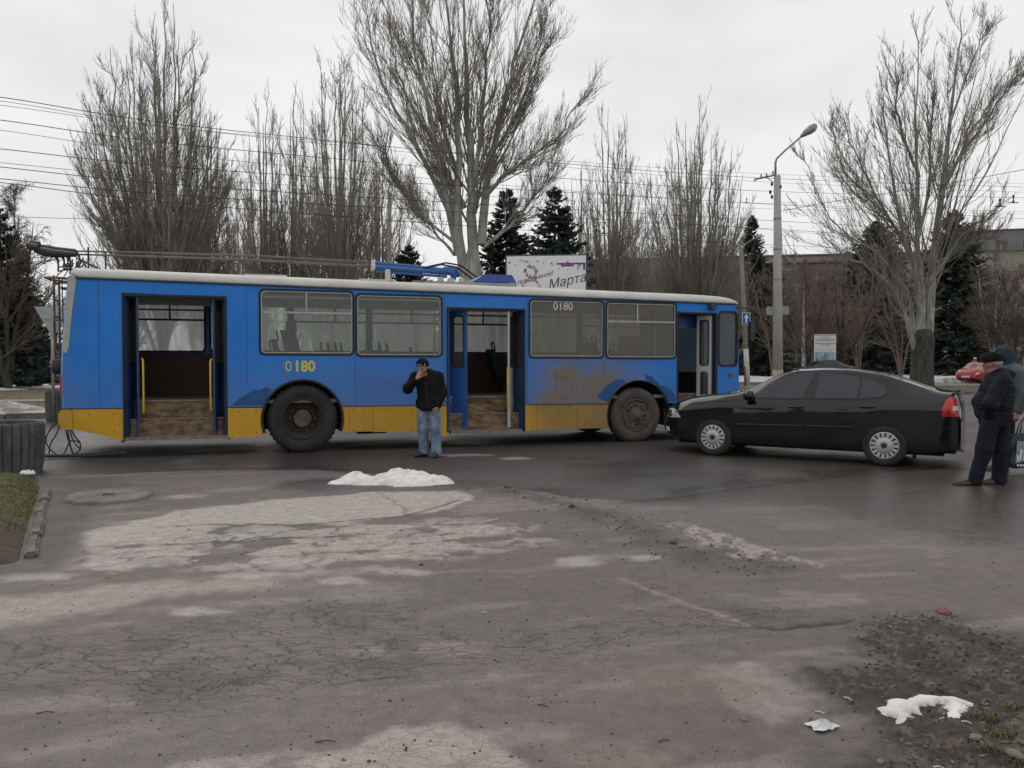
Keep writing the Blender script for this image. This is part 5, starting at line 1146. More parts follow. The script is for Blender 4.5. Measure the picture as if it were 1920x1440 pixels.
# darker touched up paint round the wheel openings
def blot(pts, seed, name='paint_patch'):
    P = []; n = len(pts)
    for i in range(n):
        a, b_ = np.array(pts[i]), np.array(pts[(i + 1) % n])
        for k in range(5): P.append(a + (b_ - a) * k / 5)
    P = np.array(P); q_ = (np.stack([fbm2(P[:, 0] * 6, P[:, 1] * 6, 3, seed), fbm2(P[:, 0] * 6 + 9, P[:, 1] * 6, 3, seed + 1)], 1) - .5) * .11
    return P + q_
outer = [(AF[0] + (AF[2] + .19 + .10 * math.sin(t * 3.1)) * math.cos(t), AF[1] + (AF[2] + .19 + .08 * math.sin(t * 5)) * math.sin(t)) for t in np.linspace(PI - .42, 2.0, 12)]
inner = [(AF[0] + (AF[2] + .02) * math.cos(t), AF[1] + (AF[2] + .02) * math.sin(t)) for t in np.linspace(2.0, PI - .36, 12)]
def wob(pts, s): P = np.array(pts); return [tuple(p) for p in P + (np.stack([fbm2(P[:, 0] * 7, P[:, 1] * 7, 3, s), fbm2(P[:, 0] * 7 + 9, P[:, 1] * 7, 3, s + 1)], 1) - .5) * .14]
MB().slab((wob(outer, 1) + inner)[::-1], (), -.0025, -.0005).build('paint_patch', M_rblue, bus)
outer = [(AF[0] + (AF[2] + .13 + .10 * math.sin(t * 4.1)) * math.cos(t), AF[1] + (AF[2] + .15 + .06 * math.sin(t * 5)) * math.sin(t)) for t in np.linspace(1.35, .36, 12)]
inner = [(AF[0] + (AF[2] + .02) * math.cos(t), AF[1] + (AF[2] + .02) * math.sin(t)) for t in np.linspace(.36, 1.35, 12)]
MB().slab((wob(outer, 4) + inner)[::-1], (), -.0025, -.0005).build('paint_patch', M_rblue, bus)
MB().slab([(-1.10, .81), (-.60, .81), (-.47, 1.07), (-.55, 1.12), (-.66, 1.06), (-.74, 1.08), (-.86, 1.0), (-.98, .94)], (), -.0025, -.0005).build('paint_patch', M_rblue, bus)
# roof
st_x = [-3.43, -3.40, -3.3, -2, 0, 2, 4, 6, 7.6, 8.1, 8.3, 8.40, 8.44]; sc_ = [.45, .8, 1, 1, 1, 1, 1, 1, 1, .92, .78, .55, .25]
prof = [(0, -.005), (-.022, .012), (-.024, .055), (.0, .105), (.06, .145), (.16, .172), (.40, .20), (.8, .225), (1.25, .235)]; prof += [(2.5 - y, z) for y, z in prof[-2::-1]]
V_ = [(x, y, zt(x) + .012 * (x < -3.3) * 3 + z * s_) for x, s_ in zip(st_x, sc_) for y, z in prof]; k = len(prof)
F_ = [(i * k + j, (i + 1) * k + j, (i + 1) * k + j + 1, i * k + j + 1) for i in range(len(st_x) - 1) for j in range(k - 1)]
rf = MB().add(V_, F_).build('roof', M_roof, bus, smooth_=True)
MB().box((-3.38, .06, 2.60), (8.35, 2.44, 2.64)).build('ceiling', M_ceil, bus)
hd = MB(); hd.box((1.0, .15, zt(1) + .165), (1.55, .8, zt(1) + .20)); hd.build('roof_hatch', M_roof, bus); MB().box((-.9, .5, zt(0) + .2), (-.2, 1.3, zt(0) + .245)).build('roof_hatch', M_roof, bus)
# far wall
FW = [(-3.1 + 1.53 * i, 1.73, -3.1 + 1.53 * i + 1.44, 2.66) for i in range(7)]
MB().slab([(-3.5, .4), (8.44, .4), (8.40, 2.66), (-3.42, 2.78)], [rrect(*w_, .08) for w_ in FW], 2.45, 2.5).build('far_side_panel', M_blue, bus)
MB().slab([(-3.5, .86), (7.4, .86), (7.4, 1.70), (-3.5, 1.70)], (), 2.435, 2.449).build('wall_lining', M_maroon, bus)
for i, w_ in enumerate(FW):
    fr = MB().slab(rrect(w_[0] - .02, w_[1] - .02, w_[2] + .02, w_[3] + .02, .09), [rrect(w_[0] + .02, w_[1] + .02, w_[2] - .02, w_[3] - .02, .06)], 2.425, 2.44)
    if i % 2 == 0 or i in (3,):
        zm = w_[1] + .60; fr.box((w_[0] + .021, 2.426, zm - .018), (w_[2] - .021, 2.439, zm + .018)); xm = (w_[0] + w_[2]) / 2 + .1; fr.box((xm - .016, 2.427, zm + .0185), (xm + .016, 2.438, w_[3] - .021))
    w = fr.build('window', M_gasket, bus); MB().slab(rrect(w_[0] + .01, w_[1] + .01, w_[2] - .01, w_[3] - .01, .07), (), 2.47, 2.475).build('pane', M_glassF, w)
# rear wall
rp = [(-3.552, .80), (-3.562, 1.35), (-3.545, 1.70), (-3.50, 2.3), (-3.445, 2.86)]
V_ = [(x, y, z) for x, z in rp for y in (.0, .12, 2.38, 2.5)]
V_ = [(x - (.05 if 0 < y < 2.5 else 0), y, z) for x, y, z in V_]
F_ = [(i * 4 + j, (i + 1) * 4 + j, (i + 1) * 4 + j + 1, i * 4 + j + 1) for i in range(4) for j in range(3)]
MB().add(V_, F_).build('rear_panel', M_blue, bus)
MB().slab([(-3.345, 2.845), (-3.452, 2.865), (-3.505, 2.3), (-3.556, 1.72), (-3.53, 1.665), (-3.50, 1.68), (-3.47, 1.75), (-3.42, 2.3)], (), -.007, .05).build('corner_trim', M_corner, bus)
V_ = [(-3.61, y, z) for z in (.50, .79) for y in (.10, 2.4)]
bp_ = MB().slab([(-3.435, .485), (-3.435, .785), (-3.60, .775), (-3.625, .72), (-3.625, .58), (-3.58, .505)][::-1], (), -.02, .03); bp_.build('bumper_corner', M_yel, bus)
MB().box((-3.64, .03, .52), (-3.52, 2.47, .77)).build('bumper', M_yel, bus, bevel=.03)
for y in (.10, 2.25): MB().box((-3.63, y, 1.0), (-3.575, y + .14, 1.32)).build('tail_lamp', M_tail, bus, bevel=.015)
# front wall
MB().add([(8.485, 0, .5), (8.485, 2.5, .5), (8.47, 2.5, 1.25), (8.47, 0, 1.25)], [(0, 1, 2, 3)]).build('front_panel', M_blue, bus)
MB().add([(8.45, 0, 2.35), (8.45, 2.5, 2.35), (8.36, 2.5, 2.7), (8.36, 0, 2.7)], [(0, 1, 2, 3)]).build('front_header', M_blue, bus)
MB().box((8.44, .05, 1.26), (8.45, 2.45, 2.34)).build('windscreen', M_glassC, bus); MB().box((8.43, 1.22, 1.26), (8.46, 1.28, 2.34)).build('windscreen_pillar', M_gasket, bus)
mr = MB(); mr.tube([(8.40, -.02, 2.62), (8.62, -.10, 2.60), (8.70, -.12, 2.5), (8.70, -.12, 1.95)], .014, 6); mr.build('mirror_arm', M_iron, bus)
MB().slab(rrect(8.645, 1.95, 8.735, 2.36, .04), (), -.15, -.05).build('mirror', M_iron, bus)
MB().box((7.77, -.10, 2.565), (7.90, -.002, 2.70)).build('loudspeaker_box', M_iron, bus, bevel=.01)
MB().box((8.23, -.03, 1.255), (8.35, -.001, 1.315)).build('marker_lamp', M_tail, bus, bevel=.01)
MB().slab([(7.955 + .01, .74), (7.985, .74), (7.985, 2.48), (7.965, 2.48)], (), -.006, -.001).build('moulding', M_iron, bus)
# floor, steps, inner walls
fl = MB(); fl.box((-3.4, .46, .84), (8.3, 2.43, .90))
for a, b_ in ((-3.4, -2.74), (-1.14, 2.48), (3.99, 7.07)): fl.box((a, .06, .841), (b_, .459, .899))
fl.build('floor', M_floor, bus)
for (xa, xb, z0) in ((-2.49, -1.36, .33), (2.78, 3.72, .30), (7.11, 7.70, .36)):
    h_ = (.90 - z0) / 2
    MB().box((xa - .2, -.012, z0 - .05), (xb + .2, .16, z0)).build('door_sill', M_sill, bus)
    MB().box((xa - .2, .16, z0 - .04), (xb + .2, .20, z0 + h_ - .02)).build('step_riser', M_step, bus); MB().box((xa - .2, .145, z0 + h_ - .02), (xb + .2, .34, z0 + h_)).build('step_tread', M_sill, bus)
    MB().box((xa - .2, .32, z0 + h_), (xb + .2, .335, .88)).build('step_riser', M_step, bus); MB().box((xa - .2, .305, .88), (xb + .2, .461, .905)).build('step_tread', M_sill, bus)
for x in (-2.745, -1.145, 2.475, 3.985, 7.065): MB().box((x - .012, .06, .25), (x + .012, .46, 2.58)).build('stairwell_wall', M_navy, bus)
un = MB(); un.box((-3.2, .5, .46), (-.75, 2.3, .82)); un.box((.85, .5, .42), (5.5, 2.3, .82)); un.box((7.0, .5, .42), (8.3, 2.3, .8)); un.box((-.9, .95, .45), (7.0, 1.6, .8)); un.tube([(.03, .3, .55), (.03, 2.2, .55)], .11, 10); un.tube([(6.25, .3, .5), (6.25, 2.2, .5)], .07, 8)
un.box((1.0, .5, .25), (1.5, .9, .42)); un.box((4.4, .5, .24), (5.3, 1.5, .42)); un.build('underframe', M_under, bus)
# door leaves
def leaf(p0, p1, z0, z1, m, gl=True, parent=None, wins=True):
    x0, y0 = p0; x1, y1 = p1; L_ = math.hypot(x1 - x0, y1 - y0); a = math.atan2(y1 - y0, x1 - x0)
    mp = lambda x, y, z: (x0 + x * math.cos(a) - y * math.sin(a), y0 + x * math.sin(a) + y * math.cos(a), z)
    hs = [rrect(.07, z0 + (z1 - z0) * .52, L_ - .06, z1 - .10, .045), rrect(.07, z0 + .18, L_ - .06, z0 + (z1 - z0) * .46, .045)] if wins else []
    o = MB().slab([(0, z0), (L_, z0), (L_, z1), (0, z1)], hs[:1] if wins == 1 else hs, -.016, .016, mp=mp).build('door_leaf', m, bus)
    if wins:
        MB().slab(rrect(.06, z0 + (z1 - z0) * .51, L_ - .05, z1 - .09, .045), (), -.003, .003, mp=mp).build('pane', M_glassA, o)
        if wins == 2: MB().slab(rrect(.06, z0 + .17, L_ - .05, z0 + (z1 - z0) * .47, .045), (), -.003, .003, mp=mp).build('pane', M_glassA, o)
        MB().slab(rrect(.055, z0 + (z1 - z0) * .515, L_ - .045, z1 - .085, .05), [rrect(.085, z0 + (z1 - z0) * .525, L_ - .075, z1 - .115, .04)], -.021, .021, mp=mp).build('gasket', M_gasket, o)
    return o
leaf((-2.68, .035), (-2.60, .37), .36, 2.56, M_navy, wins=1); leaf((-2.585, .37), (-2.50, .035), .36, 2.56, M_navy, wins=1)
leaf((-1.37, .035), (-1.29, .37), .36, 2.55, M_navy, wins=1); leaf((-1.275, .37), (-1.195, .035), .36, 2.55, M_navy, wins=1)
leaf((2.54, .035), (2.63, .36), .34, 2.46, M_doorblue, wins=1); leaf((2.645, .36), (2.90, .10), .34, 2.46, M_doorblue, wins=1)
leaf((3.66, .03), (3.84, .36), .34, 2.46, M_doorwhite, wins=1); leaf((3.86, .36), (3.945, .035), .34, 2.46, M_navy, wins=1)
leaf((7.70, .30), (7.885, .06), .40, 2.46, M_doorwhite, wins=2); leaf((7.895, .06), (7.935, .30), .40, 2.46, M_navy, wins=0)
# rails
def brail(x, side, za, zb): MB().tube([(x, .16, zb), (x + .035 * side, .06, zb - .01), (x + .045 * side, .03, zb - .06), (x + .045 * side, .03, za + .06), (x + .035 * side, .06, za + .01), (x, .16, za)], .016, 8).build('handrail', M_yrail, bus, smooth_=True)
brail(-2.47, 1, .70, 1.58); brail(-1.38, -1, .71, 1.58); brail(3.69, -1, .66, 1.44)
for px, off in ((815, .55), (1228, .7)): q_ = bpt(px, 640, off); MB().tube([(q_[0], off, .9), (q_[0], off, 2.6)], .017, 6).build('grab_pole', M_yrail, bus)
MB().tube([(-3.2, .9, 2.42), (7, .9, 2.42)], .016, 6).build('grab_rail', M_iron, bus)
MB().box((7.1, .50, 2.22), (8.3, .53, 2.58)).build('cab_curtain', M_doorblue, bus); MB().box((6.95, 1.1, .9), (7.0, 2.4, 2.1)).build('cab_partition', M_navy, bus)
dash = MB(); dash.box((8.0, .3, .9), (8.4, 2.3, 1.32)); dash.build('dashboard', M_iron, bus)
MB().lathe([(.24 + .016 * math.cos(t), .016 * math.sin(t)) for t in np.linspace(0, 2 * PI, 7)], 18, 'x', (7.85, 1.75, 1.42)).build('steering_wheel', M_rub, bus)
# seats
def seat(x, y, zb=0.90, face=1):
    s_ = empty('seat', (x, y, zb), 0 if face > 0 else PI, parent=bus)
    MB().slab(rrect(-.21, .38, .21, 1.0, .09), (), 0, .10, mp=lambda a, b_, c: (-.02 - b_ - (c - .4) * .26, a, c)).build('backrest', M_seat, s_)
    MB().box((-.02, -.21, .36), (.40, .21, .44)).build('cushion', M_seat, s_, bevel=.02)
    MB().tube([(-.145, -.10, .97), (-.165, -.10, 1.11), (-.168, -.07, 1.14), (-.168, .07, 1.14), (-.165, .10, 1.11), (-.145, .10, .97)], .017, 6).build('handle', M_rub, s_)
    MB().box((.05, -.03, 0), (.28, .03, .36)).build('pedestal', M_iron, s_)
for px, off, zb in ((556, .55, 1.08), (571, .95, 1.10), (538, .50, .92), (524, .6, .74), (618, 1.75, .76), (631, 2.15, .76), (645, 1.75, .76), (655, 2.15, .76), (703, 2.1, .76), (727, 1.75, .76), (740, 2.15, .76), (785, 2.1, .68), (938, 2.1, .80), (1108, 2.1, .92), (1126, 1.8, .95), (1160, 2.1, .80)):
    q_ = bpt(px, 650, off); seat(q_[0], off, zb)
# numbers and the faded emblem
text('0', .25, (-.20, -.004, 1.45), FR, M_num, bus, ext=.001, sx=.95)
text('180', .25, (.06, -.004, 1.45), FR, M_num, bus, ext=.001, sx=.95, off=.009)
text('0180', .215, (4.715, .012, 2.56), FR, M_numw, bus, ext=.001, sx=.92)
M_fad = pm('faded_emblem_yellow', (.215, .165, .085), .8, col2=(.17, .15, .13), scale=9); M_fadw = pm('faded_emblem_white', (.24, .24, .24), .8, col2=(.17, .17, .18), scale=9)
em = empty('emblem', (4.74, 0, 0), parent=bus)
MB().slab([(-.19, 1.25), (.19, 1.25), (.22, 1.40), (.15, 1.40), (.15, 1.36), (.08, 1.36), (.08, 1.42), (-.08, 1.42), (-.08, 1.36), (-.15, 1.36), (-.15, 1.40), (-.22, 1.40)], (), -.003, -.0005).build('crown', M_fad, em)
MB().slab([(-.17, .93), (0, .84), (.17, .93), (.17, 1.235), (-.17, 1.235)], [[(-.15, .945), (.0, .865), (.15, .945), (.15, 1.215), (-.15, 1.215)]], -.003, -.0005).build('shield', M_fad, em)
for a, b_ in ((.45, .95), (2.2, 2.7), (-.75, -.15)):
    o1 = [(.36 * math.cos(t), 1.17 + .36 * math.sin(t)) for t in np.linspace(a, b_, 10)]; o2 = [(.32 * math.cos(t), 1.17 + .32 * math.sin(t)) for t in np.linspace(b_, a, 10)]
    MB().slab(o1 + o2, (), -.003, -.0005).build('ribbon', M_fadw, em)
MB().slab([(.06 * math.cos(t) * (1 if i % 2 else .5), 1.50 + .05 * math.sin(t) * (1 if i % 2 else .5)) for i, t in enumerate(np.linspace(0, 2 * PI, 11)[:-1])], (), -.003, -.0005).build('star', M_fadw, em)
# wheels
M_tyre = pm('tyre_rubber', (0.018, 0.017, 0.017), .85, col2=(0.04, 0.038, 0.037), scale=4, bump=.3, bscale=25)
M_tyred = pm('dusty_tyre', (0.06, 0.053, 0.048), .95, col2=(0.115, 0.10, 0.09), scale=3)
M_rim = pm('brown_rim', (0.075, 0.055, 0.045), .8, col2=(0.16, 0.125, 0.105), scale=6, bump=.3)
M_rimd = pm('black_rim', (0.018, 0.017, 0.016), .8, col2=(.04, .036, .033))
def big_wheel(x, y, z, r, front):
    w = empty('wheel', (x, y, z), parent=bus); t = .28
    pr = [(r * .60, .02), (r * .72, -.015), (r * .86, -.02), (r * .95, .01), (r * .99, .05), (r, .10), (r, t - .06), (r * .97, t), (r * .7, t), (r * .6, t - .05)]
    MB().lathe(pr, 48, 'y').build('tyre', M_tyred if front else M_tyre, w, smooth_=True)
    gr = MB()
    for k in range(40):
        a = 2 * PI * k / 40; ca, sa = math.cos(a), math.sin(a); c = (ca * (r + .004), .16, sa * (r + .004)); gr.box((c[0] - .012, .03, c[2] - .010), (c[0] + .012, t - .05, c[2] + .010), rot=(0, -a, 0))
    gr.build('tread', M_tyre, w)
    if front:
        MB().lathe([(r * .60, .03), (r * .57, .005), (r * .54, .01), (r * .52, .05), (r * .48, .055), (r * .46, .03)], 40, 'y').build('rim', M_rim, w, smooth_=True)
        sp = MB()
        for k in range(6):
            a = 2 * PI * (k + .25) / 6
            pts = [(.13, -.10), (r * .47, -.13), (r * .47, .13), (.13, .10)]
            sp.slab([(p * math.cos(a) - q_ * math.sin(a), p * math.sin(a) + q_ * math.cos(a)) for p, q_ in pts], (), .02, .06)
        sp.build('disc', M_rim, w); MB().lathe([(r * .5, .075), (0, .075)], 24, 'y').build('brake_drum', M_rimd, w)
        MB().lathe([(.0, -.045), (.07, -.04), (.085, -.01), (.13, .0), (.15, .03), (.15, .06)], 24, 'y').build('hub', M_rim, w, smooth_=True)
        for k in range(12): a = 2 * PI * k / 12; MB().lathe([(0, -.022), (.018, -.02), (.018, .02)], 6, 'y', (.19 * math.cos(a), .02, .19 * math.sin(a))).build('wheel_nut', M_rimd, w)
    else:
        MB().lathe([(r * .62, .015), (r * .585, -.005), (r * .56, .01), (r * .545, .06), (r * .46, .10), (r * .42, .16), (.16, .17)], 40, 'y').build('rim', M_rimd, w, smooth_=True)
        MB().lathe([(0, .03), (.05, .03), (.055, .045), (.12, .045), (.145, .055), (.15, .17)], 28, 'y').build('hub', M_rim, w, smooth_=False)
        for k in range(14): a = 2 * PI * k / 14; MB().lathe([(0, .032), (.011, .034), (.011, .05)], 6, 'y', (.115 * math.cos(a), 0, .115 * math.sin(a))).build('wheel_nut', M_rimd, w)
        for k in range(10): a = 2 * PI * k / 10; MB().lathe([(0, .13), (.017, .132), (.017, .17)], 6, 'y', (.205 * math.cos(a), 0, .205 * math.sin(a))).build('wheel_nut', M_rim, w)
    return w
big_wheel(.03, .03, .57, .58, False); big_wheel(6.225, .02, .515, .525, True)
for x, r in ((.03, .57), (6.225, .515)): MB().lathe([(.2, 2.2), (r * .8, 2.19), (r, 2.24), (r, 2.43), (r * .9, 2.47), (.2, 2.46)], 32, 'y', (x, 0, r)).build('far_wheel', M_tyre, bus, smooth_=True)
MB().lathe([(.2, .34), (.5, .33), (.57, .38), (.57, .58), (.5, .62), (.2, .61)], 32, 'y', (.03, 0, .57)).build('inner_tyre', M_tyre, bus, smooth_=True)
# trolley poles and their base
M_tpole = pm('trolley_pole_paint', (0.10, 0.09, 0.085), .6, col2=(0.17, 0.15, 0.14), scale=4)
for off, dpx in ((1.6, 0), (.95, 0)):
    hi = [(112, 470), (300, 474.5), (480, 480), (700, 492.5)] if off > 1.2 else [(112, 476), (300, 481.5), (480, 488), (700, 500)]
    pl = empty('trolley_pole', (0, 0, 0), parent=bus)
    P_ = [bpt(a, b_, off) for a, b_ in hi]; MB().tube(P_, [.013, .017, .021, .028], 8).build('boom', M_tpole, pl, smooth_=True)
    q0, q1 = Vector(bpt(700, hi[-1][1] + .5, off)), Vector(bpt(846 if off > 1.2 else 838, 508 if off > 1.2 else 512, off))
    MB().tube([q0 - (q1 - q0) * .03, q0 + (q1 - q0) * .02], .062, 10).build('clamp_ring', M_roof, pl)
    n_ = 56; MB().tube([q0 + (q1 - q0) * (k / n_) for k in range(n_ + 1)], [(.038 + .009 * (k % 2)) if 8 < k < 44 else .044 for k in range(n_ + 1)], 10).build('spring', M_doorblue, pl)
    MB().tube([q0 + Vector((.05, 0, -.075)), q1 + Vector((0, 0, -.07))], .024, 8).build('arm', M_doorblue, pl)
    MB().tube([q1 + Vector((-.15, 0, .02)), q1 + Vector((.10, 0, .03)), q1 + Vector((.12, 0, -.12))], .062, 10).build('pivot', M_doorblue, pl, smooth_=True)
    MB().tube([q1 + Vector((-.5, .02, .06)), q1 + Vector((-.1, .03, .16)), q1 + Vector((.2, .03, .12)), q1 + Vector((.55, .03, -.12)), q1 + Vector((.75, .03, -.16))], .018, 6).build('cable', M_rub, pl, smooth_=True)
    hx = Vector(P_[0]); hb = MB(); hb.tube([hx + Vector((.25, 0, 0)), hx + Vector((-.05, 0, .0)), hx + Vector((-.22, 0, .02)), hx + Vector((-.36, 0, .05))], [.04, .065, .075, .045], 8)
    hb.tube([hx + Vector((-.30, -.05, .08)), hx + Vector((-.44, 0, .11))], .055, 8); hb.build('collector_head', M_iron, pl)
    rp_ = MB()
    for (dx0, dx1, sg_) in ((.0, .18, .28), (.10, .26, .34), (.26, .34, .22), (-.1, .12, .30)):
        pts = [hx + Vector((dx0 + (dx1 - dx0) * t + .03 * math.sin(9 * t), .04 * math.cos(5 * t), -sg_ * (math.sin(PI * t) * .7 + t * .5))) for t in np.linspace(0, 1, 9)]; rp_.tube(pts, .014, 5)
    rp_.build('hanging_cable', M_iron, pl)
    e = bpt(100 if off > 1.2 else 116, 524, .9); MB().tube([hx + Vector((.1, 0, -.05)), hx + Vector((.16, -.1, -.25)), Vector((e[0], e[1], e[2])), Vector((e[0] + .02, e[1], 1.5))], .009, 5).build('pull_rope', M_iron, pl)
pb = MB()
for off in (.45, 1.95):
    a, b_ = bpt(806, 528, off), bpt(966, 531, off); zz = (a[2] + b_[2]) / 2; pb.box((2.25, off - .03, zz - .05), (3.95, off + .03, zz))
for x in (2.3, 3.05, 3.85): pb.box((x, .48, 2.98), (x + .06, 1.92, 3.03))
for x in (2.32, 3.85):
    for y in (.45, 1.95): pb.box((x, y - .025, 2.88), (x + .08, y + .025, 3.0))
pb.build('base_frame', pm('frame_grey_paint', (.26, .27, .26), .7, col2=(.36, .37, .36)), bus)
for x, y in ((2.55, .7), (2.75, .75), (2.95, .7), (2.55, 1.7)): MB().lathe([(.06, 3.03), (.07, 3.05), (.05, 3.07), (.07, 3.09), (.0, 3.11)], 10, c=(x, y, 0)).build('insulator', M_roof, bus, smooth_=True)
q0, q1 = bpt(884, 531, .65), bpt(966, 511, .65); V_ = [(q0[0], .65, 3.03), (4.02, .65, 3.03), (4.02, 1.75, 3.03), (q0[0], 1.75, 3.03), (q0[0] + .28, .75, 3.20), (3.96, .75, 3.20), (3.96, 1.65, 3.20), (q0[0] + .28, 1.65, 3.20)]
M_box = pm('roof_box_blue', (.015, .05, .26), .4, var=.1)
MB().add(V_, [(0, 3, 2, 1), (4, 5, 6, 7), (0, 1, 5, 4), (1, 2, 6, 5), (2, 3, 7, 6), (3, 0, 4, 7)]).build('equipment_box', M_box, bus, bevel=.012)
MB().add([(q0[0] - .12, .66, 3.032), (q0[0] + .02, .66, 3.032), (q0[0] + .24, .72, 3.16)], [(0, 1, 2)]).add([(q0[0] - .12, .66, 3.032), (q0[0] - .10, .9, 3.032), (q0[0] + .24, .72, 3.16)], [(0, 2, 1)]).build('deflector', pm('pale_blue_paint', (.30, .45, .62), .5), bus)
bk_ = MB(); a = bpt(727, 508, .5); bk_.box((a[0] - .04, .46, 2.93), (a[0] + .04, .54, 3.19)); bk_.build('pole_rest', M_roof, bus); a = bpt(790, 530, .3); MB().tube([(a[0], .3, 2.9), (a[0], .3, 3.12)], .008, 5).build('aerial', M_iron, bus)
a = bpt(168, 480, .9); 
for pts in ([(a[0], .8, 3.02), (a[0], .8, 3.42)], [(a[0] + .1, 1.7, 3.02), (a[0] + .1, 1.7, 3.46)], [(a[0] - .12, .5, 3.0), (a[0] - .12, .5, 3.2), (a[0] + .25, .5, 3.02)]): MB().tube(pts, .016, 5).build('pole_hook', M_iron, bus)
# rear ladder, hoops, rope drum
ld = MB()
for y in (.62, .95): ld.tube([(-3.80, y, 1.3), (-3.80, y, 2.92)], .018, 6)
for z in np.arange(1.45, 2.9, .27): ld.tube([(-3.80, .62, z), (-3.80, .95, z)], .013, 5)
for z in (1.6, 2.2, 2.8): ld.tube([(-3.80, .62, z), (-3.52, .62, z)], .013, 5)
ld.tube([(-3.5, .5, 2.86), (-3.78, .45, 2.87), (-3.92, .6, 2.88), (-3.92, .95, 2.88), (-3.78, 1.1, 2.87), (-3.5, 1.1, 2.86)], .02, 6)
ld.tube([(-3.5, .6, 2.72), (-3.7, .58, 2.72), (-3.72, .9, 2.72), (-3.5, .9, 2.72)], .014, 5); ld.build('rear_ladder', M_rust, bus)
MB().lathe([(0, -.02), (.12, -.02), (.125, .0), (.125, .16), (.12, .17), (0, .17)], 18, 'x', (-3.79, .55, 1.46)).build('rope_drum', M_iron, bus, smooth_=True)
tow = empty('tow_bar', (-7.0, 12.45, 0), .10, 'dark tow bar with black ropes lying on the road under the rear of the trolleybus', 'tow bar')
MB().tube([(-.5, 0, .05), (.35, .02, .045), (.75, .12, .06)], .03, 8).build('bar', M_iron, tow); MB().tube([(-.4, .12, .03), (.3, .18, .05), (.8, .16, .07)], .02, 6).build('bar', M_rust, tow)
def wpx(px, py, Y_): q_ = at(px, py, Y_); return (q_[0], q_[1], q_[2])
rp2 = MB()
for pts in (((111, 790), (98, 800), (86, 822), (92, 840), (107, 853)), ((113, 797), (105, 815), (95, 832), (92, 851)), ((123, 806), (128, 825), (133, 840), (137, 850)), ((131, 806), (137, 826), (146, 838), (152, 840)), ((134, 806), (141, 820), (150, 830), (148, 846), (128, 855)), ((127, 806), (131, 830), (135, 848)), ((107, 853), (120, 850), (130, 830), (139, 826), (149, 830))):
    P_ = resample([(*wpx(a, b_, 12.75 - (b_ - 790) * .003), 0) for a, b_ in pts], 14)[:, :3]; P_[:, 2] = np.maximum(P_[:, 2], .02); rp2.tube([tuple(p) for p in P_ - np.array([BP[0], BP[1], 0]) @ np.eye(3)], .011, 5)
Rm = np.array([[math.cos(BA), math.sin(BA), 0], [-math.sin(BA), math.cos(BA), 0], [0, 0, 1]]); rp2.v = [tuple(Rm @ np.array(v)) for v in rp2.v]; rp2.build('pull_rope', M_rub, bus)

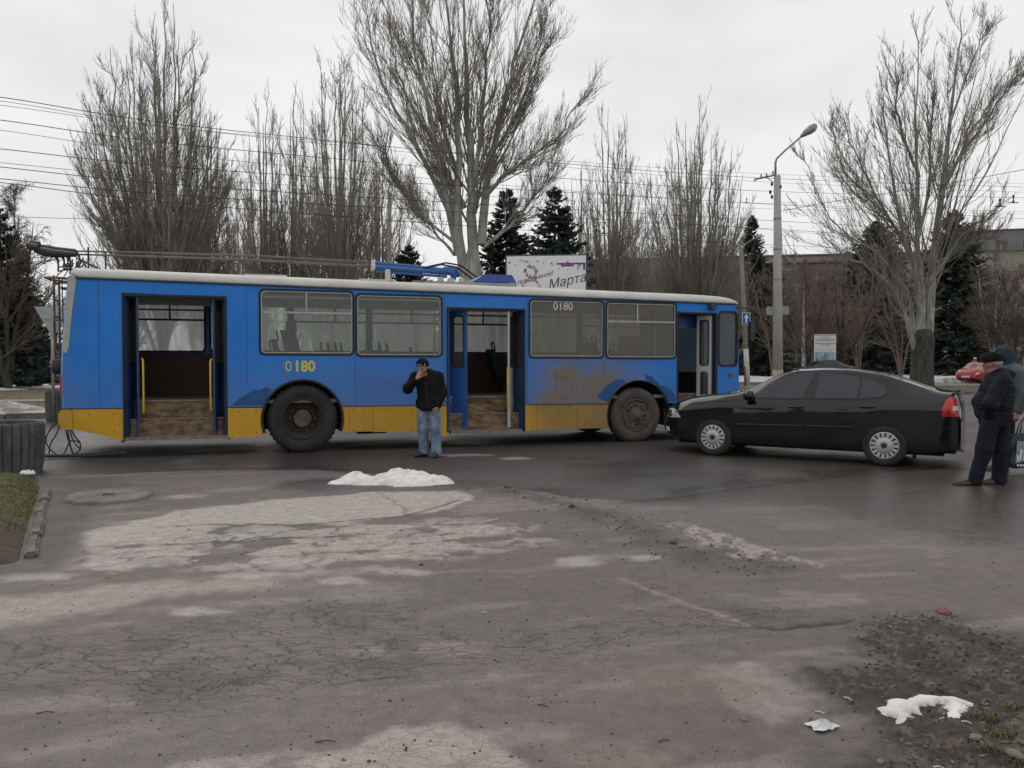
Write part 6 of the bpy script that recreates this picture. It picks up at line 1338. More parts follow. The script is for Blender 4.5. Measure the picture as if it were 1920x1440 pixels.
# ================================================================== CARS
def car(name, loc, rz, label, paintm, top, belt, plan, wheels, wr, bot=None, wroof=.60, group=None, tint=None):
    """body lofted from sections; x forward, y = 0 on the centre line. returns root, width function"""
    root = empty(name, loc, rz, label, 'car', group)
    tx, tz = zip(*sorted(top)); bx_, bz_ = zip(*sorted(belt)); px_, pw_ = zip(*sorted(plan))
    xa, xb = px_[0], px_[-1]
    def cs(xq, xs, zs):
        return np.interp(xq, xs, zs)
    xs = np.unique(np.concatenate([np.linspace(xa, xb, 74), np.linspace(xa, xa + .25, 10), np.linspace(xb - .35, xb, 12)]))
    def sm(xs_, zs_):       # smoothed interpolation
        g_ = np.linspace(xa - .3, xb + .3, 400); z_ = np.interp(g_, xs_, zs_); kz = np.hanning(15); kz /= kz.sum(); z2 = np.convolve(np.pad(z_, 7, 'edge'), kz, 'valid'); return lambda q_: np.interp(q_, g_, z2)
    ft, fb, fw = sm(tx, tz), sm(bx_, bz_), (lambda q_: np.interp(q_, px_, pw_))
    zb_ = (lambda q_: np.interp(q_, [xa, xa + .35, xa + .6, xb - .5, xb], [.36, .24, .20, .19, .26])) if bot is None else bot
    def section(x):
        w, zt_, zs, z0 = float(fw(x)), float(ft(x)), float(fb(x)), float(zb_(x)); zs = min(zs, zt_ - .02); g_ = smooth(.05, .30, zt_ - zs)
        wg = w * .93 - .0; wr_ = (w * .88) * (1 - g_) + min(wroof, w * .80) * g_
        zr = zt_ - .035 - .03 * g_
        pts = [(0, z0), (w * .80, z0), (w * .93, z0 + .03), (w * .955, z0 + (zs - z0) * .16), (w * .965, z0 + (zs - z0) * .36), (w * .985, z0 + (zs - z0) * .62), (w * .998, z0 + (zs - z0) * .83), (w * 1.0, z0 + (zs - z0) * .875), (w * .972, zs - .035), (w * .935, zs)]
        q0_ = pts[-1]
        for t in (.12, .35, .6, .85, 1): pts.append((q0_[0] + (wr_ - q0_[0]) * (t ** 1.12), zs + (zr - zs) * t))
        pts += [(wr_ * .93, zt_ - .012 - .012 * g_), (wr_ * .7, zt_ - .002), (wr_ * .35, zt_ + .004), (0, zt_ + .006)]
        return pts
    S = [section(x) for x in xs]; k = len(S[0]); V_ = []; F_ = []
    for x, s_ in zip(xs, S):
        V_ += [(x, -y, z) for y, z in s_] + [(x, y, z) for y, z in s_[-2:0:-1]]
    kk_ = 2 * k - 2
    for i in range(len(xs) - 1):
        for j in range(kk_): F_.append((i * kk_ + j, i * kk_ + (j + 1) % kk_, (i + 1) * kk_ + (j + 1) % kk_, (i + 1) * kk_ + j))
    F_.append(tuple(range(kk_ - 1, -1, -1))); F_.append(tuple((len(xs) - 1) * kk_ + j for j in range(kk_)))
    me = bpy.data.meshes.new('body'); me.from_pydata(V_, [], F_)
    bm = bmesh.new(); bm.from_mesh(me); bmesh.ops.recalc_face_normals(bm, faces=bm.faces); bm.to_mesh(me); bm.free()
    o = link_mesh('body', me, paintm, root)
    ct = MB()
    for wx in wheels:
        for s_ in (-1, 1): ct.lathe([(0, -.34), (wr + .055, -.34), (wr + .055, .34), (0, .34)], 32, 'y', (wx, s_ * .90, wr + .01))
    c_ = ct.build('cutter'); bm = bmesh.new(); bm.from_mesh(c_.data); bmesh.ops.remove_doubles(bm, verts=bm.verts, dist=1e-5); bmesh.ops.recalc_face_normals(bm, faces=bm.faces); bm.to_mesh(c_.data); bm.free()
    md = o.modifiers.new('b', 'BOOLEAN'); md.object = c_; md.operation = 'DIFFERENCE'; md.solver = 'EXACT'
    dg = bpy.context.evaluated_depsgraph_get(); m2 = bpy.data.meshes.new_from_object(o.evaluated_get(dg)); o.modifiers.clear(); o.data = m2; o.data.name = 'body'
    bpy.data.objects.remove(c_)
    m2.polygons.foreach_set('use_smooth', np.ones(len(m2.polygons), bool)); m2.set_sharp_from_angle(angle=math.radians(32))
    def Wd(x, z):
        s_ = section(x); best = None
        for (y0, z0), (y1, z1) in zip(s_[:-1], s_[1:]):
            if min(z0, z1) - 1e-6 <= z <= max(z0, z1) + 1e-6 and abs(z1 - z0) > 1e-6 and not (y0 == 0 and z0 < .5):
                y = y0 + (y1 - y0) * (z - z0) / (z1 - z0); best = y if best is None else max(best, y)
        return best if best is not None else s_[-4][0]
    return root, Wd, section
def conform(name, poly, Wd, off, th, m, parent, side=-1, cuts=3, hole=None):
    loops = [[Vector((p[0], p[1], 0)) for p in poly]]
    tri = tessellate_polygon(loops); me = bpy.data.meshes.new(name); me.from_pydata([tuple(p) for p in loops[0]], [], [tuple(t) for t in tri])
    bm = bmesh.new(); bm.from_mesh(me); bmesh.ops.subdivide_edges(bm, edges=bm.edges, cuts=cuts, use_grid_fill=True); bmesh.ops.triangulate(bm, faces=bm.faces)
    for v in bm.verts: v.co = Vector((v.co.x, side * (Wd(v.co.x, v.co.y) + off), v.co.y))
    bmesh.ops.recalc_face_normals(bm, faces=bm.faces)
    if bm.faces and sum(f.normal.y * side * f.calc_area() for f in bm.faces) < 0: bmesh.ops.reverse_faces(bm, faces=bm.faces)
    r = bmesh.ops.extrude_face_region(bm, geom=bm.faces[:])
    bm.to_mesh(me); bm.free(); me2 = me
    # push the first copy inwards so the panel has thickness
    o = link_mesh(name, me, m, parent, None, True); n_ = len(me.vertices) // 2
    co = np.empty(len(me.vertices) * 3); me.vertices.foreach_get('co', co); co = co.reshape(-1, 3); co[:n_, 1] -= side * th; me.vertices.foreach_set('co', co.ravel()); me.set_sharp_from_angle(angle=math.radians(35))
    return o
def seam_line(mb, pts, Wd, r=.0045, side=-1):
    P_ = []
    for (x0, z0), (x1, z1) in zip(pts[:-1], pts[1:]):
        for k in range(6): t = k / 6; P_.append((x0 + (x1 - x0) * t, z0 + (z1 - z0) * t))
    P_.append(pts[-1]); mb.tube([(x, side * (Wd(x, z) - r * .2), z) for x, z in P_], r, 5)
M_carblk = pm('black_car_paint', (0.0035, 0.004, 0.006), .12, col2=(0.006, 0.0065, 0.0085), scale=1.5, coat=.35, spec=.42)
M_tint = pm('tinted_glass', (0.022, 0.025, 0.032), .04, var=.1, spec=.62)
M_blk = pm('black_plastic', (0.014, 0.014, 0.015), .5, var=.2)
M_silver = pm('silver_hubcap', (0.42, 0.42, 0.43), .38, col2=(.55, .55, .56), metal=.75, scale=5)
M_lens = pm('headlight_glass', (0.42, 0.45, 0.48), .12, col2=(.62, .65, .68), scale=9, coat=.8)
M_lensw = pm('reverse_lens', (0.6, 0.5, 0.48), .2, var=.05)
def car_wheel(root, x, y, r, m_cap, side=-1, slots=15, rot=0.0):
    w = empty('wheel', (x, y, r), rot, parent=root); s_ = -side
    MB().lathe([(r * .64, .0 * s_), (r * .74, -.012 * s_), (r * .90, -.012 * s_), (r * .98, .02 * s_), (r, .05 * s_), (r, .17 * s_), (r * .95, .20 * s_), (r * .6, .20 * s_)], 40, 'y').build('tyre', M_tyre, w, smooth_=True)
    MB().lathe([(r * .66, .035 * s_), (0, .035 * s_)], 28, 'y').build('rim_back', M_rimd, w)
    R = r * .665; cp = MB()
    cp.lathe([(R, .01 * s_), (R * .985, -.006 * s_), (R * .93, -.012 * s_), (R * .90, -.008 * s_), (R * .90, .02 * s_)], 45, 'y')
    cp.lathe([(R * .62, .012 * s_), (R * .58, -.012 * s_), (R * .45, -.020 * s_), (R * .27, -.022 * s_), (R * .25, -.010 * s_), (0, -.012 * s_)], 45, 'y')
    for k in range(slots):
        a = 2 * PI * k / slots; da = PI / slots * .62; y0, y1 = sorted((-.012 * s_, .012 * s_))
        cp.slab([(R * .57 * math.cos(a - da * 1.15), R * .57 * math.sin(a - da * 1.15)), (R * .92 * math.cos(a - da), R * .92 * math.sin(a - da)), (R * .92 * math.cos(a + da), R * .92 * math.sin(a + da)), (R * .57 * math.cos(a + da * 1.15), R * .57 * math.sin(a + da * 1.15))], (), y0, y1)
    cp.build('hubcap', m_cap, w, auto=True)
    MB().lathe([(R * .20, -.018 * s_), (R * .19, -.026 * s_), (0, -.027 * s_)], 16, 'y').build('hub_badge', M_rimd, w)
    return w
CA = math.radians(148.3); CP = np.array([5.419, 11.472, 0.0]); CF = np.array([math.cos(CA), math.sin(CA), 0]); CNR = np.array([CF[1], -CF[0], 0])
HWC = .885; cc = CP + CNR * HWC * 1.0 - CF * 0.0
top = [(-1.0, .70), (-.99, .80), (-.965, .92), (-.94, 1.0), (-.90, 1.078), (-.68, 1.10), (-.34, 1.225), (.06, 1.355), (.47, 1.42), (.94, 1.43), (1.30, 1.41), (1.52, 1.36), (1.83, 1.22), (2.16, 1.045), (2.30, 1.02), (2.6, .995), (2.93, .945), (3.2, .885), (3.36, .81), (3.44, .70), (3.5, .60), (3.58, .45)]
belt = [(-1.0, .62), (-.97, .80), (-.9, .93), (-.6, .955), (0, .94), (1, .925), (2, .91), (2.4, .905), (3.0, .83), (3.25, .74), (3.45, .58), (3.58, .40)]
plan = [(-1.0, .10), (-.998, .45), (-.988, .65), (-.968, .755), (-.93, .805), (-.85, .842), (-.7, .866), (-.5, .876), (0, .885), (1, .885), (2, .885), (2.6, .88), (2.95, .86), (3.2, .81), (3.36, .72), (3.46, .60), (3.53, .45), (3.57, .28)]
# the near flank of the car faces the camera: mirror so that local -y is the near side
root, WdC, secC = car('black_car', tuple(cc), CA + PI, 'black liftback car with dark tinted windows, its nose jammed against the front of the trolleybus', M_carblk, [(-x, z) for x, z in top], [(-x, z) for x, z in belt], [(-x, w) for x, w in plan], (0, -2.543), .305)
# (local x is turned round: the nose points to -x, the near flank is at -y)
def mx(pts): return [(-x, z) for x, z in pts]
cb = root
fd = mx([(2.20, .92), (2.21, .40), (2.18, .29), (1.135, .30), (1.13, .56), (1.125, .80), (1.09, .93)])
rd_ = mx([(1.12, .93), (1.118, .56), (1.125, .305), (.44, .31), (.40, .42), (.30, .56), (.10, .70), (-.02, .82), (-.04, .93)])
d1 = conform('door', fd, WdC, .004, .012, M_carblk, cb); d2 = conform('door', rd_, WdC, .004, .012, M_carblk, cb)
W1 = mx([(1.93, .965), (1.82, 1.07), (1.69, 1.175), (1.48, 1.29), (1.25, 1.345), (1.01, 1.36), (1.05, 1.25), (1.15, .97)])
W2 = mx([(.945, 1.358), (.62, 1.345), (.37, 1.30), (.36, 1.15), (.385, .985), (.99, .975)])
W3 = mx([(.325, 1.292), (.16, 1.245), (.03, 1.18), (-.02, 1.12), (-.01, 1.06), (.06, 1.01), (.345, .988)])
sur = mx([(1.99, .945), (1.85, 1.075), (1.71, 1.19), (1.49, 1.31), (1.25, 1.367), (.95, 1.383), (.60, 1.37), (.34, 1.318), (.15, 1.262), (.0, 1.19), (-.055, 1.12), (-.045, 1.05), (.04, .985), (.38, .962), (1.1, .948)])
conform('window_surround', sur, WdC, .004, .010, M_blk, cb)
for p_, par in ((W1, d1), (W2, d2), (W3, d2)): conform('window', p_, WdC, .009, .004, M_tint, par)
pil = conform('door_pillar', mx([(1.005, 1.362), (.955, 1.362), (1.0, .972), (1.145, .968)]), WdC, .0085, .004, M_carblk, cb)
for pts, r_ in ((fd[:7], .0045), (rd_[2:], .0045), (mx([(2.22, .90), (2.5, .885), (2.9, .835), (3.2, .75)]), .004), (mx([(-.60, .58), (-.96, .60)]), .006), (mx([(2.92, .56), (3.4, .56)]), .006)):
    sm_ = MB(); seam_line(sm_, pts, WdC, r_); sm_.build('panel_gap', M_under, cb)
for a, b_, par in ((1.15, 2.15, d1), (.42, 1.10, d2)):
    st_ = MB(); P_ = [(-x, -(WdC(-x, .54 + .01 * (2 - x)) + .010), .535 + .015 * (2 - x)) for x in np.linspace(a, b_, 12)]; st_.tube(P_, .016, 6); st_.build('rub_strip', M_blk, par)
for x, z, par in ((1.24, .835, d1), (.24, .865, d2)):
    y = -(WdC(-x, z) + .012); h_ = MB(); h_.tube([(-x - .11, y + .006, z - .002), (-x - .06, y - .018, z), (-x + .06, y - .018, z + .002), (-x + .11, y + .006, z + .002)], [.012, .016, .016, .012], 8); h_.build('handle', M_carblk, par, smooth_=True)
    conform('handle_recess', [(-x - .08, z - .028), (-x + .08, z - .026), (-x + .07, z + .022), (-x - .07, z + .02)], WdC, .0055, .003, M_blk, par)
mrr = MB(); yb = WdC(-1.93, .96)
mrr.tube([(-1.92, -yb + .02, .975), (-1.93, -yb - .06, .985)], .03, 8); mrr.build('mirror_stalk', M_blk, cb)
mm = MB(); mm.tube([(-2.03, -yb - .13, .985), (-2.0, -yb - .14, .99), (-1.93, -yb - .14, 1.0), (-1.89, -yb - .14, 1.0)], [.035, .075, .085, .07], 12); mm.build('mirror', M_carblk, cb, smooth_=True)
hl = mx([(3.10, .605), (3.18, .73), (3.27, .755), (3.36, .74), (3.43, .66), (3.44, .625), (3.3, .60)])
conform('headlight', hl, WdC, .006, .02, M_lens, cb); conform('headlight_bezel', mx([(3.26, .62), (3.30, .72), (3.37, .72), (3.43, .655), (3.43, .63)]), WdC, .009, .004, M_blk, cb)
conform('headlight', hl, WdC, .006, .02, M_lens, cb, side=1)
conform('fog_lamp', mx([(3.33, .36), (3.34, .44), (3.43, .44), (3.43, .36)]), WdC, .006, .02, M_lens, cb)
tl_ = mx([(-.74, .75), (-.735, .86), (-.775, .985), (-.83, 1.03), (-.90, 1.0), (-.925, .94), (-.94, .76)])
tlo = conform('tail_light', tl_, WdC, .008, .02, M_tail, cb); conform('reversing_lens', mx([(-.865, .84), (-.865, .90), (-.93, .91), (-.935, .84)]), WdC, .011, .004, M_lensw, tlo)
conform('tail_light', tl_, WdC, .008, .02, M_tail, cb, side=1)
sp_ = MB(); yy = np.linspace(-.66, .66, 15); V_ = []
for y in yy: c_ = 1.082 - .03 * (y / .7) ** 2; V_ += [(.80, y, c_ + .002), (.93 - .05 * (y / .7) ** 2, y, c_ + .028), (.935 - .05 * (y / .7) ** 2, y, c_ + .012), (.86, y, c_ - .02)]
sp_.add(V_, [(i * 4 + j, i * 4 + (j + 1) % 4, (i + 1) * 4 + (j + 1) % 4, (i + 1) * 4 + j) for i in range(14) for j in range(4)] + [(3, 2, 1, 0), (56, 57, 58, 59)]); sp_.build('spoiler', M_carblk, cb)
MB().tube([(.10, 0, 1.36), (.20, 0, 1.42), (.34, 0, 1.52)], [.012, .006, .003], 6).build('aerial', M_blk, cb)
for i, (x, y) in enumerate(((-.0, -HWC + .025), (-2.543, -HWC + .025))): car_wheel(cb, x, y, .305, M_silver, -1, rot=0 if i == 0 else -.05)
for x in (0, -2.543): car_wheel(cb, x, HWC - .025, .305, M_silver, 1)
un = MB(); un.box((-3.2, -.62, .17), (.75, .62, .3)); un.box((.36, -.74, .12), (.40, -.60, .26)); un.box((.5, -.7, .22), (.9, .7, .34)); un.build('underbody', M_under, cb)
MB().tube([(.7, -.45, .27), (1.0, -.46, .26)], .028, 8).build('exhaust', M_metal, cb)
# buckled bonnet edge
bb_ = MB()
for x0, y0, x1, y1, h_ in ((-2.28, -.55, -2.42, -.25, .035), (-2.30, -.2, -2.45, .15, .05), (-2.34, .2, -2.46, .5, .04), (-2.9, -.5, -2.75, -.1, .02)):
    za, zc = secC(x0)[-3][1], secC(x1)[-2][1]; n_ = 7; V_ = []
    for k in range(n_): t = k / (n_ - 1); x, y = x0 + (x1 - x0) * t, y0 + (y1 - y0) * t; z = za + (zc - za) * t + .004; q_ = h_ * math.sin(PI * t) * (1 + .4 * math.sin(9 * t)); V_ += [(x - .07, y, z - .012), (x, y, z + q_), (x + .09, y + .02, z - .008)]
    bb_.add(V_, [(i * 3 + j, i * 3 + j + 1, (i + 1) * 3 + j + 1, (i + 1) * 3 + j) for i in range(n_ - 1) for j in range(2)])
bb_.build('buckled_bonnet_edge', M_carblk, cb)
wpr = MB(); wpr.tube([(-2.18, -.6, 1.035), (-2.05, .0, 1.13)], .008, 5); wpr.tube([(-2.18, .1, 1.05), (-2.05, .6, 1.10)], .008, 5); wpr.build('wiper', M_blk, cb)
ws = MB(); V_ = []
for x in np.linspace(-2.10, -1.56, 8):
    s_ = secC(x); w_, z_ = s_[13][0], s_[13][1]; zt_ = s_[-1][1]
    for t in np.linspace(-1, 1, 11): V_.append((x, t * w_ * .93, z_ + (zt_ - z_) * (1 - abs(t) ** 2.2) + .008))
ws.add(V_, [(i * 11 + j, (i + 1) * 11 + j, (i + 1) * 11 + j + 1, i * 11 + j + 1) for i in range(7) for j in range(10)]); ws.build('windscreen', M_tint, cb, smooth_=True)
ws = MB(); V_ = []
for x in np.linspace(.02, .62, 8):
    s_ = secC(x); w_, z_ = s_[13][0], s_[13][1]; zt_ = s_[-1][1]
    for t in np.linspace(-1, 1, 11): V_.append((x, t * w_ * .93, z_ + (zt_ - z_) * (1 - abs(t) ** 2.2) + .008))
ws.add(V_, [(i * 11 + j, (i + 1) * 11 + j, (i + 1) * 11 + j + 1, i * 11 + j + 1) for i in range(7) for j in range(10)]); ws.build('rear_window', M_tint, cb, smooth_=True)

# far cars
def far_car(px, Y, z, rz, label, pmat, kind, wm=M_tint, group=None):
    p = at(px, 690, Y)
    if kind == 'saloon':
        tp_ = [(-.95, .65), (-.9, .95), (-.5, 1.02), (-.1, 1.12), (.5, 1.42), (1.2, 1.45), (1.6, 1.36), (2.25, 1.02), (2.9, .93), (3.3, .8), (3.45, .55)]; sb = mx([(2.0, .98), (1.6, 1.28), (1.2, 1.36), (.5, 1.34), (.0, 1.08), (.1, .97)])
    else:
        tp_ = [(-.62, .6), (-.58, .95), (-.45, 1.15), (-.2, 1.42), (.4, 1.50), (1.2, 1.48), (1.7, 1.34), (2.25, 1.05), (2.8, .95), (3.05, .78), (3.15, .5)]; sb = mx([(2.0, 1.0), (1.7, 1.24), (1.2, 1.38), (.1, 1.40), (-.2, 1.15), (-.1, 1.0)])
    xa, xb = tp_[0][0], tp_[-1][0]
    bl = [(xa, .5), (xa + .1, .85), (0, .93), (2.3, .9), (xb - .25, .75), (xb, .4)]; plv = [(xa, .66), (xa + .1, .80), (xa + .5, .85), (xb - .6, .84), (xb - .2, .74), (xb, .5)]
    r_, W_, S_ = car('car', (p[0], p[1], z), rz, label, pmat, [(-x, q_) for x, q_ in tp_], [(-x, q_) for x, q_ in bl], [(-x, q_) for x, q_ in plv], (0, -2.45), .29, group=group)
    for sd2 in (-1, 1):
        conform('side_window', sb, W_, .006, .006, wm, r_, side=sd2)
        for x in (0, -2.45): car_wheel(r_, x, sd2 * .80, .29, M_silver, sd2, slots=7)
        conform('tail_light', mx([(xa + .03, .72), (xa + .10, .72), (xa + .14, .88), (xa + .06, .88)]), W_, .008, .012, M_tail, r_, side=sd2)
        conform('headlight', mx([(xb - .10, .62), (xb - .3, .66), (xb - .3, .76), (xb - .16, .74)]), W_, .008, .012, M_lens, r_, side=sd2)
    for x0, x1 in (((-2.2, -1.65) if kind == 'saloon' else (-2.2, -1.72)), ((-.45, .05) if kind == 'saloon' else (.2, .42))):
        V_ = []; ws = MB(); x0, x1 = sorted((x0, x1))
        for x in np.linspace(x0, x1, 6):
            s_ = S_(x); w_, z_ = s_[13][0], s_[13][1]; zt_ = s_[-1][1]
            for t in np.linspace(-1, 1, 9): V_.append((x, t * w_ * .92, z_ + (zt_ - z_) * (1 - abs(t) ** 2.2) + .009))
        ws.add(V_, [(i * 9 + j, (i + 1) * 9 + j, (i + 1) * 9 + j + 1, i * 9 + j + 1) for i in range(5) for j in range(8)]); ws.build('windscreen', wm, r_, smooth_=True)
    MB().box((-xb - .01, -.26, .42), (-xb + .05, .26, .53)).build('number_plate', M_signwhite, r_)
    return r_
M_carred = pm('red_car_paint', (0.33, 0.018, 0.022), .25, var=.1, coat=.6); M_carwhite = pm('white_car_paint', (.55, .56, .57), .3, var=.05, coat=.5)
far_car(1572, 58, .36, .18, 'dark car in the distance, only its roof and windows showing above the near black car', M_carblk, 'saloon')
far_car(1852, 54, .17, .62, 'small red hatchback on the side road, behind the man in the dark cap', M_carred, 'hatch')
far_car(103, 66, .35, .5, 'white car half hidden behind the post of the give way sign', M_carwhite, 'saloon')
# ================================================================== PEOPLE: distance fields turned into one smooth surface
class SDF:
    def __init__(s, lo, hi, h):
        s.lo = np.array(lo, float); s.h = h; s.n = np.ceil((np.array(hi) - s.lo) / h).astype(int) + 1
        s.D = np.full(s.n, 0.5, np.float32)
    def _blk(s, lo, hi):
        a = np.clip(np.floor((np.array(lo) - s.lo) / s.h).astype(int), 0, s.n - 1); b = np.clip(np.ceil((np.array(hi) - s.lo) / s.h).astype(int) + 1, 1, s.n)
        sl = tuple(slice(i, max(j, i + 1)) for i, j in zip(a, b)); g_ = np.meshgrid(*[s.lo[i] + s.h * np.arange(sl[i].start, sl[i].stop) for i in range(3)], indexing='ij'); return sl, np.stack(g_, -1)
    def _un(s, sl, d, k, sub=False):
        D = s.D[sl]
        if sub: s.D[sl] = np.maximum(D, -d); return
        if k <= 0: s.D[sl] = np.minimum(D, d); return
        h_ = np.clip(.5 + .5 * (D - d) / k, 0, 1); s.D[sl] = D * (1 - h_) + d * h_ - k * h_ * (1 - h_)
    def cap(s, a, b, ra, rb, k=.02, sub=False, flat=None):
        a, b = np.array(a, float), np.array(b, float); m = max(ra, rb) + k * 1.5 + .05
        sl, P = s._blk(np.minimum(a, b) - m, np.maximum(a, b) + m); ab = b - a; t = np.clip(((P - a) @ ab) / (ab @ ab + 1e-12), 0, 1)
        s._un(sl, np.linalg.norm(P - a - t[..., None] * ab, axis=-1) - (ra + (rb - ra) * t), k, sub); return s
    def ell(s, c, r, k=.02, sub=False, rz=0.0, rx=0.0):
        c, r = np.array(c, float), np.array(r, float); m = r.max() + k * 1.5 + .05; sl, P = s._blk(c - m, c + m); Q = P - c
        if rz: ca, sa = math.cos(rz), math.sin(rz); Q = np.stack([Q[..., 0] * ca + Q[..., 1] * sa, -Q[..., 0] * sa + Q[..., 1] * ca, Q[..., 2]], -1)
        if rx: ca, sa = math.cos(rx), math.sin(rx); Q = np.stack([Q[..., 0], Q[..., 1] * ca + Q[..., 2] * sa, -Q[..., 1] * sa + Q[..., 2] * ca], -1)
        k0 = np.linalg.norm(Q / r, axis=-1); k1 = np.linalg.norm(Q / r ** 2, axis=-1); s._un(sl, k0 * (k0 - 1) / (k1 + 1e-9), k, sub); return s
    def chain(s, pts, rs, k=.02):
        for (a, b), (ra, rb) in zip(zip(pts[:-1], pts[1:]), zip(rs[:-1], rs[1:])): s.cap(a, b, ra, rb, k)
        return s
    def folds(s, amp, f, st=(1, 1, 1), seed=0, band=.06):
        m = np.abs(s.D) < band; i = np.argwhere(m); P = s.lo + i * s.h; s.D[m] += amp * (fbm3(P[:, 0] * f * st[0], P[:, 1] * f * st[1], P[:, 2] * f * st[2], 3, seed) - .5) * 2; return s
    def cut(s, axis, v, above=True):
        c = s.lo[axis] + s.h * np.arange(s.n[axis]); d = (c - v) if above else (v - c); sh = [1, 1, 1]; sh[axis] = -1; s.D = np.maximum(s.D, d.reshape(sh).astype(np.float32)); return s
    def mesh(s):
        D = s.D; ins = D < 0; n = s.n
        c = [D[i:n[0] - 1 + i, j:n[1] - 1 + j, k:n[2] - 1 + k] for i in (0, 1) for j in (0, 1) for k in (0, 1)]
        ci = [ins[i:n[0] - 1 + i, j:n[1] - 1 + j, k:n[2] - 1 + k] for i in (0, 1) for j in (0, 1) for k in (0, 1)]
        cnt = sum(x.astype(np.int8) for x in ci); act = (cnt > 0) & (cnt < 8); idx = np.full(act.shape, -1, np.int64); A = np.argwhere(act); idx[act] = np.arange(len(A))
        v = np.stack([x[act] for x in c], 1); off = np.array([(i, j, k) for i in (0, 1) for j in (0, 1) for k in (0, 1)], float)
        acc = np.zeros((len(A), 3)); w = np.zeros(len(A))
        for a in range(8):
            for b in range(a + 1, 8):
                if np.abs(off[a] - off[b]).sum() == 1:
                    va, vb = v[:, a], v[:, b]; cr = (va < 0) != (vb < 0); t = np.where(cr, va / np.where(cr, va - vb, 1), 0)
                    acc += (off[a] + (off[b] - off[a]) * t[:, None]) * cr[:, None]; w += cr
        V_ = s.lo + (A + acc / w[:, None]) * s.h; F_ = []
        for ax_ in range(3):
            sl0 = [slice(1, n[i] - 1) for i in range(3)]; sl0[ax_] = slice(0, n[ax_] - 1); sl1 = list(sl0); sl1[ax_] = slice(1, n[ax_])
            a, b = ins[tuple(sl0)], ins[tuple(sl1)]; e = np.argwhere(a != b)
            if not len(e): continue
            o = np.array([1, 1, 1]); o[ax_] = 0; e0 = e + o; u, v2 = [(1, 2), (2, 0), (0, 1)][ax_]
            def at_(du, dv): q_ = e0.copy(); q_[:, u] -= du; q_[:, v2] -= dv; return idx[q_[:, 0], q_[:, 1], q_[:, 2]]
            q_ = np.stack([at_(1, 1), at_(0, 1), at_(0, 0), at_(1, 0)], 1); fl = b[tuple(e.T)]; q_[fl] = q_[fl][:, ::-1]; F_.append(q_)
        return V_, np.concatenate(F_)
    def build(s, name, m, parent):
        V_, F_ = s.mesh(); return big_mesh(name, V_, F_, m, parent, True)
M_skin = pm('skin', (0.30, 0.165, 0.12), .55, col2=(0.40, 0.225, 0.165), scale=18)
M_skin2 = pm('ruddy_skin', (0.30, 0.155, 0.115), .55, col2=(0.42, 0.235, 0.18), scale=18)
M_jack = pm('black_jacket', (0.0075, 0.0078, 0.009), .8, col2=(0.014, 0.014, 0.0155), scale=6, bump=.4, bscale=40, spec=.15)
M_jack2 = pm('dark_blue_jacket', (0.008, 0.009, 0.015), .75, col2=(0.0135, 0.0145, 0.022), scale=5, bump=.4, bscale=30, spec=.18)
M_jack3 = pm('grey_blue_jacket', (0.055, 0.066, 0.078), .75, col2=(0.09, 0.105, 0.118), scale=6, bump=.4, bscale=30)
M_jean = pm('faded_jeans', (0.07, 0.105, 0.17), .9, col2=(0.235, 0.30, 0.40), scale=5, bump=.3, bscale=60, stretch=(1.6, 1.6, .8), lo=.30, hi=.70)
M_trou = pm('dark_trousers', (0.010, 0.012, 0.020), .85, col2=(0.017, 0.019, 0.030), scale=6, bump=.3, spec=.15)
M_shoe = pm('dark_shoe', (0.022, 0.022, 0.024), .5, col2=(0.05, 0.05, 0.052), scale=10); M_shoe2 = pm('brown_shoe', (0.028, 0.017, 0.013), .35, col2=(0.05, 0.032, 0.025))
M_knit = pm('knit_cap', (0.010, 0.010, 0.011), .95, col2=(0.018, 0.018, 0.02), scale=30, bump=.8, bscale=120, spec=.1)
M_knitw = pm('knit_pattern', (0.30, 0.30, 0.30), .95); M_teal = pm('dark_teal_hood', (0.010, 0.024, 0.034), .9, col2=(0.02, 0.04, 0.052), scale=12, bump=.4)
M_hair = pm('grey_hair', (0.20, 0.19, 0.18), .9, col2=(.36, .35, .34), scale=60, stretch=(1, 1, .3)); M_hair2 = pm('dark_hair', (0.02, 0.015, 0.012), .9)
M_eye = pm('eye_dark', (0.03, 0.02, 0.015), .3)
def hand(s, w, d, side, n, curl, L_=.17, thumb=1):
    """palm and five bent fingers: w wrist, d pointing direction, side across the knuckles, n towards the palm side"""
    w = np.array(w, float); d = norm(np.array(d, float)); side = np.array(side, float); side = norm(side - d * (side @ d)); n = np.cross(d, side) if n is None else norm(np.array(n, float) - d * (np.array(n, float) @ d)); 
    pl_ = L_ * .52
    for f in (-.030, -.010, .010, .028): s.cap(w + d * .01 + side * f * .6, w + d * pl_ + side * f, .015, .0125, .012)
    for i, f in enumerate((-.034, -.0115, .0115, .033)):
        ln = (.062, .075, .080, .072)[i] * L_ / .18; c0 = w + d * pl_ + side * f; p = c0; dirs = d
        for j, q_ in enumerate((.45, .32, .23)):
            a = curl * (j + .6) * (.55 + .06 * i); dd_ = d * math.cos(a) + n * math.sin(a); p2 = p + dd_ * ln * q_; s.cap(p, p2, .0092 - .0008 * j, .0088 - .0008 * j, .003); p = p2
    b_ = w + d * .03 + side * .030 * thumb; t1 = b_ + norm(d * .6 + side * thumb * .8 + n * .45) * .040; t2 = t1 + norm(d * .9 + side * thumb * .15 + n * .6) * .034
    s.cap(b_ - d * .01, t1, .015, .0115, .012); s.cap(t1, t2, .011, .0095, .003)
